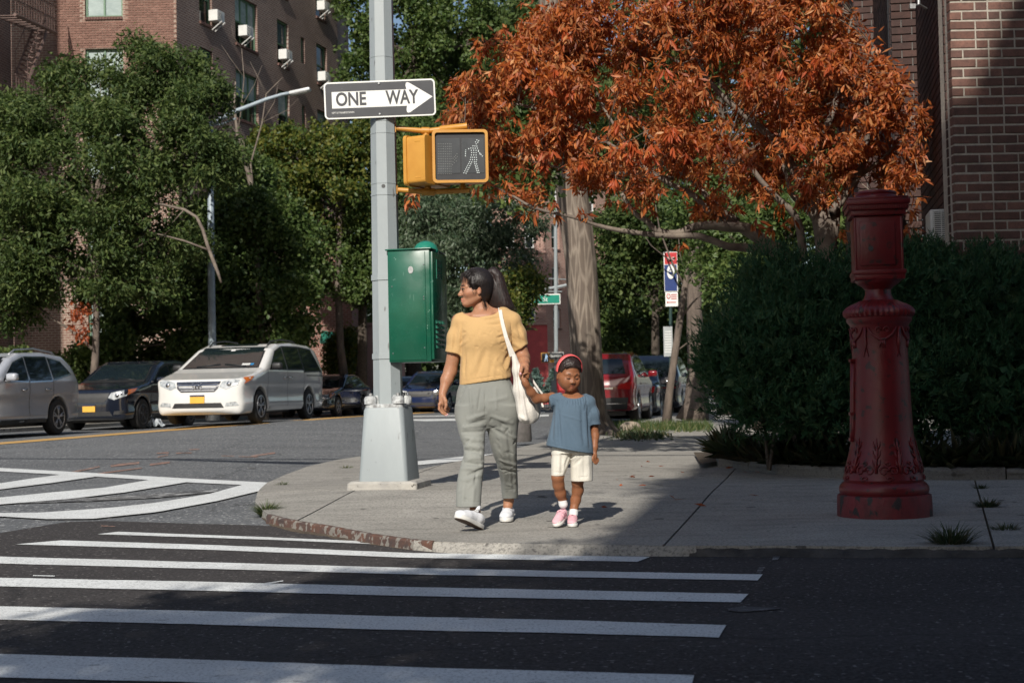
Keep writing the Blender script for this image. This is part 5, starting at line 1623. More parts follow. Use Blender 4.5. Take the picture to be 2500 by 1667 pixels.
# the alarm box
BR = rotz(R_(-9))
def bx(name, y0, y1, w, d, b=.006, par=fire, mat=M['red'], dx=0, dy=0):
    z0, z1 = zf(y1), zf(y0)
    return MB().bbox(Vector((fb.x, fb.y, fz + (z0 + z1) / 2)) + BR @ Vector((dx, dy, 0)), (w, d, z1 - z0), b, BR).build(name, mat, par, angle=30)
w0 = 118 / sc9
bx('box_bottom', 668, 686, w0 * 1.02, w0 * .95, .010); bx('box_bottom_moulding', 662, 674, w0 * 1.06, w0 * .99, .008)
box = bx('alarm_box', 532, 668, w0 * .98, w0 * .92, .014)
bx('box_door', 548, 652, w0 * .70, .014, .005, box, dx=-.008, dy=-w0 * .46 - .004)
for sx in (-1, 1): bx('corner_bead', 536, 664, .016, .016, .006, box, dx=sx * w0 * .46, dy=-w0 * .44)
bx('cornice', 518, 532, w0 * 1.10, w0 * 1.04, .006); bx('cornice', 506, 519, w0 * 1.20, w0 * 1.14, .005); bx('cornice', 494, 507, w0 * 1.27, w0 * 1.2, .008)
co_ = bx('roof_slab', 488, 495, w0 * 1.2, w0 * 1.14, .004)
for i in range(26):
    u = -.5 + i / 25
    c_ = Vector((fb.x, fb.y, fz + zf(512.5))) + BR @ Vector((u * w0 * 1.18, -w0 * .575, 0))
    MB().box(c_, (.006, .006, .026), BR).build('dentil', M['red'], co_)
mb = MB(); mb.lathe([(rf(w), zf(py)) for py, w in [(490, 104), (486, 108), (482, 106), (478, 96), (474, 100), (470, 98), (466, 60), (465, 4)]], (fb.x, fb.y, fz), 36); mb.build('crown_cap', M['red'], fire, angle=35)
kc = Vector((fb.x, fb.y, fz + zf(611))) + BR @ Vector((-w0 * .17, -w0 * .48, 0))
MB().prism([(0.0165 * math.cos(t), 0.0165 * math.sin(t)) for t in [i * math.pi / 8 for i in range(16)]], .012, frame(kc, BR @ Vector((1, 0, 0)), BR @ Vector((0, -1, 0)))).build('keyhole', M['dark_metal'], box)
# relief ornament: scrolls round the foot and a swag under the cap
def surf(t, py, off=.004):
    ps = [(zf(a), rf(b)) for a, b in body_prof]; ps.sort()
    z = zf(py); r = np.interp(z, [p[0] for p in ps], [p[1] for p in ps]) + off
    return Vector((fb.x + r * math.cos(t), fb.y + r * math.sin(t), fz + z))
def curl(t0, py0, R0, turns, dirn, name, r=.007):
    pts = []
    for i in range(14):
        a = i / 13; an = a * turns * 2 * math.pi; rad = R0 * (1 - a * .8)
        pts.append(surf(t0 + dirn * rad * math.cos(an) / rf(170) , py0 - rad * math.sin(an) * sc9))
    return MB().tube(pts, [r * (1 - .5 * i / 13) for i in range(14)], 6).build(name, M['red'], fire, smooth=True)
for k in range(10):
    t = math.pi * 2 * k / 10 + .2
    if math.sin(t) > .35: continue
    curl(t - .12, 1145, .035, 1.2, 1, 'scroll'); curl(t + .12, 1145, .035, 1.2, -1, 'scroll'); curl(t, 1165, .020, 1.0, 1, 'scroll', .006)
    curl(t, 1128, .016, 1.0, -1, 'scroll', .006)
    pts = [surf(t + .31, 1150), surf(t + .30, 1125), surf(t + .33, 1100), surf(t + .30, 1078), surf(t + .31, 1066, .002)]
    MB().tube(pts, [.011, .010, .008, .007, .002], 6).build('acanthus_leaf', M['red'], fire, smooth=True)
    for q in range(3):
        for sgn in (-1, 1): MB().tube([surf(t + .31, 1140 - q * 22), surf(t + .31 + sgn * .09, 1128 - q * 22), surf(t + .31 + sgn * .11, 1118 - q * 22)], [.007, .006, .002], 5).build('acanthus_leaf', M['red'], fire, smooth=True)
for t in (-math.pi / 2 - .15, -math.pi / 2 + 1.1, -math.pi / 2 - 1.35):
    MB().tube([surf(t - .50, 800), surf(t - .35, 818), surf(t - .1, 830), surf(t + .1, 830), surf(t + .35, 818), surf(t + .50, 800)], [.004, .008, .010, .010, .008, .004], 6).build('swag', M['red'], fire, smooth=True)
    curl(t - .15, 808, .024, 1.1, 1, 'scroll', .006); curl(t + .15, 808, .024, 1.1, -1, 'scroll', .006)
    for dx_ in (-.10, 0, .10): MB().tube([surf(t + dx_ * .5, 832), surf(t + dx_, 850, .002)], [.009, .002], 6).build('swag_leaf', M['red'], fire, smooth=True)
    for s_ in (-1, 1): MB().tube([surf(t + s_ * .62, 800), surf(t + s_ * .58, 840), surf(t + s_ * .70, 872, .001)], [.008, .006, .002], 6).build('swag_leaf', M['red'], fire, smooth=True)
# riser duct clamped on the image-left side
pts = [Vector(At(2083, y, fb.y - .02)) for y in (878, 960, 1040, 1078)]
MB().tube(pts, [.020, .021, .022, .023], 10).build('riser_duct', M['red'], fire, smooth=True)
for y in (880, 1010, 1072): MB().box(At(2085, y, fb.y - .02), (.060, .05, .018)).build('duct_clamp', M['red'], fire)

# ------------------------------------------------------------------ planting bed kerb and juniper hedge
M['kerb_old'] = concrete('kerb_weathered', (0.22, 0.21, 0.19), (0.13, 0.125, 0.115))
bed = empty('planting_bed', (3, 13, 0)); bed['kind'] = 'structure'
kp = [(1790, 1125), (1778, 1133), (1790, 1142), (1830, 1150), (1900, 1158), (2000, 1164), (2060, 1167), (2200, 1170), (2340, 1172), (2410, 1171), (2560, 1170), (2750, 1168)]
kp = [Vector(tuple(G(*p).xy)) for p in kp]
segs = []
L_ = [0]
for i in range(1, len(kp)): L_.append(L_[-1] + (kp[i] - kp[i - 1]).length)
def along(d):
    d = min(max(d, 0), L_[-1])
    for i in range(1, len(kp)):
        if d <= L_[i] + 1e-9:
            t = (d - L_[i - 1]) / max(1e-6, L_[i] - L_[i - 1]); return kp[i - 1].lerp(kp[i], t)
n_st = 6
for s_ in range(n_st):
    d0, d1 = L_[-1] * s_ / n_st + .006, L_[-1] * (s_ + 1) / n_st - .006
    vs = []; fs = []
    m_ = 7
    jx = random.uniform(-.01, .01); jz = random.uniform(-.012, .01)
    for i in range(m_):
        d = d0 + (d1 - d0) * i / (m_ - 1); p = along(d); q = along(min(d + .02, L_[-1])); r0 = along(max(d - .02, 0)); t = (q - r0).normalized(); n = Vector((t.y, -t.x))
        if n.y > 0 and d > .4: n = -n
        z = H(p.x, p.y)
        for off, zz in ((.0, -.05), (.0, .075), (-.018, .10), (-.13, .105), (-.14, -.05)):
            c_ = p + n * (off + jx); vs.append((c_.x, c_.y, z + zz + (jz if zz > 0 else 0)))
    for i in range(m_ - 1):
        for j in range(4): a = i * 5 + j; fs.append((a, a + 5, a + 6, a + 1))
    fs.append((4, 3, 2, 1, 0)); e = (m_ - 1) * 5; fs.append((e, e + 1, e + 2, e + 3, e + 4))
    mb = MB().add(vs, fs); bo = mb.build('kerb_stone', M['kerb_old'], bed, angle=30)
    bm = bmesh.new(); bm.from_mesh(bo.data); bmesh.ops.recalc_face_normals(bm, faces=bm.faces); bm.to_mesh(bo.data); bm.free()
soil = [tuple(p) for p in kp[1:]] + [(9, 13.2), (9, 17.5), (2.2, 17.5), (1.9, 14.6)]
v, f = ground_poly(soil, .05, .5); mb = MB().add(v, f); mb.build('bed_soil', M['soil'], bed)

def foliage(name, P_, D_, ln, wd, mat, parent=None, fold=.25, jitter=.3, rng=RNG, tri=False, curve=0.0):
    """one mesh of many small blades/leaves. P_ (n,3) bases, D_ (n,3) directions"""
    n = len(P_)
    D_ = D_ / np.maximum(1e-6, np.linalg.norm(D_, axis=1, keepdims=True))
    r = rng.normal(size=(n, 3)); S_ = np.cross(D_, r); S_ /= np.maximum(1e-6, np.linalg.norm(S_, axis=1, keepdims=True)); N_ = np.cross(S_, D_)
    l = (ln * (1 + jitter * rng.uniform(-1, 1, n)))[:, None]; w = (wd * (1 + jitter * rng.uniform(-1, 1, n)))[:, None]
    tip = P_ + D_ * l + N_ * l * curve
    midp = P_ + D_ * l * .45
    a = midp + S_ * w * .5 + N_ * w * fold; b = midp - S_ * w * .5 + N_ * w * fold
    if tri:
        V = np.stack([P_ - S_ * w * .5, P_ + S_ * w * .5, tip], 1).reshape(-1, 3); T = np.arange(n * 3).reshape(-1, 3)
    else:
        V = np.stack([P_, a, tip, b], 1).reshape(-1, 3); I = np.arange(n)[:, None] * 4
        T = np.concatenate([I + np.array([[0, 1, 2]]), I + np.array([[0, 2, 3]])], 0)
    return np_mesh(name, V, T, mat, parent, True, False)
M['juniper'] = leafmat('juniper', [(0.016, 0.048, 0.022), (0.029, 0.084, 0.037), (0.047, 0.115, 0.050), (0.08, 0.125, 0.05)], .55, .2, .2)
M['bark_dark'] = pm('bark_dark', (0.05, 0.04, 0.03), (0.09, 0.07, 0.055), 12, 0.9, bs=.8, bd=.02, bscale=30)
def blobs_surface(blobs, n, rng=RNG, shell=(.72, 1.05)):
    vol = np.array([b[3] * b[4] * b[5] for b in blobs]) ** (2 / 3.); pr = vol / vol.sum()
    k = rng.choice(len(blobs), n, p=pr); B_ = np.array(blobs)[k]
    d = rng.normal(size=(n, 3)); d /= np.linalg.norm(d, axis=1, keepdims=True)
    rr = rng.uniform(shell[0] ** 2, shell[1] ** 2, n)[:, None] ** .5
    return B_[:, :3] + d * rr * B_[:, 3:6], d
hedge = empty('juniper_hedge', (4.2, 13.6, 0)); tag(hedge, 'wide dark green juniper shrub filling the bed behind the red fire alarm pedestal', 'shrub')
def Bp(px, py, rx, rz, Y, ry): 
    c_ = At(px, py, Y); s_ = Y / F; return (c_.x, c_.y, c_.z, rx * s_, ry, rz * s_)
hb = [Bp(1900, 860, 190, 180, 13.6, .8), Bp(1830, 930, 120, 130, 13.5, .6), Bp(1990, 790, 160, 170, 13.8, .8), Bp(2120, 760, 170, 150, 13.8, .7), Bp(2280, 760, 180, 150, 13.7, .65), Bp(2440, 800, 170, 170, 13.5, .6), Bp(2600, 820, 170, 190, 13.5, .6),
      Bp(2000, 960, 200, 140, 13.4, .7), Bp(2200, 950, 200, 150, 13.3, .6), Bp(2420, 950, 200, 150, 13.2, .5), Bp(1880, 700, 90, 90, 14.0, .5), Bp(2230, 660, 90, 70, 14.0, .5), Bp(1760, 880, 60, 80, 13.5, .4), Bp(2400, 660, 100, 60, 13.9, .4)]
# sprays: clusters of fine upward needles
sp_, sd_ = blobs_surface(hb, 9500, shell=(.6, 1.05))
keep = sp_[:, 2] > .10; sp_, sd_ = sp_[keep], sd_[keep]
dirs = sd_ * .7 + np.array((0, -.12, .75)) + RNG.normal(size=sd_.shape) * .35
dirs /= np.linalg.norm(dirs, axis=1, keepdims=True)
k = 14
PP = np.repeat(sp_, k, 0) + np.repeat(dirs, k, 0) * RNG.uniform(-.03, .13, (len(sp_) * k, 1)) + RNG.normal(size=(len(sp_) * k, 3)) * .014
DD = np.repeat(dirs, k, 0) + RNG.normal(size=(len(sp_) * k, 3)) * .45
foliage('foliage', PP, DD, .06, .013, M['juniper'], hedge, 0.1, .4, tri=True)['kind'] = 'stuff'
ip_, id_ = blobs_surface(hb, 14000, shell=(.1, .80))
ip_ = ip_[ip_[:, 2] > .12]
foliage('inner_foliage', ip_, RNG.normal(size=ip_.shape), .13, .07, M['juniper'], hedge, .1, .4)['kind'] = 'stuff'
for i in range(16):
    x = random.uniform(1820, 2560); b_ = Vector(At(x, 1100, 13.6)); b_.z = .05
    t_ = Vector(At(x + random.uniform(-80, 80), 860, 13.6 + random.uniform(-.3, .3)))
    MB().tube([b_, b_.lerp(t_, .5) + Vector((random.uniform(-.08, .08), 0, 0)), t_], [.02, .014, .006], 6).build('stem', M['bark_dark'], hedge)
# grassy fringe along the kerb
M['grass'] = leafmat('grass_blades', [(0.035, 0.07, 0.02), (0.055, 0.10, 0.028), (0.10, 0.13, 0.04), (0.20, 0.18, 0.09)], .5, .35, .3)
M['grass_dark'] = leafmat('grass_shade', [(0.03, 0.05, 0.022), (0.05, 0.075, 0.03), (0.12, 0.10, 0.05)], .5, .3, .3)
def tuft(name, c_, n, r, ln, mat, spread=.8, wd=.006, lab=None, cat='grass tuft', kind=None, curve=.35):
    a = RNG.uniform(0, 2 * math.pi, n); q = RNG.uniform(0, 1, n) ** .5
    P_ = np.stack([c_[0] + np.cos(a) * q * r, c_[1] + np.sin(a) * q * r * .7, np.full(n, c_[2])], 1)
    D_ = np.stack([np.cos(a) * q * spread, np.sin(a) * q * spread, np.ones(n)], 1) + RNG.normal(size=(n, 3)) * .22
    n_ = n; D_ /= np.linalg.norm(D_, axis=1, keepdims=True)
    l = ln * RNG.uniform(.5, 1.1, n)[:, None]; S_ = np.cross(D_, np.array((0, 0, 1.0))); S_ /= np.maximum(1e-5, np.linalg.norm(S_, axis=1, keepdims=True))
    out = np.stack([np.cos(a), np.sin(a), -np.ones(n) * .6], 1) * curve
    p1 = P_ + D_ * l * .5; p2 = P_ + D_ * l * .85 + out * l * .35
    w = wd * RNG.uniform(.6, 1.2, n)[:, None]
    V = np.stack([P_ - S_ * w * .5, P_ + S_ * w * .5, p1 + S_ * w * .4, p1 - S_ * w * .4, p2], 1).reshape(-1, 3)
    I = np.arange(n)[:, None] * 5
    T = np.concatenate([I + np.array([[0, 1, 2]]), I + np.array([[0, 2, 3]]), I + np.array([[3, 2, 4]])], 0)
    o = np_mesh(name, V, T, mat, None, True, False)
    o.location = c_; o.data.transform(Matrix.Translation(-Vector(c_)))
    if kind: o['kind'] = kind
    elif lab: tag(o, lab, cat)
    return o
n = 1500
dd = RNG.uniform(0.1, L_[-1] - .3, n)
PL = np.array([(*along(d), 0) for d in dd]); PL[:, 1] += .16 + RNG.uniform(0, .18, n); PL[:, 2] = .08
D_ = np.stack([RNG.normal(0, .35, n), -RNG.uniform(.1, .8, n), RNG.uniform(.4, 1, n)], 1)
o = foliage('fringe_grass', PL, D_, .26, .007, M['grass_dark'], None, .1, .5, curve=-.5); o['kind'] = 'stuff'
def gpt(px, py): g = G(px, py); return (g.x, g.y, g.z)
g0 = G(652, 1262, -DROP)
tuft('grass_tuft', (g0.x, g0.y, g0.z), 420, .045, .17, M['grass'], 1.1, .006, 'bushy grass tuft growing against the kerb at the corner ramp, in the sun')
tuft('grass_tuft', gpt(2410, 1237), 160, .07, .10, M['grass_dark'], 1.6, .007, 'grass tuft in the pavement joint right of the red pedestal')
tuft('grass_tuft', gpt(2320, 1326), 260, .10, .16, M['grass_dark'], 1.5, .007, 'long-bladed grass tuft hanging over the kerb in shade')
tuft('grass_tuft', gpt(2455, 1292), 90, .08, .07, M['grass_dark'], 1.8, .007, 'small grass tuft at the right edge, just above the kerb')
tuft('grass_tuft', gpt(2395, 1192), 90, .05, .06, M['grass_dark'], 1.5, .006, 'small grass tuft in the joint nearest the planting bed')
tuft('grass_tuft', gpt(688, 1183), 50, .06, .06, M['grass'], 1.5, .005, 'thin grass tuft by the end of the white road marking')
tuft('grass_tuft', gpt(845, 1142), 60, .08, .05, M['grass'], 1.5, .005, 'sparse grass tuft at the kerb left of the pole base')

# ------------------------------------------------------------------ brick house on the right
M['brickA'] = []
def brick_m(name, c, c2, soot):
    m, nt, b = new_mat(name)
    oi = nt.nodes.new('ShaderNodeObjectInfo'); g = nt.nodes.new('ShaderNodeNewGeometry')
    co = g.outputs['Position']
    ad = nt.nodes.new('ShaderNodeMath'); ad.operation = 'ADD'; nt.links.new(oi.outputs['Random'], ad.inputs[0]); nt.links.new(g.outputs['Random Per Island'], ad.inputs[1])
    fr = nt.nodes.new('ShaderNodeMath'); fr.operation = 'FRACT'; nt.links.new(ad.outputs[0], fr.inputs[0])
    r1 = ramp(nt, fr.outputs[0], [(0.0, c), (0.45, c2), (0.8, tuple(x * .7 for x in c)), (1.0, tuple(x * 1.2 for x in c2))])
    col = mixrgb(nt, ramp(nt, noise(nt, co, 9, 5, .65), [(0.35, 0.0), (0.7, .55)]), r1, soot)
    col = mixrgb(nt, ramp(nt, noise(nt, co, 60, 3, .7), [(0.3, .4), (0.5, 0.0)]), col, soot)
    nt.links.new(col, b.inputs['Base Color']); b.inputs['Roughness'].default_value = .88; b.inputs['Specular IOR Level'].default_value = .2
    bump(nt, b, noise(nt, co, 70, 4, .7), .7, .004)
    return m
M['brick_r'] = brick_m('brick_red_weathered', (0.225, 0.115, 0.088), (0.125, 0.070, 0.058), (0.04, 0.031, 0.029))
M['mortar_r'] = pm('mortar_rough', (0.40, 0.36, 0.30), (0.30, 0.27, 0.23), 20, .95, bs=.8, bd=.006, bscale=70)
M['brick_shade'] = brick_m('brick_shade_tone', (0.11, 0.06, 0.05), (0.075, 0.045, 0.04), (0.03, 0.024, 0.022)); M['mortar_shade'] = pm('mortar_shade_tone', (0.14, 0.13, 0.12), (0.10, 0.09, 0.085), 20, .95, bs=.6)  # darker copies for the recessed walls: shade painted into brick and mortar colour
YB = 14.2; kx = YB / F
wall = empty('brick_house', (4.4, YB, 0)); tag(wall, 'weathered red brick house corner behind the juniper shrub, at the right edge', 'building')
cor = At(2314, 0, YB); cor2 = At(2331, 590, YB)
XC = (cor.x + cor2.x) / 2 + .01
courses = 0.0963; zB = At(2330, 588, YB).z      # top of the water-table course
MB().box(((XC + .012 + 5.0), YB + .197, 3.0), (10.0, .4, 7.6)).build('mortar_front', M['mortar_r'], wall)
def brick_mesh(w, h, d, seed=0):
    r = random.Random(seed); bm = bmesh.new(); bmesh.ops.create_cube(bm, size=1.0); bmesh.ops.scale(bm, vec=(w, d, h), verts=bm.verts)
    fe = [e for e in bm.edges if all(v.co.y < 0 for v in e.verts)]
    bmesh.ops.bevel(bm, geom=fe, offset=.004, segments=1, affect='EDGES')
    for v in bm.verts: v.co += Vector((r.uniform(-1, 1), r.uniform(-1, 1), r.uniform(-1, 1))) * .0016
    me = bpy.data.meshes.new('brick'); bm.to_mesh(me); bm.free(); me.materials.append(M['brick_r']); return me
BW, HW = .245, .112
stre = [brick_mesh(BW, courses - .020, .1, i) for i in range(4)]; head_ = [brick_mesh(HW, courses - .020, .1, 10 + i) for i in range(4)]; rowl = [brick_mesh(.062, .125, .1, 20 + i) for i in range(3)]
def inv_parent(o, par): o.parent = par; o.matrix_parent_inverse = rootmat(par).inverted()
nb = 0
rest = MB()
for r_ in range(-12, 40):
    z = zB + courses * (r_ + .5)
    if r_ == -1: z -= .01
    x = XC + .004; alt = r_ % 2; i = 0
    pat = ('S', 'H') 
    while x < XC + 2.2:
        kind_ = 'S' if (i + alt) % 2 == 0 else 'H'
        if random.random() < .12: kind_ = 'S'
        if x > XC + .10 and random.random() < .06: kind_ = 'H'
        w = BW if kind_ == 'S' else HW
        vis = (x < XC + 1.15 and z > 1.35 and z < 5.0)
        if r_ in (-1,):
            w = .062
        if vis and nb < 296:
            me = random.choice(rowl if r_ == -1 else (stre if kind_ == 'S' else head_))
            o = bpy.data.objects.new('brick', me); COL.objects.link(o)
            o.location = (x + w / 2, YB + .04 + random.uniform(-.004, .003), z - (.015 if r_ == -1 else 0)); inv_parent(o, wall); nb += 1
        else:
            rest.box((x + w / 2, YB + .045, z), (w, .1, (.12 if r_ == -1 else courses - .020)))
        x += w + .017; i += 1
o = rest.build('brick_courses', M['brick_r'], wall); o['kind'] = 'stuff'
# the side wall running back from the corner, and the recessed bays beyond it
sd = NH
def wallstrip(name, a, b_, z0, z1, bw, ch, mat_b, thick=.3):
    """wall between two ground points with laid bricks standing 8 mm proud"""
    a = Vector(a); b_ = Vector(b_); d = (b_ - a); L = d.length; d.normalize(); n = Vector((-d.y, d.x))
    if n.dot(Vector((-1, -.3))) < 0: n = -n
    if L > 1: a = a + d * .10; L -= .10
    c_ = (a + b_) / 2 - n * (thick / 2 + .01); ang = math.atan2(d.y, d.x)
    MB().box((c_.x, c_.y, (z0 + z1) / 2), (L, thick, z1 - z0), rotz(ang)).build('mortar_side', M['mortar_shade'], wall)
    mb = MB(); z = z0; r = 0
    while z < z1:
        u = -(r % 2) * bw / 2
        while u < L:
            u0, u1 = max(u, 0), min(u + bw - .016, L)
            if u1 - u0 > .02:
                p = a + d * ((u0 + u1) / 2) - n * .02
                mb.box((p.x, p.y, z + ch / 2), (u1 - u0, .06 + .004 * random.random(), ch - .017), rotz(ang))
            u += bw
        z += ch; r += 1
    o = mb.build('brick_courses', M['brick_shade'], wall); o['kind'] = 'stuff'
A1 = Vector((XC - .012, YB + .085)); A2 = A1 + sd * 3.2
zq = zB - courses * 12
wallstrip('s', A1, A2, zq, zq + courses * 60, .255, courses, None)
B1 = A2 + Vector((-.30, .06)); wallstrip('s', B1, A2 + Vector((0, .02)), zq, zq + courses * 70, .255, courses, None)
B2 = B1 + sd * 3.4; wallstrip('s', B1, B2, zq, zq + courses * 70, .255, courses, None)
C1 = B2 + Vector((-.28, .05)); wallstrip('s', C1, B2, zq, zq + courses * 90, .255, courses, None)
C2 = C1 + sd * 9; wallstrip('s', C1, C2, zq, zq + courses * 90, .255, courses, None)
M['ac'] = pm('ac_enamel', (0.62, 0.62, 0.60), (0.55, 0.55, 0.53), 6, .5)
ac = empty('air_conditioner', At(2292, 552, 14.9)); tag(ac, 'white louvred air conditioner sticking out of the right brick house beside its corner', 'air conditioner')
c_ = At(2294, 552, 15.0); ra = rotz(math.atan2(NH.y, NH.x) - math.pi / 2)
MB().bbox(c_ + Vector((.02, .15, 0)), (.19, .55, .33), .01, ra).build('casing', M['ac'], ac)
MB().box(c_ + Vector((-.025, -.135, 0)), (.15, .01, .28), ra).build('grille_back', M['dark_metal'], ac)
for i in range(13): MB().box(c_ + Vector((-.025, -.145, -.13 + i * .0215)), (.16, .012, .011), ra).build('louver', M['ac'], ac)
for s_ in (-.075, .0, .075): MB().box(c_ + Vector((-.025 + s_, -.148, 0)), (.008, .014, .29), ra).build('louver_bar', M['ac'], ac)
br = empty('awning_bracket', At(2240, 14, 15.2)); tag(br, 'pale steel bracket arm fixed high on the side wall of the right brick house', 'bracket')
MB().tube([At(2226, 17, 15.0), At(2245, 12, 15.1), At(2262, 22, 15.2)], .012, 8).build('arm', M['zinc'], br)
MB().tube([At(2243, -30, 15.1), At(2243, 14, 15.1)], .018, 8).build('bar', M['zinc'], br)
MB().box(At(2227, 17, 15.0), (.06, .05, .05)).build('end_block', M['zinc'], br)
# ------------------------------------------------------------------ trees
M['bark'] = pm('bark_grey_brown', (0.16, 0.125, 0.10), (0.08, 0.062, 0.05), 10, .9, bs=.9, bd=.03, bscale=22, stretch=(1, 1, .3))
M['bark_smooth'] = pm('bark_smooth', (0.20, 0.165, 0.13), (0.11, 0.085, 0.07), 6, .8, bs=.5, bd=.01, bscale=20)
G1 = [(0.034, 0.060, 0.018), (0.060, 0.095, 0.026), (0.088, 0.125, 0.034), (0.15, 0.185, 0.06), (0.055, 0.09, 0.035)]
M['leaf_dark'] = leafmat('leaf_dark_green', G1, .55, .32, .22)
M['leaf_mid'] = leafmat('leaf_mid_green', [(0.045, 0.082, 0.022), (0.080, 0.128, 0.034), (0.115, 0.165, 0.045), (0.155, 0.20, 0.06), (0.065, 0.105, 0.03)], .5, .35, .35)
M['leaf_yellow'] = leafmat('leaf_yellow_green', [(0.05, 0.085, 0.02), (0.085, 0.12, 0.024), (0.15, 0.16, 0.03), (0.20, 0.18, 0.035), (0.05, 0.09, 0.025)], .5, .35, .35)
M['leaf_blue'] = leafmat('leaf_grey_green', [(0.04, 0.07, 0.038), (0.07, 0.11, 0.058), (0.11, 0.15, 0.085), (0.15, 0.18, 0.12)], .45, .3, .4)
M['leaf_orange'] = leafmat('leaf_dry_orange', [(0.17, 0.038, 0.014), (0.36, 0.088, 0.022), (0.50, 0.140, 0.032), (0.58, 0.210, 0.055), (0.44, 0.112, 0.026), (0.23, 0.052, 0.018), (0.62, 0.31, 0.12), (0.25, 0.072, 0.028)], .5, .3, .35)
M['leaf_rust'] = leafmat('leaf_rust', [(0.20, 0.045, 0.02), (0.38, 0.10, 0.03)], .5, .3, .35)

def limb_to(mb, a, b_, r0, r1, n=7, wig=.06, sag=0.0, sides=7):
    a = Vector(a); b_ = Vector(b_); pts = []; L = (b_ - a).length
    o1 = Vector((random.uniform(-1, 1), random.uniform(-1, 1), random.uniform(-.5, .5))) * wig * L; 
    for i in range(n):
        t = i / (n - 1)
        p = a.lerp(b_, t) + o1 * math.sin(math.pi * t) + Vector((random.uniform(-1, 1), random.uniform(-1, 1), random.uniform(-1, 1))) * wig * .25 * L * (0 < i < n - 1)
        p.z += sag * math.sin(math.pi * t) * L
        pts.append(p)
    mb.tube(pts, [r0 + (r1 - r0) * i / (n - 1) for i in range(n)], sides)
    return pts

def tree(name, label, cat, blobs, trunk, n, ln, wd, mat, bark=None, per=9, spread=.16, droop=.3, tr=.16, group=None, parts=True, shell=(.45, 1.04), seed=1, fold=.2, extra=None, ntw=30, holes=.0):
    rng = np.random.default_rng(seed)
    base_ = Vector(trunk[0])
    root = empty(name, base_); tag(root, label, cat, group)
    mb = MB(); mb.tube(trunk, [tr * (1.35 if i == 0 else 1 - .45 * i / (len(trunk) - 1)) for i in range(len(trunk))], 10)
    mb.build('trunk', bark or M['bark'], root, smooth=True)
    mb = MB(); tp = [Vector(p) for p in trunk]
    for i, b_ in enumerate(blobs):
        c_ = Vector(b_[:3])
        s_ = min(tp[1:], key=lambda p: (p - c_).length + max(0, p.z - c_.z) * 1.5)
        pts = limb_to(mb, s_, c_, tr * .42, tr * .16, 7, .08, .05)
        for q in range(max(2, ntw // max(1, len(blobs)))):
            d = Vector(rng.normal(size=3)).normalized(); e = c_ + Vector((d.x * b_[3], d.y * b_[4], d.z * b_[5])) * .92
            limb_to(mb, pts[random.randint(3, 6)], e, tr * .15, tr * .03, 5, .08, 0, 4)
    if len(mb.v): mb.build('limb', bark or M['bark'], root, smooth=True)['kind'] = 'stuff'
    nc = n // per
    sub_ = []
    for b_ in blobs:      # each mass is a bunch of smaller leaf clouds with gaps between
        for q in range(9):
            dd = rng.normal(size=3); dd /= np.linalg.norm(dd); r_ = rng.uniform(.26, .44)
            sub_.append((b_[0] + dd[0] * b_[3] * .78, b_[1] + dd[1] * b_[4] * .78, b_[2] + dd[2] * b_[5] * .78, b_[3] * r_, b_[4] * r_, b_[5] * r_ * .75))
    C_, d = blobs_surface(sub_, int(nc * .82), rng, (.5, 1.08))
    C2, d_2 = blobs_surface(blobs, nc - int(nc * .82), rng, shell); C_ = np.concatenate([C_, C2]); d = np.concatenate([d, d_2])
    if holes:
        f = np.sin(C_[:, 0] * 2.3 + 1.7 * C_[:, 2]) + np.sin(C_[:, 2] * 3.1 + C_[:, 1] * 2.1) + np.sin(C_[:, 0] * 4.9 - C_[:, 1] * 2.0)
        k = f > -1.6 + holes; C_, d = C_[k], d[k]
    C_ = C_ + rng.normal(size=C_.shape) * spread * .3
    P_ = np.repeat(C_, per, 0) + rng.normal(size=(len(C_) * per, 3)) * spread
    D_ = rng.normal(size=P_.shape) * .8 + np.repeat(d, per, 0) * .5 + np.array((0, 0, -droop))
    o = foliage('foliage', P_, D_, ln, wd, mat, root, fold, .35, rng); o['kind'] = 'stuff'
    return root

def bl(*rows): return [Bp(*r) for r in rows]
def up(px0, py0, px1, py1, Y, n=4, bend=0.0):
    a = At(px0, py0, Y); b_ = At(px1, py1, Y); g = Vector((a.x, a.y, H(a.x, a.y) - .05))
    a = g if py0 > 900 else a
    return [a.lerp(b_, i / (n - 1)) + Vector((bend * math.sin(math.pi * i / (n - 1)), 0, 0)) for i in range(n)]

# --- the orange tree behind the hedge
YO = 15.9
ot = empty('orange_leaved_tree', (At(2010, 700, YO).x, YO, 0)); tag(ot, 'wide tree covered in dry orange-red leaves behind the juniper shrub', 'tree')
def O(px, py, d=0.0): return At(px, py, YO + d)
mb = MB()
g0 = O(2000, 900); g0.z = 0
mb.tube([g0, O(2005, 720), O(2018, 610), O(2012, 560), O(2000, 520)], [.19, .15, .125, .12, .10], 12); mb.build('trunk', M['bark_smooth'], ot, smooth=True)
mb = MB(); mb.tube([O(2010, 640, .1), O(2030, 560, .1), O(2040, 510, .1)], [.10, .09, .06], 10); mb.build('trunk', M['bark_smooth'], ot, smooth=True)
mb = MB(); mb.tube([g0 + Vector((-.3, .1, 0)), O(1960, 700), O(1924, 634), O(1889, 606)], [.14, .12, .10, .085], 10); mb.build('trunk', M['bark_smooth'], ot, smooth=True)
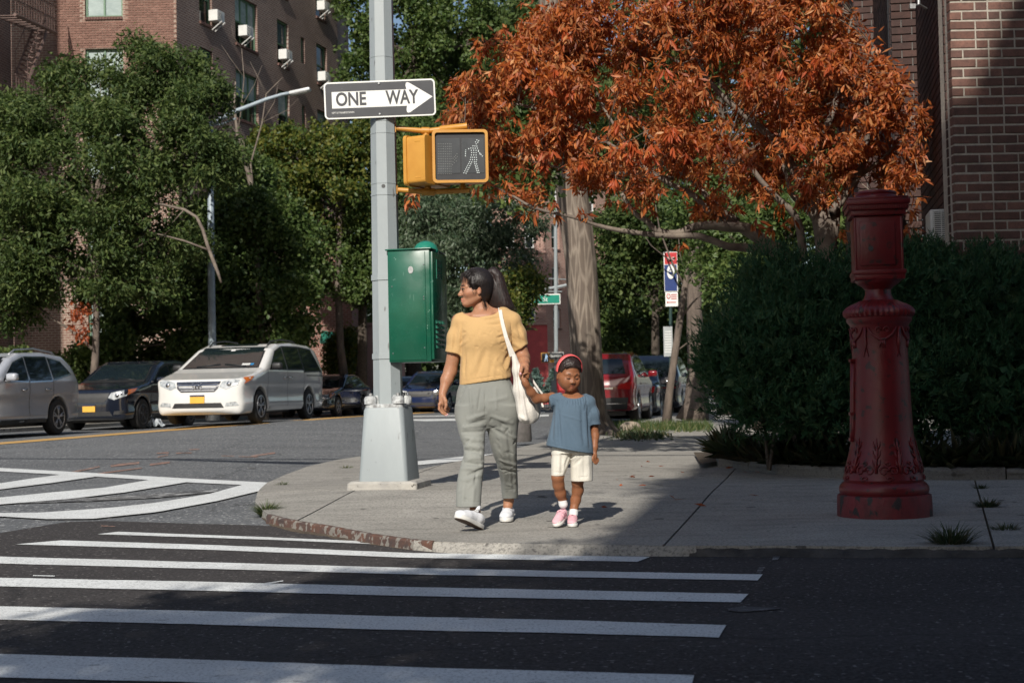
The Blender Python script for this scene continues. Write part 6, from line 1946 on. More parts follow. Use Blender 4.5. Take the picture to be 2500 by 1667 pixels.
limbs = [
    ([(2005, 530), (1985, 490), (1950, 432), (1908, 372), (1860, 318), (1800, 262), (1735, 200), (1690, 120)], .085, .02, 0),
    ([(2012, 560), (1975, 520), (1950, 500), (1935, 470), (1925, 430), (1900, 380)], .05, .02, -.3),
    ([(2010, 530), (2006, 470), (2002, 405), (2012, 330), (2042, 245), (2060, 150), (2080, 40)], .07, .02, .2),
    ([(2030, 520), (2060, 480), (2092, 436), (2112, 380), (2122, 300), (2112, 200), (2130, 120)], .06, .018, -.2),
    ([(2092, 436), (2140, 400), (2190, 350), (2230, 280)], .03, .01, -.2),
    ([(1960, 640), (1953, 560), (1935, 520), (1900, 490), (1860, 440), (1820, 400), (1770, 370)], .055, .02, -.4),
    ([(1924, 634), (1889, 606), (1853, 581), (1817, 560), (1784, 552), (1740, 548), (1690, 556), (1650, 572), (1601, 561), (1578, 542), (1548, 519), (1520, 470)], .085, .022, -.5),
    ([(1900, 614), (1850, 606), (1800, 602), (1777, 598), (1705, 580), (1640, 575), (1560, 566), (1480, 552), (1400, 530), (1310, 505), (1240, 470)], .06, .012, -.7),
    ([(1860, 585), (1815, 560), (1770, 530), (1732, 512), (1690, 480), (1630, 440), (1560, 400), (1480, 350)], .06, .018, -.3),
    ([(1800, 545), (1740, 490), (1700, 445), (1640, 400), (1580, 330), (1540, 260)], .045, .015, .1),
    ([(1735, 200), (1660, 150), (1560, 90)], .025, .008, .1), ([(1908, 372), (1900, 280), (1880, 180), (1870, 80)], .035, .01, .3),
    ([(1480, 350), (1400, 300), (1300, 260), (1200, 250), (1130, 270)], .025, .008, .0), ([(1310, 505), (1230, 470), (1160, 420), (1120, 370)], .02, .006, -.6),
    ([(1640, 440), (1540, 420), (1440, 420), (1340, 400), (1240, 380)], .025, .008, -.4), ([(1560, 400), (1480, 280), (1440, 180), (1430, 90)], .022, .008, .2)]
LP = []
for pts, r0, r1, d in limbs:
    P3 = []
    n_ = len(pts)
    for i, p in enumerate(pts): P3.append(O(p[0], p[1], d * i / (n_ - 1)) + Vector((random.uniform(-.02, .02),) * 3))
    # smooth
    Q = []
    for i in range(n_ - 1):
        p0_, p1_, p2_, p3_ = P3[max(i - 1, 0)], P3[i], P3[i + 1], P3[min(i + 2, n_ - 1)]
        for t in (0, .33, .66):
            Q.append(0.5 * ((2 * p1_) + (p2_ - p0_) * t + (2 * p0_ - 5 * p1_ + 4 * p2_ - p3_) * t * t + (3 * p1_ - p0_ - 3 * p2_ + p3_) * t ** 3))
    Q.append(P3[-1]); LP += Q
    MB().tube(Q, [r0 + (r1 - r0) * (i / (len(Q) - 1)) ** .8 for i in range(len(Q))], 9).build('limb', M['bark_smooth'], ot, smooth=True)
ob = bl((1230, 270, 140, 150, YO - .1, .9), (1170, 330, 100, 120, YO - .3, .6), (1380, 190, 190, 180, YO, 1.1), (1580, 150, 220, 210, YO + .1, 1.3), (1780, 190, 220, 230, YO + .2, 1.4), (1980, 220, 190, 220, YO + .1, 1.2), (2120, 300, 110, 170, YO, .9),
        (2190, 310, 75, 140, YO - .1, .5), (1330, 400, 170, 90, YO - .4, .8), (1540, 400, 190, 110, YO - .5, .9), (1750, 410, 180, 120, YO - .3, .9), (1940, 400, 150, 120, YO - .2, .8), (2150, 420, 95, 80, YO - .2, .5),
        (1480, 40, 230, 130, YO + .3, 1.2), (1740, 10, 250, 140, YO + .3, 1.3), (1950, 60, 150, 130, YO + .2, 1.0), (1240, 150, 90, 90, YO + .1, .6), (2090, 160, 70, 110, YO + .1, .5), (1375, 290, 80, 150, YO, .9), (1400, 80, 90, 120, YO, .9))
rng = np.random.default_rng(11)
so_ = []
for b_ in ob:
    for q in range(11):
        dd = rng.normal(size=3); dd /= np.linalg.norm(dd); r_ = rng.uniform(.22, .36)
        so_.append((b_[0] + dd[0] * b_[3] * .82, b_[1] + dd[1] * b_[4] * .8, b_[2] + dd[2] * b_[5] * .82, b_[3] * r_, b_[4] * r_, b_[5] * r_ * .7))
Ca, d = blobs_surface(so_, 8600, rng, (.3, 1.05)); Cb, d = blobs_surface(ob, 3600, rng, (.3, 1.0)); C_ = np.concatenate([Ca, Cb])
f = np.sin(C_[:, 0] * 5.3 + 2.7 * C_[:, 2]) + np.sin(C_[:, 2] * 6.1 + C_[:, 1] * 3.1) + np.sin(C_[:, 0] * 9.0 - C_[:, 2] * 4.0)
k = f > -1.05; C_ = C_[k]
per = 7
P_ = np.repeat(C_, per, 0) + rng.normal(size=(len(C_) * per, 3)) * .02
D_ = rng.normal(size=P_.shape) * .6 + np.array((0, 0, -.7))
foliage('foliage', P_, D_, .100, .027, M['leaf_orange'], ot, .25, .4, rng, curve=.1)['kind'] = 'stuff'
# stray low sprays
low = [(1000, 490), (1010, 470), (1280, 520), (1310, 512), (1345, 490), (1365, 530), (1420, 520), (1560, 500), (1600, 505), (1660, 590), (1700, 505), (1740, 480), (1800, 500), (1840, 540), (1880, 560), (1900, 500), (1930, 540), (2060, 560), (2100, 520), (2220, 520), (2215, 560), (2238, 490), (1960, 480), (2090, 480), (1240, 470), (1160, 450), (1190, 480)]
C2 = np.array([tuple(O(x + random.uniform(-8, 8), y + random.uniform(-8, 8), random.uniform(-.8, 0))) for x, y in low for _ in range(2)])
P_ = np.repeat(C2, 6, 0) + rng.normal(size=(len(C2) * 6, 3)) * .025
foliage('foliage', P_, rng.normal(size=P_.shape) * .5 + np.array((0, 0, -.8)), .12, .036, M['leaf_orange'], ot, .25, .3, rng)['kind'] = 'stuff'
mb = MB()
sel = rng.choice(len(C_), 520, replace=False)
LPa = np.array([tuple(p) for p in LP])
for i in sel:
    c_ = C_[i]; j = np.argmin(((LPa - c_) ** 2).sum(1)); a = Vector(LPa[j]); e = Vector(c_)
    if (a - e).length > 1.6: a = e + (a - e).normalized() * 1.2
    m1 = a.lerp(e, .5) + Vector(rng.normal(size=3)) * .06
    mb.tube([a, m1, e], [.008, .005, .003], 3, cap=False)
mb.build('twig', M['bark_smooth'], ot)['kind'] = 'stuff'
# single leaves on the side toward the street
def leafmesh(i):
    r = random.Random(i); l, w = .125 + r.uniform(-.02, .02), .040
    vs = [(0, 0, 0), (w * .35, .006, -l * .3), (w * .5, .010, -l * .6), (0, 0.004 * i, -l), (-w * .5, .010, -l * .6), (-w * .35, .006, -l * .3), (0, -.004, -l * .5)]
    me = bpy.data.meshes.new('leaf'); me.from_pydata(vs, [], [(0, 1, 6), (1, 2, 6), (2, 3, 6), (3, 4, 6), (4, 5, 6), (5, 0, 6)]); me.materials.append(M['leaf_orange_single']); return me
M['leaf_orange_single'] = leafmat('leaf_orange_single', [(0.34, 0.06, 0.018), (0.46, 0.10, 0.026)], .5, .3, .35)
lm = [leafmesh(i) for i in range(4)]
fr_ = C_[np.argsort(C_[:, 1] + rng.normal(size=len(C_)) * .25)[:60]]
for c_ in fr_:
    for q in range(5):
        o = bpy.data.objects.new('leaf', random.choice(lm)); COL.objects.link(o)
        o.location = Vector(c_) + Vector((random.uniform(-.02, .02), -.03, random.uniform(-.02, .02)))
        o.rotation_euler = (random.uniform(-.7, .5), random.uniform(-.8, .8), random.uniform(0, 6.28)); inv_parent(o, ot)

# --- the big kerbside trunk behind the child
bt = empty('street_tree', (G(1440, 1058).x, G(1440, 1058).y, 0)); tag(bt, 'large street tree trunk with furrowed bark leaning left, just behind the child', 'tree')
m, nt, b = new_mat('bark_furrowed')
co = coords(nt, 'Object', (1, 1, .14), (0, .12, 0))
vo = nt.nodes.new('ShaderNodeTexVoronoi'); vo.feature = 'DISTANCE_TO_EDGE'; vo.inputs['Scale'].default_value = 11
nt.links.new(mixrgb(nt, .06, co, noise(nt, co, 3, 4, .6, out=1)), vo.inputs['Vector'])
ed = ramp(nt, vo.outputs[0], [(0.0, 0.0), (0.16, 1.0)])
tc2 = coords(nt, 'Object')
col = mixrgb(nt, ed, (0.26, 0.215, 0.17), (0.12, 0.093, 0.072))
col = mixrgb(nt, ramp(nt, noise(nt, tc2, 5, 5, .6), [(.35, 0.0), (.7, .5)]), col, (0.10, 0.08, 0.065))
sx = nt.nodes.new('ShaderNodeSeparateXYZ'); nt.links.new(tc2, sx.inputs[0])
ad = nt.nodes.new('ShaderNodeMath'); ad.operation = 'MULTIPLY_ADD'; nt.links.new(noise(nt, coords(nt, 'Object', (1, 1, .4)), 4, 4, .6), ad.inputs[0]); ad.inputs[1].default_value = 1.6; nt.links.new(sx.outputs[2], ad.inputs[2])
low_shade = ramp(nt, ad.outputs[0], [(0.0, 1.0), (0.001, 1.0)])
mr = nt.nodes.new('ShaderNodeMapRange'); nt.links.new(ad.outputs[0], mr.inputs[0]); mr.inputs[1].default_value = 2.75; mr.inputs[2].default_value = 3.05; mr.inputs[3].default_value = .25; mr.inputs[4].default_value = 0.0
col = mixrgb(nt, mr.outputs[0], col, (0.018, 0.014, 0.012))  # lower trunk darkened in the bark colour: painted leaf shade
nt.links.new(col, b.inputs['Base Color']); b.inputs['Roughness'].default_value = .9
bump(nt, b, ed, -.8, .03)
M['bark_furrow'] = m
gt = G(1440, 1060)
Yt = gt.y
def Tt(px, py): return At(px, py, Yt)
cl = [((1447, 1062), 120), ((1444, 1045), 96), ((1440, 1010), 84), ((1436, 950), 78), ((1430, 850), 76), ((1424, 740), 75), ((1418, 640), 76), ((1408, 560), 78), ((1400, 500), 76), ((1388, 400), 72), ((1372, 260), 68), ((1350, 60), 62), ((1330, -160), 56)]
vs = []; fs = []; n_ = 40
for (p, w) in cl:
    c_ = Tt(*p)
    for j in range(n_):
        t = 2 * math.pi * j / n_; r = w / 2 / (F / Yt)
        r *= 1 + .035 * math.sin(t * 9 + c_.z * .9) + .02 * math.sin(t * 15 - c_.z * 1.7)
        if p[1] > 1040: r *= 1 + .25 * max(0, math.sin(t * 5 + .5))
        vs.append((c_.x + r * math.cos(t), c_.y + r * math.sin(t), c_.z))
for i in range(len(cl) - 1):
    for j in range(n_): k_2 = (j + 1) % n_; fs.append((i * n_ + j, i * n_ + k_2, (i + 1) * n_ + k_2, (i + 1) * n_ + j))
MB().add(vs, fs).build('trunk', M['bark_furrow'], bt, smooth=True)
mb = MB()
for a_, b_ in (((1470, 1058), (1512, 1066)), ((1440, 1062), (1400, 1070)), ((1478, 1055), (1500, 1050))):
    p, q = G(*a_), G(*b_); p.z += .12; q.z -= .01; mb = MB().tube([p, p.lerp(q, .5) + Vector((0, 0, -.03)), q], [.10, .07, .02], 8); mb.build('root', M['bark_furrow'], bt, smooth=True)
tb = [(-.05, 20.6, 4.55, .75, .7, .95), (.35, 20.7, 4.3, .5, .6, .7), Bp(1350, -330, 260, 180, Yt, 2.4), Bp(1150, -250, 150, 130, Yt, 1.6), Bp(1560, -260, 200, 150, Yt + 1, 2)]  # first two: hidden boughs added to shade the lower trunk
for b_ in tb:
    mb = MB(); limb_to(mb, Tt(1335, -120) if b_[2] > 7 else Tt(1378, 300), b_[:3], .2 if b_[2] > 7 else .05, .08 if b_[2] > 7 else .02, 8, .06); mb.build('limb', M['bark'], bt, smooth=True)
C_, d = blobs_surface(tb, 2600, rng, (.3, 1.0)); P_ = np.repeat(C_, 8, 0) + rng.normal(size=(len(C_) * 8, 3)) * .16
foliage('foliage', P_, rng.normal(size=P_.shape), .15, .08, M['leaf_mid'], bt, .2, .35, rng)['kind'] = 'stuff'

# --- street trees along the far pavement, left to right
GRP = 'street trees along the far side of the avenue'
tree('street_tree', 'dense dark street tree with drooping leaves at the left, before the brown building', 'tree',
     bl((30, 330, 90, 100, 38, 1.6), (110, 290, 110, 80, 38, 1.5), (240, 230, 130, 90, 38.4, 1.6), (340, 180, 110, 80, 38.6, 1.5), (440, 190, 90, 60, 38.5, 1.2), (470, 290, 100, 90, 38, 1.4), (520, 240, 50, 40, 38, .8), (110, 440, 170, 130, 37.6, 2.0), (300, 380, 190, 140, 37.8, 2.2), (470, 400, 110, 110, 37.8, 1.6),
        (40, 600, 110, 130, 37.6, 1.6), (200, 590, 150, 120, 37.2, 1.8), (370, 560, 130, 120, 37.5, 1.6), (170, 190, 50, 60, 38.5, .8), (-60, 450, 120, 160, 38, 1.6), (90, 700, 70, 60, 37.8, .9), (330, 690, 120, 60, 37.5, 1.0), (20, 740, 80, 70, 38, 1.0), (130, 660, 110, 90, 38.5, 1.2)),
     up(222, 1010, 232, 500, 37.3, 4, .1), 115000, .15, .06, M['leaf_dark'], None, 14, .13, .45, .11, GRP, seed=3, ntw=60, holes=.25)
tree('street_tree', 'maple with small pale green leaves behind the street lamp post', 'tree',
     bl((600, 470, 80, 110, 45, 1.6), (560, 600, 110, 120, 44, 1.8), (640, 560, 110, 130, 44.5, 1.8), (470, 700, 110, 110, 43.5, 1.6), (610, 720, 130, 110, 43.8, 1.8), (700, 620, 100, 130, 44.5, 1.6), (330, 770, 90, 60, 43, 1.0), (560, 800, 110, 50, 43.6, 1.2), (400, 620, 90, 100, 43.6, 1.3), (720, 740, 70, 90, 44, 1.2), (280, 840, 70, 40, 42.5, .8), (300, 700, 110, 110, 43.5, 1.4), (680, 830, 80, 40, 44, 1.0), (500, 850, 130, 35, 43.6, 1.0)),
     up(620, 1010, 600, 560, 44.5, 4, .2), 95000, .14, .11, M['leaf_mid'], None, 14, .13, .2, .14, GRP, seed=4, ntw=40, holes=.15)
tree('street_tree', 'street tree with yellowing top leaves between the brown building and the grey pole', 'tree',
     bl((690, 380, 80, 70, 50, 1.6), (780, 380, 90, 80, 50, 1.8), (860, 360, 80, 60, 50, 1.6), (820, 480, 110, 90, 49.6, 2.0), (720, 460, 90, 80, 49.6, 1.6), (650, 350, 40, 40, 50, .8)),
     up(850, 1010, 830, 520, 50, 4, -.2), 24000, .15, .12, M['leaf_yellow'], None, 14, .14, .2, .16, GRP, seed=5, ntw=30, holes=.2)
tree('street_tree', 'leafy green tree crown directly behind the grey pole and green box', 'tree',
     bl((800, 590, 100, 90, 50.5, 2.0), (890, 560, 90, 110, 51, 1.8), (960, 480, 80, 90, 51, 1.8), (850, 690, 70, 60, 50.5, 1.2), (940, 640, 90, 90, 51, 1.8), (1040, 420, 80, 110, 52, 1.8), (760, 660, 60, 60, 50.4, 1.2), (1000, 560, 80, 90, 52, 1.4)),
     up(878, 1005, 880, 620, 51, 4, .1), 38000, .15, .11, M['leaf_mid'], M['bark_dark'], 14, .14, .3, .22, GRP, seed=6, ntw=30, holes=.1)
tree('street_tree', 'grey-green drooping tree behind the woman\'s head', 'tree',
     bl((1070, 560, 110, 90, 47, 1.8), (1180, 540, 110, 90, 47.5, 1.8), (1020, 660, 80, 90, 47, 1.4), (1140, 650, 110, 90, 46.8, 1.8), (1230, 640, 70, 80, 47, 1.2), (1270, 560, 60, 60, 47.5, 1.0), (1190, 740, 90, 70, 47, 1.3), (1240, 720, 60, 60, 46.8, 1.0), (1060, 760, 80, 60, 47, 1.2)),
     up(1180, 1000, 1150, 640, 47.3, 4, .1), 34000, .19, .06, M['leaf_blue'], M['bark_dark'], 14, .14, .9, .14, GRP, seed=7, ntw=30)
tree('street_tree', 'small bronze-tinged tree in front of the green street name sign', 'tree',
     bl((1265, 700, 55, 40, 46, .9), (1230, 760, 60, 60, 46, 1.0), (1290, 680, 30, 25, 46, .5), (1200, 810, 60, 40, 46, .8), (1275, 745, 30, 35, 46, .6)),
     up(1225, 1000, 1240, 770, 46, 3), 9000, .13, .08, M['leaf_yellow'], M['bark_dark'], 9, .12, .3, .08, GRP, seed=8, ntw=20)
tree('tall_tree', 'tall dense green tree rising above the ONE WAY sign, right of the brown building', 'tree',
     bl((900, 80, 70, 110, 60, 2.0), (1000, 60, 120, 120, 60, 2.6), (1120, 30, 120, 120, 60.5, 2.6), (880, 210, 55, 90, 60, 1.6), (980, 200, 110, 100, 59.5, 2.4), (1090, 170, 110, 100, 60, 2.4), (1200, 100, 80, 90, 60, 2.0), (1010, 300, 90, 70, 59.5, 2.0), (1240, 10, 80, 80, 61, 2), (880, 300, 60, 60, 59.6, 1.4), (1000, -60, 200, 90, 61, 2.6), (860, 20, 30, 40, 60, .8)),
     up(1010, 1000, 1010, 160, 60, 5), 46000, .19, .13, M['leaf_mid'], M['bark_dark'], 14, .18, .2, .3, None, seed=9, ntw=30, holes=.2)
GR2 = 'trees along the near side of the avenue'
tree('street_tree', 'shaded green tree crown behind the bus stop sign', 'tree',
     bl((1540, 560, 110, 80, 54, 2.4), (1650, 600, 110, 90, 54, 2.4), (1580, 690, 120, 80, 54, 2.2), (1500, 660, 60, 90, 54, 1.6), (1760, 600, 100, 90, 53, 2.2), (1740, 700, 90, 80, 53, 1.8)),
     up(1600, 1000, 1600, 650, 54, 4), 30000, .17, .12, M['leaf_dark'], M['bark_dark'], 9, .18, .3, .2, GR2, seed=12, ntw=30, holes=.2)
tree('street_tree', 'bright green low tree just right of the big trunk, above the red car', 'tree',
     bl((1500, 760, 60, 70, 60, 1.8), (1570, 790, 80, 60, 60, 2.0), (1660, 780, 90, 60, 60, 2.0), (1520, 840, 70, 40, 59, 1.6), (1610, 850, 90, 40, 59, 1.6), (1700, 850, 60, 40, 60, 1.2)),
     up(1580, 990, 1580, 820, 60, 3), 22000, .18, .13, M['leaf_mid'], M['bark_dark'], 9, .18, .3, .15, GR2, seed=13, ntw=20)
tree('street_tree', 'leafy tree glimpsed under the orange tree, left of its trunk', 'tree',
     bl((1830, 600, 90, 80, 27, 1.0), (1900, 540, 90, 80, 27, 1.0), (1780, 680, 70, 70, 26.5, .8), (1740, 600, 70, 80, 27.5, .9), (2040, 520, 100, 90, 27, 1.0), (2130, 420, 80, 120, 27, 1.0), (1720, 500, 80, 70, 28, .9)),
     up(1850, 960, 1850, 640, 27, 3), 22000, .12, .07, M['leaf_mid'], M['bark_dark'], 9, .12, .2, .1, GR2, seed=14, ntw=30, holes=.3)
tree('tall_tree', 'dark green tree crown filling the top behind the orange tree', 'tree',
     bl((1330, 100, 110, 110, 40, 2.2), (1450, 250, 160, 120, 40, 2.4), (1650, 60, 220, 110, 40, 2.6), (1900, 50, 220, 120, 40, 2.6), (2120, 60, 150, 130, 40, 2.4), (1700, 300, 200, 160, 41, 2.6), (1250, 300, 120, 120, 41, 2), (2060, 300, 170, 170, 41, 2.6), (1380, 420, 140, 80, 42, 2), (1180, 420, 90, 70, 43, 1.4), (1900, 430, 160, 100, 42, 2)),
     up(1790, 990, 1760, 200, 40, 5), 40000, .18, .11, M['leaf_dark'], M['bark_dark'], 9, .2, .3, .3, GR2, seed=15, ntw=30, holes=.1)
# thin kerb tree and thick trunk at the right
def baretree(name, label, pts, rad, Y, twigs, mat=M['bark']):
    P3 = [At(x, y, Y) for x, y in pts]
    if pts[0][1] > 900 or name == 'bare_tree': P3[0] = Vector((P3[0].x, P3[0].y, H(P3[0].x, P3[0].y) - .03))
    r_ = empty(name, P3[0]); tag(r_, label, 'tree', None); MB().tube(P3, rad, 10).build('trunk', mat, r_, smooth=True)
    for tw in twigs:
        Q = [At(x, y, Y) for x, y in tw[0]]; MB().tube(Q, [tw[1] * (1 - .7 * i / (len(Q) - 1)) for i in range(len(Q))], 6).build('limb', mat, r_, smooth=True)
    return r_
baretree('young_tree', 'slim leaning tree trunk beside the bus stop post, in front of the black car', [(1626, 1032), (1634, 960), (1648, 860), (1660, 780), (1672, 700), (1684, 640), (1700, 560), (1716, 500)], [.11, .085, .08, .078, .07, .06, .045, .03], 31,
         [([(1660, 780), (1690, 740), (1725, 705), (1735, 660)], .03), ([(1672, 700), (1640, 640), (1610, 560), (1600, 500)], .03), ([(1684, 640), (1730, 600), (1760, 560)], .025), ([(1676, 680), (1660, 620), (1655, 560)], .02), ([(1648, 860), (1700, 820), (1735, 790)], .02), ([(1640, 640), (1590, 600), (1570, 570)], .015)])
baretree('street_tree', 'thick tree trunk half hidden behind the left edge of the juniper shrub', [(1690, 1024), (1700, 985), (1702, 900), (1696, 800), (1694, 700), (1700, 620), (1712, 520)], [.42, .30, .23, .20, .17, .15, .12], 34,
         [([(1694, 700), (1740, 640), (1780, 560)], .07), ([(1700, 640), (1670, 580), (1660, 500)], .06)])
baretree('bare_tree', 'bare grey branches reaching up in front of the brown building', [(642, 560), (620, 480), (600, 400), (580, 330), (572, 260), (575, 200)], [.10, .09, .07, .055, .035, .02], 43.5,
         [([(600, 400), (560, 380), (500, 372)], .03), ([(580, 330), (590, 260), (596, 190), (590, 120)], .03), ([(590, 260), (620, 210), (640, 160)], .015), ([(596, 190), (560, 140), (540, 110)], .012), ([(620, 480), (612, 400), (640, 300), (650, 230), (690, 190)], .035), ([(640, 300), (670, 250), (680, 200)], .015), ([(650, 230), (625, 180), (610, 150)], .012), ([(600, 400), (596, 350), (560, 300)], .02),
          ([(640, 300), (700, 270), (730, 240)], .01), ([(590, 120), (570, 90), (565, 60)], .008), ([(572, 260), (530, 220), (510, 180)], .01)], M['bark_smooth'])
baretree('dead_branch', 'pale broken dead branches sticking out of the left tree toward the lamp post', [(540, 690), (532, 665), (522, 640), (507, 600), (495, 560), (480, 530), (450, 512), (400, 500), (378, 497)], [.03, .04, .05, .045, .045, .04, .04, .03, .02], 36.4,
         [([(508, 610), (450, 588), (400, 575), (370, 568)], .035), ([(450, 512), (420, 545)], .02)], M['bark_smooth'])
tuft_ = None
ru = bl((195, 780, 25, 45, 37, .3), (185, 750, 15, 20, 37, .2), (205, 815, 12, 18, 37, .2))
C_, d = blobs_surface(ru, 34, rng); P_ = np.repeat(C_, 7, 0) + rng.normal(size=(len(C_) * 7, 3)) * .05
o = foliage('withered_sprig', P_, rng.normal(size=P_.shape) * .5 + np.array((0, 0, -.6)), .15, .06, M['leaf_rust'], None, .2, .3, rng); tag(o, 'withered rust-brown leaf sprig low on the leftmost tree', 'leaves')
for i_, (px, w, h_, Y_, lab) in enumerate(((20, 60, 60, 43, 'dark clipped shrub at the left edge behind the silver SUV'), (120, 70, 45, 44, 'dark shrub behind the gap between the silver and black SUVs'), (250, 90, 70, 43, 'dark shrub behind the black SUV'), (420, 100, 75, 44, 'dark shrub behind the left half of the white minivan'),
        (560, 90, 70, 46, 'dark shrub behind the roof of the white minivan'), (690, 60, 60, 48, 'dark shrub behind the rear of the white minivan'), (835, 45, 85, 53, 'bright green shrub between the green awning and the grey pole'))):
    r_ = empty('shrub', At(px, 950, Y_)); tag(r_, lab, 'shrub', 'shrubs along the far buildings')
    hb2 = bl((px, 950 - h_ * .6, w, h_, Y_, .9), (px + w * .4, 950 - h_ * 1.2, w * .6, h_ * .6, Y_, .7), (px - w * .5, 950 - h_, w * .5, h_ * .6, Y_, .7))
    C_, d = blobs_surface(hb2, 800 if px != 835 else 1100, rng, (.3, 1.0)); P_ = np.repeat(C_, 7, 0) + rng.normal(size=(len(C_) * 7, 3)) * .09
    foliage('foliage', P_, rng.normal(size=P_.shape) + np.array((0, 0, .4)), .13, .08, M['leaf_dark'] if px != 835 else M['leaf_yellow'], r_, .2, .3, rng)['kind'] = 'stuff'
    MB().tube([(hb2[0][0], hb2[0][1], 0), hb2[0][:3]], [.05, .02], 5).build('stem', M['bark_dark'], r_)
# far-off wood closing the view
wood = bl((100, 780, 300, 140, 60, 2), (500, 820, 300, 110, 62, 2), (850, 820, 220, 110, 75, 3), (1080, 850, 160, 100, 80, 3), (1150, 640, 200, 220, 82, 3), (900, 520, 160, 200, 80, 3), (1480, 620, 170, 220, 85, 3), (1700, 640, 220, 220, 80, 3), (1650, 860, 220, 80, 90, 3), (1950, 600, 250, 260, 80, 3), (2150, 300, 200, 300, 75, 3), (1150, 380, 240, 160, 84, 3), (1480, 350, 220, 200, 86, 3), (1800, 300, 250, 250, 84, 3), (1100, 200, 200, 150, 86, 3))
C_, d = blobs_surface(wood, 13000, rng, (.5, 1.0)); P_ = np.repeat(C_, 6, 0) + rng.normal(size=(len(C_) * 6, 3)) * .35
o = foliage('distant_trees', P_, rng.normal(size=P_.shape), .38, .26, M['leaf_dark'], None, .2, .35, rng); tag(o, kind='stuff')
# ------------------------------------------------------------------ buildings
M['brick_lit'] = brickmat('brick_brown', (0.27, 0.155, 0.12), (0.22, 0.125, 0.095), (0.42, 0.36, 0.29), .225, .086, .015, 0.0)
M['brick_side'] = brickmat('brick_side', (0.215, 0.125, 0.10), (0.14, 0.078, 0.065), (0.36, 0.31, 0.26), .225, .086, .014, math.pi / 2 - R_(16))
M['brick_far'] = brickmat('brick_far', (0.36, 0.19, 0.15), (0.29, 0.14, 0.11), (0.45, 0.38, 0.32), .225, .086, .012, 0.2)
M['win_green'] = pm('window_green', (0.10, 0.19, 0.11), (0.085, 0.16, 0.095), 4, .5)
M['win_white'] = pm('window_white', (0.66, 0.67, 0.66), (0.60, 0.61, 0.60), 4, .5)
M['glass_blue'] = glassmat('pane_blue', (0.10, 0.14, 0.15), .08)
M['blind'] = pm('pane_with_blind', (0.36, 0.43, 0.41), (0.26, 0.32, 0.31), 2.0, .25, rvar=.1, stretch=(1, 1, 2))
M['glass_dark'] = glassmat('pane_dark', (0.02, 0.026, 0.028), .08)
M['sill'] = pm('rowlock_sill', (0.16, 0.085, 0.07), (0.10, 0.055, 0.045), 14, .9, bs=.5)

def facade(root, a, dv2, L, z0, z1, openings, mat, name='wall', rev=.16, winmat=None):
    """wall plane from a along dv2 with real openings; openings: (u0,u1,z0,z1,style). returns frame helpers"""
    a = Vector((a[0], a[1], 0)); d = Vector((dv2[0], dv2[1], 0)).normalized(); n = Vector((d.y, -d.x, 0))
    if n.y > 0: n = -n
    us = sorted({0, L} | {round(o[0], 4) for o in openings} | {round(o[1], 4) for o in openings})
    zs = sorted({z0, z1} | {round(o[2], 4) for o in openings} | {round(o[3], 4) for o in openings})
    mb = MB()
    def P3(u, z, q=0): v = a + d * u + n * -q; return (v.x, v.y, z)
    for i in range(len(us) - 1):
        for j in range(len(zs) - 1):
            uc, zc = (us[i] + us[i + 1]) / 2, (zs[j] + zs[j + 1]) / 2
            if any(o[0] < uc < o[1] and o[2] < zc < o[3] for o in openings): continue
            mb.quad(P3(us[i], zs[j]), P3(us[i + 1], zs[j]), P3(us[i + 1], zs[j + 1]), P3(us[i], zs[j + 1]))
    for o in openings:
        u0, u1, a0_, a1_ = o[:4]
        for A, B in (((u0, a0_), (u1, a0_)), ((u1, a0_), (u1, a1_)), ((u1, a1_), (u0, a1_)), ((u0, a1_), (u0, a0_))):
            mb.quad(P3(A[0], A[1]), P3(B[0], B[1]), P3(B[0], B[1], rev), P3(A[0], A[1], rev))
    mb.build(name, mat, root)
    for o in openings: window(root, a, d, n, o, rev, winmat or M['win_green'])
    return P3

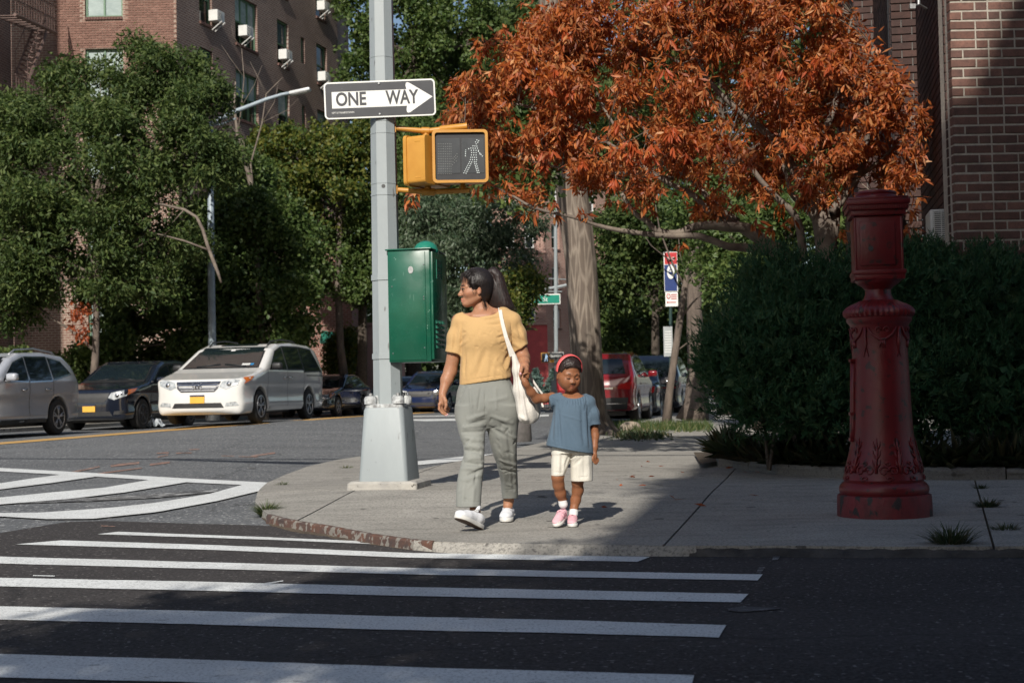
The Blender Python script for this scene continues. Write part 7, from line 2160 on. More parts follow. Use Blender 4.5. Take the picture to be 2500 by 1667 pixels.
def window(root, a, d, n, o, rev, fm):
    u0, u1, z0, z1 = o[:4]; style = o[4] if len(o) > 4 else 'dh'
    ang = math.atan2(d.y, d.x); R = rotz(ang)
    def C(u, z, q): v = a + d * u - n * q; return Vector((v.x, v.y, z))
    w, h = u1 - u0, z1 - z0; fr = min(.07, w * .14)
    cu, cz = (u0 + u1) / 2, (z0 + z1) / 2
    win = MB().box(C(cu, z0 + fr / 2, rev - .03), (w, .06, fr), R).box(C(cu, z1 - fr / 2, rev - .03), (w, .06, fr), R).box(C(u0 + fr / 2, cz, rev - .03), (fr, .06, h - 2 * fr), R).box(C(u1 - fr / 2, cz, rev - .03), (fr, .06, h - 2 * fr), R).build('window', fm, root)
    n_ = {'dh': 1, 'pair': 2, 'triple': 3, 'slit': 1}[style]
    iw = (w - 2 * fr) / n_
    for i in range(n_):
        uc = u0 + fr + iw * (i + .5)
        if i: MB().box(C(u0 + fr + iw * i, cz, rev - .025), (.06, .07, h - 2 * fr), R).build('mullion', fm, win)
        if style in ('dh', 'triple') :
            zm = z0 + h * .48
            MB().box(C(uc, zm, rev - .02), (iw, .05, .05), R).build('meeting_rail', fm, win)
            up = M['blind'] if (o[5] if len(o) > 5 else random.random() < .6) else M['glass_blue']
            MB().box(C(uc, (zm + z1 - fr) / 2 + .01, rev - .0), (iw, .02, z1 - fr - zm - .03), R).build('pane', up, win)
            MB().box(C(uc, (zm + z0 + fr) / 2 - .01, rev + .01), (iw, .02, zm - z0 - fr - .03), R).build('pane', M['glass_dark'], win)
        else:
            MB().box(C(uc, cz, rev), (iw, .02, h - 2 * fr), R).build('pane', M['blind'] if style == 'pair' else M['glass_dark'], win)
    if style != 'slit':
        k = max(3, int(w / .10)); bw_ = w / k
        for i in range(k if w < 3 else 0):
            MB().box(C(u0 + bw_ * (i + .5), z0 - .055, -.012), (bw_ - .012, .10, .10), R).build('sill_brick', M['sill'], win)

def acunit(root_px, P, n, d, w=.58, h=.40, dep=.42, lab=''):
    ang = math.atan2(d.y, d.x); R = rotz(ang)
    o = empty('air_conditioner', P); tag(o, lab, 'air conditioner', 'window air conditioners on the brown building')
    c_ = P + n * (dep / 2)
    MB().bbox(c_, (w, dep, h), .015, R).build('casing', M['ac'], o)
    f_ = P + n * (dep + .004)
    MB().box(f_ + d * (-w * .18), (w * .45, .01, h * .7), R).build('grille', M['dark_metal'], o)
    for i in range(3): MB().box(f_ + d * (-w * .18 + (i - 1) * w * .15) + n * .006, (.03, .01, h * .72), R).build('grille_bar', M['ac'], o)
    b0 = P + n * .05 - Vector((0, 0, h / 2 + .30)); b1 = P + n * (dep + .1) - Vector((0, 0, h / 2 + .01))
    for s_ in (-.12, .12): MB().tube([b0 + d * s_, b1 + d * s_], .022, 5).build('support_arm', M['ac'], o)
    return o

bb = empty('apartment_building', (At(437, 500, 49).x, 49, 0)); tag(bb, 'tall brown brick apartment building with green windows and air conditioners at upper left', 'building')
CX = At(437, 500, 49).x
TH = R_(16); d2 = Vector((math.sin(TH), math.cos(TH), 0)); Cc = Vector((CX, 49, 0))
def onplane(px, py):
    r_ = ray(px, py); n = Vector((d2.y, -d2.x, 0))
    t = (Cc - Vector((0, 0, CAMZ))).dot(n) / r_.dot(n); p = Vector((0, 0, CAMZ)) + r_ * t
    return (p - Cc).dot(d2), p.z
def op(px0, px1, yt, yb, style='dh', *rest):
    pm_ = (px0 + px1) / 2; u0 = onplane(px0, (yt + yb) / 2)[0]; u1 = onplane(px1, (yt + yb) / 2)[0]
    return (u0, u1, onplane(pm_, yb)[1], onplane(pm_, yt)[1], style, *rest)
ops = []
cols = [(486, 517, 'dh'), (574, 628, 'triple'), (677, 704, 'dh'), (735, 744, 'slit'), (773, 798, 'dh')]
fl = 2.86
ref = {486: (-70, 58), 574: (0, 116), 677: (53, 160), 735: (93, 155), 773: (112, 206)}
for px0, px1, st in cols:
    yt, yb = ref[px0]; o = op(px0, px1, yt, yb, st)
    for k in range(-4, 4):
        oo = (o[0], o[1], o[2] + fl * k, o[3] + fl * k, st, st != 'slit' and (k + px0) % 2 == 0 or st == 'triple'); ops.append(oo)
ops = [o for o in ops if o[2] > 1.0]
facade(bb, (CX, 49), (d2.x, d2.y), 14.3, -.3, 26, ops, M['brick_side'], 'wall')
E2 = Cc + d2 * 14.3
MB().box((E2.x - 5, E2.y + 3.6, 12.8), (9.4, 7, 25.6)).build('rear_wall', M['brick_side'], bb)
# front face with the lit brickwork
xl = At(30, 500, 49).x
o1 = (At(207, 0, 49).x - xl, At(299, 0, 49).x - xl, At(250, 42, 49).z, At(250, 42, 49).z + 1.75, 'pair')
ofs = [(o1[0], o1[1], o1[2] + fl * k, o1[3] + fl * k, 'pair') for k in range(-4, 4)]
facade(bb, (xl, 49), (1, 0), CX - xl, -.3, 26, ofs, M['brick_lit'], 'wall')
MB().box((CX - 2.6, 51, 26.2), (5.2, 4, .5)).build('parapet', M['brick_lit'], bb)
M['brick_brown_piece'] = brick_m('brick_brown_piece', (0.28, 0.16, 0.125), (0.22, 0.125, 0.098), (0.13, 0.07, 0.055))
x0b, x1b, z0b, z1b = CX - 4.25, CX - .004, 10.9, 15.1
def solid(x, z):
    u = x - xl
    return not any(o[0] - .13 < u < o[1] + .13 and o[2] - .14 < z < o[3] + .05 for o in ofs)
MB_rest = MB(); bme = bpy.data.meshes.new('brick'); t_ = MB().box((0, 0, 0), (.208, .03, .068)); bme.from_pydata(t_.v, [], t_.f); bme.materials.append(M['brick_brown_piece'])
z = math.floor(z0b / .086) * .086 + .043; r_ = 0; cnt = 0; cand = []
while z < z1b:
    x = x1b - .104 - (r_ % 2) * .112
    while x > x0b:
        if solid(x, z): cand.append((x, z))
        x -= .225
    z += .086; r_ += 1
cand.sort(key=lambda c_: -(c_[1] + c_[0] * .4))
mort = MB()
for i, (x, z) in enumerate(cand):
    jit = random.uniform(-.004, .004)
    if 12.2 < z < 14.7 and cnt < 290:
        o = bpy.data.objects.new('brick', bme); COL.objects.link(o); o.location = (x, 49 - .004 + jit, z); inv_parent(o, bb); cnt += 1
    else: MB_rest.box((x, 49 - .004 + jit, z), (.208, .03, .068))
o = MB_rest.build('brick_courses', M['brick_brown_piece'], bb); o['kind'] = 'stuff'
# air conditioners
nn = Vector((d2.y, -d2.x, 0)); nn = -nn if nn.y > 0 else nn
for (px, py, lab) in ((518, 43, 'white window air conditioner nearest the lit brick face, at the top of the brown building'), (590, 80, 'white window air conditioner in the wide triple window of the brown building'), (687, 137, 'white window air conditioner in the middle column, between triple and slit windows'),
                      (782, 190, 'white window air conditioner low in the farthest window column, above the ONE WAY sign'), (780, 18, 'white window air conditioner at the very top of the farthest window column')):
    u, z = onplane(px, py); p = Cc + d2 * u; p.z = z; acunit(bb, p, nn, d2, .56, .40, .36, lab)
# wing projecting on the left, with the fire escape on its flank
dw = Vector((math.sin(R_(6)), math.cos(R_(6)), 0)); W1 = Vector((xl + .02, 49, 0)); W0 = W1 - dw * 16
facade(bb, (W0.x, W0.y), (dw.x, dw.y), 15.98, -.3, 26, [], M['brick_side'], 'wing_wall')
M['iron'] = pm('rusty_iron', (0.16, 0.10, 0.085), (0.10, 0.065, 0.055), 9, .7, bs=.3)
fe = empty('fire_escape', At(80, 100, 46)); tag(fe, 'rusty iron fire escape with stairs on the shaded wing of the brown building', 'fire escape')
def fp2(px, py, dY=0): return At(px, py, 46.6 + dY)
A_, B_ = At(36, 36, 44.8), At(137, 82, 48.2)
def plat(A_, B_, nm):
    off = Vector((-.98, .1, 0)) * 0.0
    MB().tube([A_, B_], .07, 4).build('edge_beam', M['iron'], fe)
    L = (B_ - A_).length; dd_ = (B_ - A_).normalized()
    for i in range(16):
        p = A_ + dd_ * (L * (i + .3) / 16); MB().tube([p, p + Vector((0, 0, .95))], .012, 4).build('baluster', M['iron'], fe)
    MB().tube([A_ + Vector((0, 0, .95)), B_ + Vector((0, 0, .95))], .018, 4).build('rail', M['iron'], fe)
    MB().tube([A_ + Vector((0, 0, .5)), B_ + Vector((0, 0, .5))], .014, 4).build('rail', M['iron'], fe)
    for i in range(9):
        p = A_ + dd_ * (L * (i + .5) / 9); MB().box(p + Vector((-.35, .1, .02)), (.8, .12, .025)).build('grating_slat', M['iron'], fe)
plat(A_, B_, 0)
plat(A_ - Vector((0, 0, 2.86)), B_ - Vector((0, 0, 2.86)), 1)
s0, s1 = fp2(113, 80, .6), fp2(67, 202, .0); l0, l1 = fp2(80, 74, .9), fp2(38, 182, .4)
MB().tube([s0, s1], .055, 4).build('stringer', M['iron'], fe); MB().tube([l0, l1], .045, 4).build('stringer', M['iron'], fe)
for i in range(10):
    t = (i + .5) / 10; MB().tube([s0.lerp(s1, t), l0.lerp(l1, t)], .03, 4).build('tread', M['iron'], fe)
for a_, b_ in ((s0, s1), (l0, l1)):
    MB().tube([a_ + Vector((0, 0, .75)), b_ + Vector((0, 0, .75))], .015, 4).build('handrail', M['iron'], fe)
    for t in (.02, .5, .98): p = a_.lerp(b_, t); MB().tube([p, p + Vector((0, 0, .75))], .012, 4).build('post', M['iron'], fe)

# low shop fronts behind the parked cars, mostly under the trees
sf_ = empty('row_house', At(800, 900, 57)); tag(sf_, 'low dark red brick house with a small green window awning, left of the grey pole', 'building')
x0_, x1_ = At(720, 900, 57).x, At(862, 900, 57).x
xw0, xw1 = At(789, 900, 57).x - x0_, At(830, 900, 57).x - x0_
M['brick_row'] = brickmat('brick_row', (0.26, 0.10, 0.075), (0.18, 0.07, 0.055), (0.36, 0.28, 0.23), .225, .086, .014, 0)
facade(sf_, (x0_, 57), (1, 0), x1_ - x0_, -.2, 7.0, [(xw0, xw1, .95, At(800, 832, 57).z, 'pair')], M['brick_row'], 'wall', .3, M['win_white'])
MB().box(((x0_ + x1_) / 2, 60, 3.4), (x1_ - x0_ - .1, 5.6, 7.0)).build('body', M['brick_row'], sf_)
M['awn'] = pm('green_awning', (0.02, 0.16, 0.11), (0.015, 0.12, 0.085), 4, .6)
a_, b_ = At(786, 806, 56.95), At(838, 822, 56.95)
mb = MB(); lo = Vector((0, -.7, -.42))
mb.add([a_, b_ + Vector((0, 0, .10)), b_ + lo + Vector((.15, 0, .12)), a_ + lo, a_ + lo + Vector((0, 0, -.12)), b_ + lo + Vector((.15, 0, 0))], [(0, 1, 2, 3), (3, 2, 5, 4), (0, 3, 4), (1, 5, 2)])
mb.build('awning', M['awn'], sf_)
s2 = empty('stucco_house', At(890, 900, 66)); tag(s2, 'pinkish wall seen between the grey pole and the dark trunk', 'building')
M['stucco'] = pm('pink_stucco', (0.40, 0.24, 0.20), (0.34, 0.2, 0.17), 2, .9)
c_ = At(890, 860, 66); MB().box((c_.x, 68, 1.9), (3.2, 3, 4.2)).build('wall', M['stucco'], s2); MB().box((c_.x, 68, 4.05), (3.4, 3.2, .12)).build('coping', M['stucco'], s2)

# house at the end of the avenue: red ground floor, white windows
fh = empty('corner_house', At(1330, 900, 78)); tag(fh, 'distant brick house with white windows and a red ground floor, between woman and big trunk', 'building')
YF = 78.0
xa = At(1205, 700, YF).x; xb = At(1333, 700, YF).x; xc = At(1470, 700, YF).x
def zr(py): return At(1320, py, YF).z
rows = [(545, 605), (650, 705), (752, 800), (448, 500)]
ops = []
for yt, yb in rows:
    for p0_, p1_ in ((1283, 1306), (1236, 1258)): ops.append((At(p0_, 700, YF).x - xa, At(p1_, 700, YF).x - xa, zr(yb), zr(yt), 'dh', False))
facade(fh, (xa, YF), (1, 0), xb - xa, zr(790), 16, ops, M['brick_far'], 'wall', .2, M['win_white'])
facade(fh, (xa, YF - .02), (1, 0), xb - xa + .02, -.2, zr(791), [], pm('red_painted_brick', (0.42, 0.06, 0.06), (0.34, 0.05, 0.05), 3, .7), 'ground_floor')
dd_ = Vector((math.sin(R_(38)), math.cos(R_(38)), 0))
ops = []
for yt, yb in rows:
    for u in (.6, 2.3, 4.2, 6.0): ops.append((u, u + .75, zr(yb), zr(yt), 'dh', False))
facade(fh, (xb, YF), (dd_.x, dd_.y), 8.5, -.2, 16, ops, M['brick_far'], 'wall', .2, M['win_white'])
for z in (zr(790), zr(615)): MB().box(((xa + xb) / 2, YF - .06, z), (xb - xa + .1, .12, .14)).build('string_course', M['brick_far'], fh)
# pale and brick houses closing the far end
for (p0_, p1_, Y_, top, mt, lab) in ((1440, 1500, 92, 640, M['stucco'], 'pale distant house glimpsed right of the big trunk'), (1690, 1760, 88, 800, M['stucco'], 'low pale distant building glimpsed beyond the black parked car')):
    h_ = empty('distant_house', At((p0_ + p1_) / 2, 900, Y_)); tag(h_, lab, 'building')
    xa_, xb_ = At(p0_, 800, Y_).x, At(p1_, 800, Y_).x; zt_ = At(p0_, top, Y_).z
    facade(h_, (xa_, Y_), (1, 0), xb_ - xa_, -.2, zt_, [((xb_ - xa_) * .3, (xb_ - xa_) * .55, zt_ * .35, zt_ * .6, 'dh', False)], mt, 'wall', .2, M['win_white'])
    MB().box(((xa_ + xb_) / 2, Y_ + 2.1, zt_ / 2), (xb_ - xa_, 4, zt_)).build('body', mt, h_)

# ------------------------------------------------------------------ street furniture
M['lamp'] = pm('lamp_grey_blue', (0.30, 0.36, 0.40), (0.24, 0.29, 0.33), 5, .45)
YL = 41.0
lp = At(519, 900, YL); lp = Vector((lp.x, YL, H(lp.x, YL)))
lamp = empty('street_lamp', lp); tag(lamp, 'tall grey street lamp with a long curved arm over the avenue, among the left trees', 'street lamp')
top = At(514, 300, YL)
MB().tube([lp, (lp.x, lp.y, 1.2), (lp.x, lp.y, 5), (top.x, YL, top.z)], [.135, .12, .10, .08], 10).build('post', M['lamp'], lamp, smooth=True)
MB().lathe([(.22, 0), (.22, .5), (.16, .7), (.14, .8)], lp, 12).build('base', M['dark_metal'], lamp, angle=40)
ar = [At(x, y, YL - .3 * i / 7) for i, (x, y) in enumerate([(514, 304), (540, 290), (575, 272), (612, 258), (650, 243), (690, 231), (712, 227)])]
MB().tube(ar, [.075, .07, .065, .06, .055, .05, .045], 10).build('arm', M['lamp'], lamp, smooth=True)
MB().tube([At(514, 306, YL), At(540, 304, YL), At(575, 290, YL - .1)], .03, 6).build('brace', M['lamp'], lamp)
hd = At(732, 224, YL - .35); dirh = (At(757, 218, YL - .4) - At(705, 229, YL - .3)).normalized()
rh = Matrix((dirh, Vector((0, 1, 0)), dirh.cross(Vector((0, 1, 0))))).transposed()
MB().bbox(hd, (.64, .30, .10), .04, rh).build('luminaire', pm('lamp_head_white', (.62, .64, .64), None, 5, .4), lamp, angle=40)
MB().bbox(hd - Vector((0, 0, .055)), (.45, .22, .02), .008, rh).build('lens', M['ac'], lamp)

M['street_green'] = pm('street_sign_green', (0.0, 0.22, 0.15), (0.0, 0.19, 0.13), 4, .4)
YS = 55.0
sp0 = At(1358, 990, YS); sp0 = Vector((sp0.x, YS, H(sp0.x, YS)))
spole = empty('street_pole', sp0); tag(spole, 'slim pale signal pole with a mast arm carrying the green street name sign', 'signal pole')
MB().tube([sp0, At(1357, 700, YS), At(1356, 500, YS)], [.09, .075, .06], 8).build('post', M['pole'], spole)
MB().box(sp0 + Vector((0, 0, .55)), (.36, .36, 1.1)).build('base', M['pole'], spole)
MB().tube([At(1330, 706, YS), At(1365, 700, YS), At(1400, 692, YS)], .06, 6).build('mast_arm', M['pole'], spole)
MB().tube([At(1310, 679, YS), At(1400, 683, YS)], .018, 4).build('guy_wire', M['pole'], spole)
MB().tube([At(1334, 712, YS), At(1372, 712, YS)], .025, 4).build('sign_bar', M['pole'], spole)
def flat(name, root, px0, px1, py0, py1, Y, mat, dz=0.0, thick=.01, rnd=.0):
    c_ = At((px0 + px1) / 2, (py0 + py1) / 2, Y - dz); k = Y / F
    w, h = (px1 - px0) * k, (py1 - py0) * k
    MT = Matrix.Translation(c_) @ Matrix.Rotation(-ROLL * 0 , 4, 'Y') @ Matrix.Rotation(math.pi / 2, 4, 'X')
    MB().prism(rrect(w, h, max(rnd, .001) * 1.0), thick, MT).build(name, mat, root)
    return MT
sn = empty('street_name_sign', At(1330, 731, YS)); tag(sn, 'green street name sign reading 39 St, behind the woman\'s shoulder', 'street sign')
flat('border', sn, 1283, 1368, 718, 743, YS, M['sign_white'], .10)
flat('face', sn, 1285, 1366, 720.5, 740.5, YS, M['street_green'], .115)
mt_ = Matrix.Translation(At(1321, 731, YS - .135)) @ Matrix.Rotation(math.pi / 2, 4, 'X')
text('39 St', .25, M['sign_white'], mt_, sn, sx=1.0)
ow = empty('one_way_sign', At(1355, 868, YS)); tag(ow, 'small far-off black ONE WAY sign with its arrow pointing left, above the child', 'traffic sign')
flat('border', ow, 1335, 1376, 860, 877, YS, M['sign_white'], .10)
flat('face', ow, 1336, 1375, 861, 876, YS, M['sign_black'], .115)
k_ = YS / F; mt_ = Matrix.Translation(At(1355.5, 868.5, YS - .13)) @ Matrix.Rotation(math.pi / 2, 4, 'X')
MB().prism([(-17 * k_, 0), (-9 * k_, -5 * k_), (-9 * k_, -2.6 * k_), (16 * k_, -2.6 * k_), (16 * k_, 2.6 * k_), (-9 * k_, 2.6 * k_), (-9 * k_, 5 * k_)], .004, mt_).build('arrow', M['sign_white'], ow)
text('ONE WAY', .075, M['sign_black'], mt_ @ Matrix.Translation((3 * k_, 0, .006)), ow)
ps = empty('pedestrian_signal', At(1330, 873, YS)); tag(ps, 'small far-off pedestrian signal showing a walking figure, above the child\'s headband', 'pedestrian signal')
flat('housing', ps, 1321, 1341, 861, 885, YS, M['yel'], .08, .1)
flat('screen', ps, 1322.5, 1339.5, 862.5, 883.5, YS, M['screen_blk'], .20)
mt_ = Matrix.Translation(At(1333.5, 873, YS - .215)) @ Matrix.Rotation(math.pi / 2, 4, 'X')
mb = MB()
for poly in ([(-.02, .10), (.02, .10), (.02, .14), (-.02, .14)], [(-.04, .0), (.035, .0), (.05, .09), (-.03, .09)], [(-.04, .0), (-.01, .0), (-.04, -.14), (-.07, -.14)], [(.0, .0), (.035, .0), (.06, -.14), (.03, -.14)], [(.04, .08), (.075, .03), (.06, .02), (.03, .05)]): mb.prism(poly, .004, mt_)
m, nt, b = new_mat('far_walk_glow'); b.inputs['Base Color'].default_value = (.35, .5, .65, 1); b.inputs['Emission Color'].default_value = (.55, .75, 1, 1); b.inputs['Emission Strength'].default_value = .4
mb.build('walking_symbol', m, ps)
flat('side_housing', ps, 1343, 1352, 863, 885, YS, M['yel'], .0, .1)
def tsignal(px0, px1, py0, py1, Y, lab, lit=None):
    t_ = empty('traffic_light', At((px0 + px1) / 2, (py0 + py1) / 2, Y)); tag(t_, lab, 'traffic light')
    h3 = (py1 - py0) / 3
    for i in range(3):
        flat('signal_section', t_, px0, px1, py0 + i * h3 + .6, py0 + (i + 1) * h3 - .6, Y, M['yel'], .05, .16, .02)
        c_ = At((px0 + px1) / 2, py0 + (i + .5) * h3, Y - .22); R0 = (px1 - px0) * Y / F * .36
        MB().prism([(R0 * math.cos(a), R0 * math.sin(a)) for a in [j * math.pi / 6 for j in range(12)]], .01, Matrix.Translation(c_) @ Matrix.Rotation(math.pi / 2, 4, 'X')).build('lens', lit if (lit and i == 2) else M['screen_blk'], t_)
    MB().tube([At((px0 + px1) / 2, py0 - 18, Y), At((px0 + px1) / 2, py0, Y)], .03, 5).build('hanger', M['pole'], t_)
    return t_
tsignal(1455, 1467, 708, 746, 56, 'yellow traffic light seen edge-on just right of the big trunk')
m, nt, b = new_mat('green_lamp'); b.inputs['Base Color'].default_value = (.0, .6, .35, 1); b.inputs['Emission Color'].default_value = (.05, 1, .6, 1); b.inputs['Emission Strength'].default_value = 1.2; M['glow_green'] = m
t_ = empty('traffic_light', At(1722, 751, 60)); tag(t_, 'far traffic light glowing green at the left edge of the juniper shrub', 'traffic light')
flat('housing', t_, 1714, 1732, 739, 762, 60, M['yel'], .0, .2); c_ = At(1721, 749, 59.8)
MB().prism([(.13 * math.cos(a), .13 * math.sin(a)) for a in [j * math.pi / 8 for j in range(16)]], .01, Matrix.Translation(c_) @ Matrix.Rotation(math.pi / 2, 4, 'X')).build('lens', M['glow_green'], t_)
MB().tube([At(1722, 700, 60), At(1722, 740, 60)], .03, 5).build('hanger', M['pole'], t_)

# bus stop
YBs = 31.5
bs0 = At(1637, 1030, YBs); bs0 = Vector((bs0.x, YBs, H(bs0.x, YBs)))
bs_ = empty('bus_stop_sign', bs0); tag(bs_, 'bus stop post with red and blue panels and a schedule board, under the orange tree', 'bus stop')
M['post_green'] = pm('post_dark_green', (0.02, 0.05, 0.045), None, 5, .5)
MB().tube([bs0, At(1637, 612, YBs)], .035, 8).build('post', M['post_green'], bs_)
M['s_red'] = pm('sign_red', (0.50, 0.03, 0.035), None, 6, .45); M['s_blue'] = pm('sign_blue', (0.015, 0.04, 0.17), None, 6, .45)
flat('panel', bs_, 1621, 1654, 615, 712, YBs, M['sign_white'], .05)
flat('red_field', bs_, 1622.5, 1652.5, 616.5, 645, YBs, M['s_red'], .062, .004)
flat('blue_field', bs_, 1622.5, 1652.5, 646.5, 710.5, YBs, M['s_blue'], .062, .004)
mt_ = Matrix.Translation(At(1637.5, 664, YBs - .075)) @ Matrix.Rotation(math.pi / 2, 4, 'X')
MB().prism([(.083 * math.cos(a), .155 * math.sin(a)) for a in [j * math.pi / 12 for j in range(24)]], .003, mt_).build('oval', M['sign_white'], bs_)
MB().prism(rrect(.08, .10, .015), .003, mt_ @ Matrix.Translation((0, 0, .004))).build('bus_symbol', M['s_blue'], bs_)
MB().prism(rrect(.055, .03, .005), .003, mt_ @ Matrix.Translation((0, .018, .008))).build('bus_window', M['sign_white'], bs_)
text('BUS', .10, M['sign_white'], Matrix.Translation(At(1637.5, 632, YBs - .075)) @ Matrix.Rotation(math.pi / 2, 4, 'X'), bs_)
flat('parking_panel', bs_, 1624.5, 1655, 713, 748, YBs, M['sign_white'], .055)
mt_ = Matrix.Translation(At(1632, 723, YBs - .072)) @ Matrix.Rotation(math.pi / 2, 4, 'X')
MB().prism([(.045 * math.cos(a), .06 * math.sin(a)) for a in [j * math.pi / 8 for j in range(16)]], .003, mt_).build('no_parking_ring', M['s_red'], bs_)
MB().prism([(.030 * math.cos(a), .042 * math.sin(a)) for a in [j * math.pi / 8 for j in range(16)]], .003, mt_ @ Matrix.Translation((0, 0, .004))).build('ring_field', M['sign_white'], bs_)
text('P', .06, M['sign_black'], mt_ @ Matrix.Translation((0, 0, .008)), bs_)
for y in (719, 724, 729): flat('text_line', bs_, 1638, 1652, y - .9, y + .9, YBs, M['s_red'], .072, .003)
flat('arrow', bs_, 1630, 1650, 737, 738.6, YBs, M['s_red'], .072, .003)
MB().prism([(0, 0), (.03, -.025), (.03, .025)], .003, Matrix.Translation(At(1627.5, 738, YBs - .072)) @ Matrix.Rotation(math.pi / 2, 4, 'X')).build('arrow_head', M['s_red'], bs_)
flat('schedule_board', bs_, 1620, 1642, 797, 870, YBs, pm('schedule_grey', (.36, .38, .38), (.30, .32, .32), 9, .4), .05)
for i in range(9): flat('timetable_row', bs_, 1623, 1639, 808 + i * 6.2, 811 + i * 6.2, YBs, M['ac'], .062, .002)

# fence and blue spruce beyond the crossing
fn = empty('iron_fence', At(1310, 985, 62)); tag(fn, 'low dark iron fence along the far corner, behind the clasped hands', 'fence')
for i in range(26):
    x = 1262 + i * 5.2; a_ = At(x, 1003, 62); b_ = At(x, 957, 62); MB().tube([a_, b_], .014, 4).build('picket', M['dark_metal'], fn)
for y in (961, 996): MB().tube([At(1260, y, 62), At(1396, y, 62)], .02, 4).build('rail', M['dark_metal'], fn)
M['spruce'] = leafmat('blue_spruce', [(0.06, 0.10, 0.09), (0.10, 0.16, 0.14), (0.16, 0.23, 0.20)], .6, .2, .3)
for k_, (px, lab) in enumerate(((1308, 'small blue spruce at the far corner, behind the child\'s raised forearm'), (1352, 'second small blue spruce at the far corner, behind the child\'s headband'))):
    r_ = empty('spruce', At(px, 990, 61)); tag(r_, lab, 'tree', 'small blue spruces at the far corner')
    q = []; 
    for i in range(700):
        t = RNG.uniform(0, 1); an = RNG.uniform(0, 6.28); rad = (1 - t) * .62 * RNG.uniform(.6, 1); c_ = At(px, 968 - t * 66, 61)
        q.append((c_.x + rad * math.cos(an), c_.y + rad * math.sin(an), c_.z))
    q = np.array(q); D_ = RNG.normal(size=q.shape) * .6 + (q - np.array(tuple(At(px, 940, 61)))) * np.array((1.6, 1.6, .2))
    foliage('needles', np.repeat(q, 2, 0), np.repeat(D_, 2, 0) + RNG.normal(size=(1400, 3)) * .3, .16, .07, M['spruce'], r_, .2, .3)['kind'] = 'stuff'
    MB().tube([At(px, 1000, 61), At(px, 905, 61)], [.05, .015], 5).build('trunk', M['bark'], r_)

# grass strip, stone and litter on the right-hand pavement
rk = G(1540, 1050)
S = SDF((rk.x - .3, rk.y - .3, -.1), (rk.x + .3, rk.y + .3, .35), .02); S.ell((rk.x, rk.y, .06), (.21, .14, .13), .01); S.ell((rk.x - .10, rk.y - .02, .05), (.12, .12, .09), .04)
V, Q = S.mesh(); o = np_mesh('boulder', V, Q, pm('boulder_tan', (.36, .29, .22), (.24, .2, .16), 6, .9, bs=.7, bd=.02), None, True, True); o.location = (rk.x, rk.y, 0); o.data.transform(Matrix.Translation((-rk.x, -rk.y, 0))); tag(o, 'tan rounded stone in the grass strip beside the big trunk', 'stone')
n = 3600; P_ = []
for i in range(n):
    p = G(random.uniform(1465, 1735), 1049 - random.random() * 9 + (0 if random.random() < .8 else 6)); P_.append((p.x, p.y + random.uniform(-.3, .5), 0.0))
P_ = np.array(P_)
o = foliage('grass', P_, RNG.normal(size=P_.shape) * .35 + np.array((0, 0, 1)), .16, .02, M['grass'], None, .1, .5, tri=True); o['kind'] = 'stuff'
n = 900
P_ = np.array([tuple(G(random.gauss(1560, 30), random.gauss(1067, 4))) for i in range(n)])
o = foliage('weeds', P_, RNG.normal(size=P_.shape) * .7 + np.array((0, 0, .8)), .10, .035, M['grass_dark'], None, .1, .5); o['kind'] = 'stuff'
n = 26
P_ = np.array([tuple(G(random.uniform(1380, 1900), random.uniform(1075, 1240))) for i in range(n)]); P_[:, 2] += .006
o = foliage('fallen_leaves', P_, RNG.normal(size=P_.shape) * np.array((1, 1, .15)), .07, .028, M['leaf_rust'], None, .15, .5); o['kind'] = 'stuff'
def scrap(name, lab, px, py, sx_, sy_, mat, dz=0, hgt=.03, n=7, seed=0):
    r = random.Random(seed); p = G(px, py, dz); vs = []; fs = []
    for i in range(n):
        for j in range(n):
            vs.append((sx_ * (i / (n - 1) - .5) * (1 - .2 * r.random()), sy_ * (j / (n - 1) - .5) * (1 - .25 * r.random()), .006 + hgt * r.random() * (.3 + .7 * math.sin(math.pi * i / (n - 1)))))
    for i in range(n - 1):
        for j in range(n - 1): a = i * n + j; fs.append((a, a + n, a + n + 1, a + 1))
    o = MB().add(vs, fs).build(name, mat, None, smooth=False); o.location = p
    sm = o.modifiers.new('thick', 'SOLIDIFY'); sm.thickness = .002
    tag(o, lab, 'litter'); return o
mk = scrap('face_mask', 'crumpled pale blue face mask lying on the pavement left of the planting bed', 1761, 1087, .16, .14, pm('mask_blue', (.22, .42, .55), (.5, .6, .66), 14, .8), 0, .05, seed=3)
scrap('paper_scrap', 'small white paper scrap in the gutter below the fire alarm pedestal', 2203, 1334, .075, .10, M['ac'], -DROP, .02, 5, seed=4)
pbm = pm('plastic_film', (.50, .53, .56), (.36, .40, .43), 9, .35)
scrap('plastic_bag', 'crumpled clear plastic bag on the road between the black and white cars', 380, 1043, .42, .35, pbm, -DROP + .02, .26, 9, seed=5)
# low concrete block behind the woman's rear leg
pb2 = G(1275, 1078); blk = empty('concrete_block', pb2); tag(blk, 'weathered dark round concrete block just behind the woman\'s hip and bag', 'block')
zt2 = At(1270, 1030, pb2.y).z
MB().lathe([(.15, 0), (.155, .04), (.145, zt2 * .8), (.12, zt2), (.02, zt2 + .01)], pb2, 16, fn=lambda r, t, z: r * (1 + .05 * math.sin(t * 3 + z * 9))).build('block', pm('stained_concrete', (.11, .10, .095), (.06, .055, .05), 9, .9, bs=.7, bd=.02), blk, angle=40)
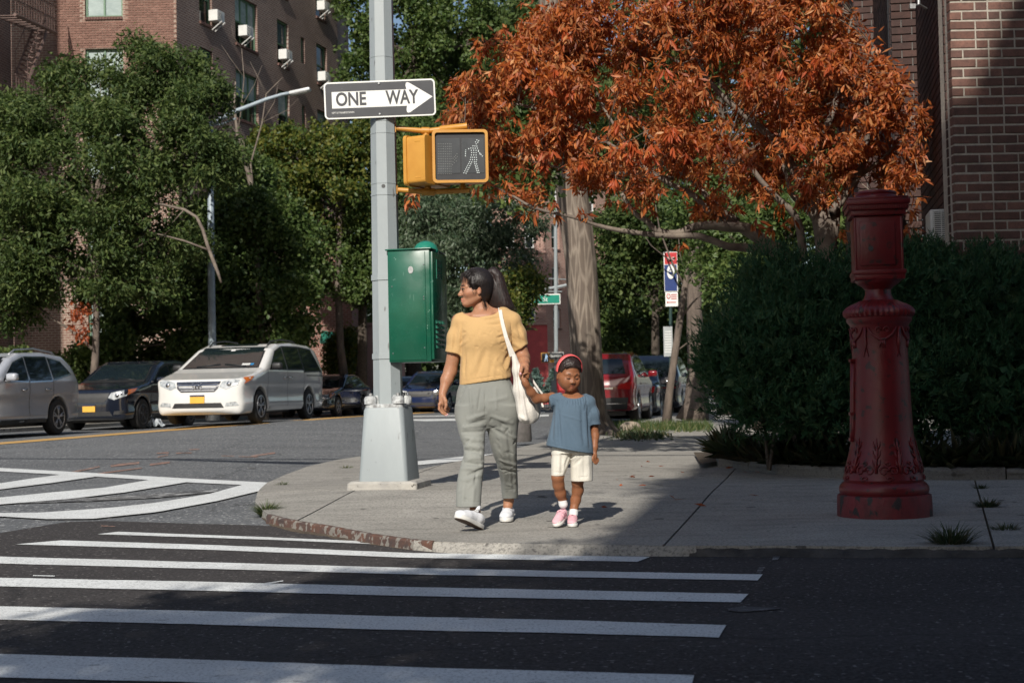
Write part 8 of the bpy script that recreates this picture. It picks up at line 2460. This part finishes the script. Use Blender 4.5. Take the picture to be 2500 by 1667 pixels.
# ------------------------------------------------------------------ parked and driving cars
def carpaint(name, c, rough=.16, metal=0.0, coat=1.0):
    return pm(name, c, tuple(x * .92 for x in c), 1.5, rough, metal, coat=coat, rvar=.03)
M['c_glass'] = glassmat('car_glass', (0.012, 0.02, 0.026), .04, .9)
M['c_black'] = pm('black_trim', (0.012, 0.012, 0.013), (0.02, 0.02, 0.02), 8, .5)
M['tyre'] = pm('tyre_rubber', (0.022, 0.021, 0.02), (0.035, 0.033, 0.03), 18, .85, bs=.4, bscale=60)
M['alloy'] = pm('alloy_wheel', (0.52, 0.52, 0.53), (0.42, 0.42, 0.43), 10, .3, metal=.8)
M['alloy_dark'] = pm('alloy_dark', (0.08, 0.08, 0.09), (0.05, 0.05, 0.055), 10, .35, metal=.6)
M['chrome'] = pm('chrome_trim', (0.6, 0.6, 0.62), (0.5, 0.5, 0.52), 10, .15, metal=1.0)
M['hl'] = pm('headlamp', (0.50, 0.52, 0.53), (0.22, 0.24, 0.25), 16, .12, coat=1.0)
M['amber'] = pm('amber_lens', (0.65, 0.17, 0.02), (0.5, 0.12, 0.02), 14, .15, coat=1.0)
M['tail'] = pm('tail_lens', (0.42, 0.012, 0.012), (0.30, 0.01, 0.01), 12, .15, coat=1.0)
M['plate'] = pm('plate_amber', (0.72, 0.40, 0.05), (0.66, 0.36, 0.05), 8, .5)
CT = {
 'van': dict(L=5.15, W=2.01, z=1.12, prof=[(0, .28), (-.0, .55), (.03, .78), (.14, .92), (.9, 1.07), (1.2, 1.15), (2.0, 1.58), (2.4, 1.69), (3.3, 1.735), (4.4, 1.70), (4.8, 1.60), (5.05, 1.12), (5.15, .85), (5.12, .38), (4.95, .26), (.15, .20)],
   win=[[(1.5, 1.14), (2.06, 1.50), (2.5, 1.60), (2.5, 1.14)], [(2.58, 1.14), (2.58, 1.61), (3.55, 1.62), (3.55, 1.15)], [(3.62, 1.10), (3.62, 1.62), (4.4, 1.58), (4.76, 1.12)]], ws=(1.17, 1.60, .84, .68), wh=(.98, 3.98), R=.35, hood=.93, seams=[1.36, 2.54, 3.60]),
 'suv': dict(L=4.55, W=1.84, z=1.08, prof=[(0, .3), (0, .6), (.04, .82), (.15, .95), (1.0, 1.07), (1.25, 1.12), (1.95, 1.52), (2.3, 1.63), (3.2, 1.66), (3.95, 1.60), (4.25, 1.42), (4.46, 1.05), (4.55, .85), (4.53, .42), (4.4, .30), (.15, .24)],
   win=[[(1.5, 1.10), (1.98, 1.42), (2.38, 1.52), (2.38, 1.08)], [(2.46, 1.08), (2.46, 1.53), (3.24, 1.54), (3.28, 1.10)], [(3.36, 1.12), (3.32, 1.53), (3.78, 1.47), (4.08, 1.24)]], ws=(1.13, 1.53, .76, .62), wh=(.90, 3.55), R=.36, hood=.92, seams=[1.32, 2.42, 3.32]),
 'sedan': dict(L=4.8, W=1.85, z=.94, prof=[(0, .25), (0, .5), (.05, .66), (.2, .74), (1.1, .90), (1.4, .96), (2.05, 1.30), (2.4, 1.42), (3.1, 1.44), (3.6, 1.36), (4.15, 1.08), (4.7, 1.02), (4.8, .9), (4.78, .4), (4.65, .26), (.15, .2)],
   win=[[(1.6, .97), (2.12, 1.24), (2.5, 1.34), (2.5, .96)], [(2.58, .96), (2.58, 1.35), (3.1, 1.35), (3.5, 1.20), (3.66, 1.0)]], ws=(.98, 1.33, .74, .58), wh=(.92, 3.75), R=.33, hood=.74, seams=[1.42, 2.54, 3.5])}
CARN = {}
def polysdf(px, pz, poly):
    d = np.full(px.shape, 1e9); s = np.ones(px.shape)
    n = len(poly)
    for i in range(n):
        ax, ay = poly[i]; bx_, by = poly[i - 1]
        ex, ey = bx_ - ax, by - ay; wx, wy = px - ax, pz - ay
        t = np.clip((wx * ex + wy * ey) / (ex * ex + ey * ey), 0, 1)
        d = np.minimum(d, (wx - ex * t) ** 2 + (wy - ey * t) ** 2)
        c1 = pz >= ay; c2 = pz < by; c3 = ex * wy > ey * wx
        k = (c1 & c2 & c3) | (~c1 & ~c2 & ~c3); s = np.where(k, -s, s)
    return s * np.sqrt(d)
def shell(ty):
    if ty in CARN: return CARN[ty]
    c = CT[ty]; L, W_ = c['L'], c['W']
    S = SDF((-.15, -W_ / 2 - .1, .05), (L + .15, W_ / 2 + .1, 1.9), .032)
    X = S.ax[0][:, None, None]; Y = S.ax[1][None, :, None]; Z = S.ax[2][None, None, :]
    px, pz = np.meshgrid(S.ax[0], S.ax[2], indexing='ij')
    yb = np.abs(Y)
    # plan curve: nose and tail pull in toward the corners
    nose = .16 * (yb / (W_ / 2)) ** 2.6
    ds = polysdf(px, pz, c['prof'])[:, None, :] + 0 * Y
    dn = (nose - X) * .9; dt = (X - (L - .10 * (yb / (W_ / 2)) ** 3)) * .95
    hw = W_ / 2 - np.clip(Z - c['z'], 0, 9) * .30 - np.clip(.42 - Z, 0, 1) * .18 - .022 * np.cos(np.clip((Z - .62) / .22, -1, 1) * math.pi / 2) * (Z < .9) - np.clip(.75 - X, 0, 1) ** 2 * .20 - np.clip(X - L + .6, 0, 1) ** 2 * .18
    dy = yb - hw
    def smx(a, b, k): h_ = np.clip(.5 - .5 * (a - b) / k, 0, 1); return a * (1 - h_) + b * h_ + k * h_ * (1 - h_)
    Fv = smx(smx(ds, dy, .09), smx(dn + 0 * Z, dt + 0 * Z, .05), .07)
    for wx in c['wh']:
        cyl = np.sqrt((X - wx) ** 2 + (Z - c['R'] + .0) ** 2) - (c['R'] + .055)
        cut = np.maximum(cyl, (W_ / 2 - .30) - yb)
        flare = np.maximum(np.abs(cyl - .03) - .05, np.abs(yb - W_ / 2 + .02) - .03)
        Fv = np.maximum(Fv, -cut)
    S.F = Fv.astype(np.float32)
    V, Q = S.mesh()
    me = bpy.data.meshes.new('body'); me.from_pydata(V.tolist(), [], Q.tolist()); me.shade_smooth()
    bvh = BVHTree.FromPolygons([tuple(v) for v in V], [tuple(q) for q in Q])
    CARN[ty] = (V, Q, bvh); return CARN[ty]
def decal(bvh, poly, axis, sgn=1, off=.006, step=.09):
    """lay a flat outline onto the shell: axis 'y' from the side (x,z), 'x' from the front/rear (y,z), 'z' from above (x,y)"""
    bm = bmesh.new(); bm.faces.new([bm.verts.new((p[0], p[1], 0)) for p in poly])
    for a in (0, 1):
        lo = min(p[a] for p in poly); hi = max(p[a] for p in poly); k = lo + step
        while k < hi - .005:
            co = (k, 0, 0) if a == 0 else (0, k, 0); no = (1, 0, 0) if a == 0 else (0, 1, 0)
            bmesh.ops.bisect_plane(bm, geom=bm.verts[:] + bm.edges[:] + bm.faces[:], plane_co=co, plane_no=no); k += step
    vs = []
    for v in bm.verts:
        p, q = v.co.x, v.co.y
        if axis == 'y': o, d = Vector((p, sgn * 3, q)), Vector((0, -sgn, 0))
        elif axis == 'x': o, d = Vector((-3 if sgn > 0 else 9, p, q)), Vector((sgn, 0, 0))
        else: o, d = Vector((p, q, 4)), Vector((0, 0, -1))
        h_ = bvh.ray_cast(o, d)
        vs.append(h_[0] + (h_[1] if h_[1].dot(d) < 0 else -h_[1]) * off if h_[0] is not None else o + d * (3 - .9))
    bm.verts.index_update(); fs = [[v.index for v in f.verts] for f in bm.faces]; bm.free()
    return [tuple(v) for v in vs], fs
def make_car(name, label, ty, paint, pos, fwd, rear=False, rim='alloy', group=None, detail=True, sides=(1,), scale=1.0, rails=False, plate=True, trim=None, logo=False):
    c = CT[ty]; L, W_ = c['L'], c['W']; V, Q, bvh = shell(ty)
    root = empty(name, pos); root.rotation_euler = (0, 0, math.atan2(fwd[1], fwd[0])); root.scale = (scale,) * 3
    tag(root, label, 'car' if ty != 'van' else 'van', group)
    Mx = Matrix(((-1, 0, 0, L / 2), (0, -1, 0, 0), (0, 0, 1, 0), (0, 0, 0, 1)))   # shell x runs front to rear
    def fin(mb, nm, mt, par=None, smooth=True):
        mb.v = [tuple(Mx @ Vector(v)) for v in mb.v]; o = mb.build(nm, mt, None, smooth=smooth); o.parent = par or root; return o
    body = fin(MB().add([tuple(v) for v in V], [tuple(q) for q in Q]), 'body', paint)
    def dc(poly, ax, sg, mt, nm, off=.006, par=None):
        v, f = decal(bvh, poly, ax, sg, off); return fin(MB().add(v, f), nm, mt, par)
    # the shell frame is turned by pi: the car's own left is shell -y
    for sg in sides:
        for w in c['win']:
            g = [(x, z) for x, z in w]; cx_ = sum(p[0] for p in g) / len(g); cz = sum(p[1] for p in g) / len(g)
            fo_ = dc([(cx_ + (x - cx_) * 1.07, cz + (z - cz) * 1.14) for x, z in g], 'y', sg, trim or M['c_black'], 'window_seal', .004)
            dc(g, 'y', sg, M['c_glass'], 'window', .009)
        for x in c['seams']: dc([(x, .34), (x + .014, .34), (x + .014, c['z'] + .02), (x, c['z'] + .02)], 'y', sg, M['c_black'], 'door_seam', .004)
        dc([(c['wh'][0] + .50, .27), (c['wh'][1] - .50, .27), (c['wh'][1] - .50, .345), (c['wh'][0] + .50, .345)], 'y', sg, M['c_black'] if ty != 'van' else paint, 'side_skirt', .02)
        for x in (c['seams'][1] - .22, c['seams'][1] + .12 if ty == 'van' else c['seams'][2] - .24):
            h_ = bvh.ray_cast(Vector((x, sg * 3, c['z'] - .17)), Vector((0, -sg, 0)))[0]
            fin(MB().bbox(h_ + Vector((0, sg * .03, 0)), (.19, .035, .035), .01), 'door_handle', M['chrome'] if ty != 'sedan' else paint)
        h_ = bvh.ray_cast(Vector((c['win'][0][0][0] + .12, sg * 3, c['z'] - .02)), Vector((0, -sg, 0)))[0]
        fin(MB().bbox(h_ + Vector((-.02, sg * .12, .09)), (.15, .22, .15), .045).box(h_ + Vector((0, sg * .02, .03)), (.06, .08, .04)), 'mirror', M['c_black'] if ty != 'suv' else paint)
    if not rear:
        z0, z1, w0, w1 = c['ws']
        dc([(-w0 - .02, z0 - .02), (w0 + .02, z0 - .02), (w1 + .04, z1 + .02), (-w1 - .04, z1 + .02)], 'x', 1, M['c_black'], 'windscreen_seal', .004)
        dc([(-w0, z0), (w0, z0), (w1, z1), (0, z1 + .015), (-w1, z1)], 'x', 1, M['c_glass'], 'windscreen', .010)
        for s in (-1, 1): fin(MB().tube([bvh.ray_cast(Vector((-3, s * .55, z0 + .02)), Vector((1, 0, 0)))[0] + Vector((-.02, 0, .01)), bvh.ray_cast(Vector((-3, s * .05, z0 + .07)), Vector((1, 0, 0)))[0] + Vector((-.02, 0, .01))], .010, 5), 'wiper', M['c_black'])
        hz = c['hood']
        for s in (-1, 1):
            hl_ = dc([(s * .46, hz - .17), (s * .60, hz - .22), (s * .84, hz - .13), (s * .885, hz + .015), (s * .52, hz - .06)], 'x', 1, M['hl'], 'headlight', .008)
            h_ = bvh.ray_cast(Vector((-3, s * .66, hz - .12)), Vector((1, 0, 0)))[0]
            fin(MB().lathe([(.05, -.0), (.05, .012), (.03, .02)], (0, 0, 0), 12), 'projector', M['chrome'], hl_).matrix_basis = Mx @ Matrix.Translation(h_) @ Matrix.Rotation(-math.pi / 2, 4, 'Y') @ Mx.inverted()
            if s in sides or detail: dc([(.20, hz - .115), (.46, hz - .03), (.60, hz + .045), (.24, hz + .01)], 'y', s, M['amber'], 'indicator', .008, hl_)
            dc([(s * .58, .36), (s * .86, .38), (s * .80, .46), (s * .60, .445)], 'x', 1, M['hl'] if ty == 'van' else M['c_black'], 'fog_light', .008)
        gr = dc([(-.44, hz - .20), (-.36, hz - .27), (.36, hz - .27), (.44, hz - .20), (.48, hz - .06), (-.48, hz - .06)], 'x', 1, M['c_black'] if ty != 'van' else M['alloy_dark'], 'grille', .006)
        if ty == 'van' or ty == 'sedan':
            for i in range(4):
                z = hz - .245 + i * .052; w = .36 + i * .032
                dc([(-w, z), (w, z), (w + .01, z + .024), (-w - .01, z + .024)], 'x', 1, M['chrome'] if i > 1 else M['alloy'], 'grille_bar', .018, gr)
        dc([(-.56, .34), (.56, .34), (.50, .44), (-.50, .44)], 'x', 1, M['c_black'], 'air_intake', .006)
        if logo:
            h_ = bvh.ray_cast(Vector((-3, 0, hz - .15)), Vector((1, 0, 0)))[0] + Vector((-.04, 0, 0))
            mb = MB()
            for a, b_ in (((-.045, .05), (-.032, -.05)), ((.045, .05), (.032, -.05)), ((-.038, .0), (.038, .0))):
                mb.tube([h_ + Vector((0, a[0], a[1])), h_ + Vector((0, b_[0], b_[1]))], .0095, 6)
            fin(mb, 'emblem', M['chrome'], gr)
            for s in (-1, 1):
                for zz in (-.055, 0, .055): fin(MB().ball(h_ + Vector((0, s * .085, zz)), .016, 8, 6), 'chrome_dot', M['chrome'], gr)
            h2 = bvh.ray_cast(Vector((-3, .52, z0 + .08)), Vector((1, 0, 0)))[0]
            dc([(-.62, z0 + .035), (-.44, z0 + .035), (-.44, z0 + .075), (-.62, z0 + .075)], 'x', 1, M['ac'], 'windscreen_sticker', .014)
            dc([(-.70, z0 + .035), (-.63, z0 + .035), (-.63, z0 + .075), (-.70, z0 + .075)], 'x', 1, pm('sticker_blue', (.03, .2, .42), None, 5, .4), 'windscreen_sticker', .014)
            dc([(-.06, z1 - .075), (.04, z1 - .075), (.04, z1 - .045), (-.06, z1 - .045)], 'x', 1, M['ac'], 'toll_tag', .014)
        if plate:
            h_ = bvh.ray_cast(Vector((-3, -.0, .52)), Vector((1, 0, 0)))[0]
            pl_ = fin(MB().box(h_ + Vector((-.014, 0, 0)), (.012, .31, .165)), 'number_plate', M['plate'], smooth=False)
            fin(MB().box(h_ + Vector((-.022, 0, .068)), (.006, .31, .032)), 'plate_header', pm('plate_navy', (.015, .02, .06), None, 6, .5), pl_, False)
    else:
        z0, z1, w0, w1 = c['ws']; zt = z0 + .0
        dc([(-w0 + .06, z0), (w0 - .06, z0), (w1 - .02, z1 - .06), (-w1 + .02, z1 - .06)], 'x', -1, M['c_glass'], 'rear_window', .010)
        for s in (-1, 1): dc([(s * .52, .80), (s * .80, .78), (s * .84, .95), (s * .56, .90)], 'x', -1, M['tail'], 'tail_light', .010)
        dc([(-.72, .34), (.72, .34), (.76, .60), (-.76, .60)], 'x', -1, M['c_black'], 'bumper', .02)
        dc([(-.70, .455), (.70, .455), (.70, .475), (-.70, .475)], 'x', -1, M['chrome'], 'bumper_strip', .03)
        dc([(.12, .79), (.42, .79), (.42, .83), (.12, .83)], 'x', -1, M['chrome'], 'badge', .012)
        if plate:
            h_ = bvh.ray_cast(Vector((9, 0, .72)), Vector((-1, 0, 0)))[0]; fin(MB().box(h_ + Vector((.016, 0, 0)), (.012, .31, .16)), 'number_plate', M['plate'], smooth=False)
        for s in sides: dc([(L - .42, .80), (L - .14, .78), (L - .16, .94), (L - .36, .90)], 'y', s, M['tail'], 'tail_light', .010)
    if rails:
        for s in (-1, 1):
            pts = [bvh.ray_cast(Vector((x, s * W_ * .33, 4)), Vector((0, 0, -1)))[0] + Vector((0, 0, dz)) for x, dz in ((2.2, .0), (2.4, .06), (3.1, .075), (3.8, .06), (4.0, .0))]
            fin(MB().tube(pts, .018, 6), 'roof_rail', M['c_black'] if ty == 'van' else M['alloy'])
    if ty == 'van':
        dc([(2.25, -.42), (3.0, -.42), (3.0, .42), (2.25, .42)], 'z', 1, M['c_glass'], 'sunroof', .008)
        dc([(3.75, .99), (4.98, .99), (4.98, 1.012), (3.75, 1.012)], 'y', sides[0], M['c_black'], 'slide_rail', .005)
    # wheels
    R = c['R']
    for wx in c['wh']:
        for s in (-1, 1):
            yc = s * (W_ / 2 - .12)
            whl = MB().lathe([(R * .62, -.10), (R * .90, -.105), (R * .985, -.08), (R, -.04), (R, .04), (R * .985, .08), (R * .90, .105), (R * .62, .10)], (0, 0, 0), 28)
            MT = Mx @ Matrix.Translation((wx, yc, R)) @ Matrix.Rotation(-s * math.pi / 2, 4, 'X')
            w_ = whl.build('wheel', M['tyre'], None, angle=40); w_.parent = root; w_.matrix_basis = MT
            if s not in sides and rear is False and not detail: continue
            rm = MB().lathe([(R * .64, .085), (R * .66, .102), (R * .60, .106), (R * .56, .07), (R * .10, .05), (.02, .05)], (0, 0, 0), 24).build('rim', M['c_black'], None, angle=40); rm.parent = w_
            for k in range(5):
                a = k * 2 * math.pi / 5 + .3; mb = MB()
                for da in (-.16, .16): mb.tube([(R * .12 * math.cos(a), R * .12 * math.sin(a), .085), (R * .61 * math.cos(a + da), R * .61 * math.sin(a + da), .100)], [.022, .014], 5)
                sp_ = mb.build('spoke', M[rim], None, smooth=True); sp_.parent = w_; sp_['kind'] = 'stuff'
            hub = MB().lathe([(R * .16, .07), (R * .16, .095), (R * .10, .105)], (0, 0, 0), 12).build('hub_cap', M[rim], None, angle=40); hub.parent = w_
            rr_ = MB().lathe([(R * .585, .085), (R * .66, .095), (R * .66, .110), (R * .60, .112), (R * .585, .085)], (0, 0, 0), 28, cap=False).build('rim_ring', M[rim], None, angle=40); rr_.parent = w_
    fin(MB().box((L / 2, 0, .26), (L * .8, W_ * .7, .14)), 'underbody', M['c_black'], smooth=False)
    return root
M['p_white'] = carpaint('paint_white', (0.66, 0.655, 0.63)); M['p_silver'] = carpaint('paint_silver_blue', (0.40, 0.42, 0.46), .25, .1); M['p_black'] = carpaint('paint_black_blue', (0.008, 0.011, 0.02))
M['p_navy'] = carpaint('paint_navy', (0.012, 0.022, 0.07)); M['p_red'] = carpaint('paint_red', (0.17, 0.007, 0.012)); M['p_grey'] = carpaint('paint_grey', (0.30, 0.33, 0.35), .3, .5)
def carpos(px, py_, Y, wx, ty, side, fwd):
    """ground centre of a car whose wheel (shell position wx, on `side`) touches the ground under a pixel at depth Y"""
    c = CT[ty]; q = At(px, py_, Y); f = Vector((fwd[0], fwd[1], 0)).normalized(); l = Vector((-f.y, f.x, 0))
    loc = Vector((q.x, q.y, 0)) - f * (c['L'] / 2 - wx) - l * side * (c['W'] / 2)
    loc.z = q.z; return loc
TW = (-NH.x, -NH.y)      # toward the camera
AW = (NH.x, NH.y)
# shell -y is the car's left, so 'sides=(-1,)' shows the driver's side of an oncoming car
make_car('minivan', 'white minivan with an amber number plate, facing the camera beside the yellow centre line', 'van', M['p_white'], carpos(640, 1032, 29.6, .98, 'van', 1, TW), TW, sides=(-1, 1), rails=True, logo=True)
make_car('parked_car', 'silver-grey SUV cut off by the left edge of the frame', 'suv', M['p_silver'], carpos(146, 1061, 28.7, 3.55, 'suv', 1, TW), TW, sides=(-1,), rails=True, trim=M['chrome'])
make_car('parked_car', 'black SUV parked between the silver SUV and the white minivan', 'suv', M['p_black'], carpos(352, 1048, 33.2, .90, 'suv', 1, TW), TW, sides=(-1,), rim='alloy_dark')
make_car('parked_car', 'black sedan parked directly behind the white minivan', 'sedan', M['p_black'], carpos(828, 1016, 47.5, .92, 'sedan', 1, TW), TW, sides=(-1,), plate=False)
make_car('parked_car', 'pale grey car parked behind the pole base', 'sedan', M['p_grey'], carpos(1012, 1009, 53.5, .92, 'sedan', 1, TW), TW, sides=(-1,), plate=False)
make_car('parked_car', 'dark navy small SUV just left of the woman\'s hanging hand', 'suv', M['p_navy'], carpos(1100, 1009, 52.5, .90, 'suv', 1, TW), TW, sides=(-1,), plate=False, scale=.98)
make_car('parked_car', 'dark red SUV seen from behind, right of the big tree trunk', 'suv', M['p_red'], carpos(1556, 1033, 34.2, 3.9, 'suv', -1, AW), AW, rear=True, sides=(1,), plate=False, scale=1.05)
make_car('parked_car', 'dark sedan with a bluish rear window ahead of the red SUV', 'sedan', M['p_black'], carpos(1612, 1029, 40.5, 3.9, 'sedan', -1, AW), AW, rear=True, sides=(1,), plate=False, scale=1.06)
make_car('parked_car', 'tall black SUV parked behind the slim leaning tree trunk', 'suv', M['p_black'], carpos(1655, 1022, 44, 3.6, 'suv', -1, AW), AW, rear=True, sides=(1,), plate=False, scale=1.22, rails=True)
make_car('parked_car', 'farthest dark car at the left edge of the juniper shrub', 'suv', M['p_red'], carpos(1720, 1016, 54, 3.6, 'suv', -1, AW), AW, rear=True, sides=(1,), plate=False, scale=1.15)
# ------------------------------------------------------------------ what stands behind the camera and throws the shade
M['cast_brick'] = brickmat('brick_behind', (0.30, 0.13, 0.09), (0.22, 0.09, 0.07), (0.4, 0.36, 0.3))
near = empty('corner_building', (10, -16, 0)); tag(near, 'brick apartment building across the side street, behind the viewer', 'building')
xe = -3.33
MB().box(((xe + 30) / 2, -16.0, 10.2), (30 - xe, 12, 20.4)).build('wall', M['cast_brick'], near)
MB().prism([(-.55, 20.4), (30, 20.4), (30, 25), (1.6, 25), (.3, 22.2)], 4, Matrix.Translation((0, -10.2, 0)) @ Matrix.Rotation(math.pi / 2, 4, 'X')).build('shade_wedge', M['cast_brick'], near)  # unseen sloped block, added to cast the slanting shadow edge on the right wall
tree('street_tree', 'street tree across the side street behind the viewer', 'tree', [(-2.5, -4.3, 6.6, 1.2, 1.0, 1.3), (-1.2, -4.3, 7.0, 1.3, 1.0, 1.4), (0.3, -4.3, 7.0, 1.5, 1.2, 1.8), (-3.3, -4.3, 6.1, 1.1, 1.0, 1.0), (-1.8, -4.3, 5.4, 1.5, 1.2, 1.0), (-4.2, -4.3, 5.2, .9, .8, .8), (0.6, -4.3, 5.2, 1.6, 1.2, 1.2),
      (-2.95, -4.3, 6.9, .8, .9, .8), (-2.35, -4.3, 7.6, .7, .8, .6), (-1.55, -4.3, 9.3, .45, .8, .8), (-1.95, -4.3, 11.2, .30, .8, .7), (-1.85, -4.3, 12.8, .35, .7, .7), (-1.0, -4.3, 8.2, .8, 1.0, .9)],
     [(-1.2, -4.3, -.1), (-1.2, -4.3, 2), (-1.3, -4.3, 4), (-1.5, -4.3, 6.5), (-1.9, -4.3, 9)], 20000, .13, .09, M['leaf_mid'], None, 8, .14, .2, .12, None, seed=21, ntw=30, shell=(.2, 1.0))
wl = [G(0, 1119, -DROP), G(880, 1121, -DROP)]
wr_ = empty('overhead_wire', (0, -5, 9)); tag(wr_, 'overhead wire strung across the side street behind the viewer', 'wire')
q_ = [p + sdir * (17.0) for p in wl]; dq = (q_[1] - q_[0]).normalized()
MB().tube([q_[0] - dq * 14, q_[0], q_[1], q_[1] + dq * 12], .05, 6).build('cable', M['dark_metal'], wr_)
q2 = [p + sdir * 16.5 for p in (G(400, 1121, -DROP), G(770, 1131, -DROP))]
MB().tube(q2, [.05, .16], 6).build('signal_arm', M['dark_metal'], wr_)
for e in (q_[0] - dq * 14, q_[1] + dq * 12): MB().tube([(e.x, e.y, 0), (e.x, e.y, e.z + .3)], .11, 8).build('wire_post', M['dark_metal'], wr_)
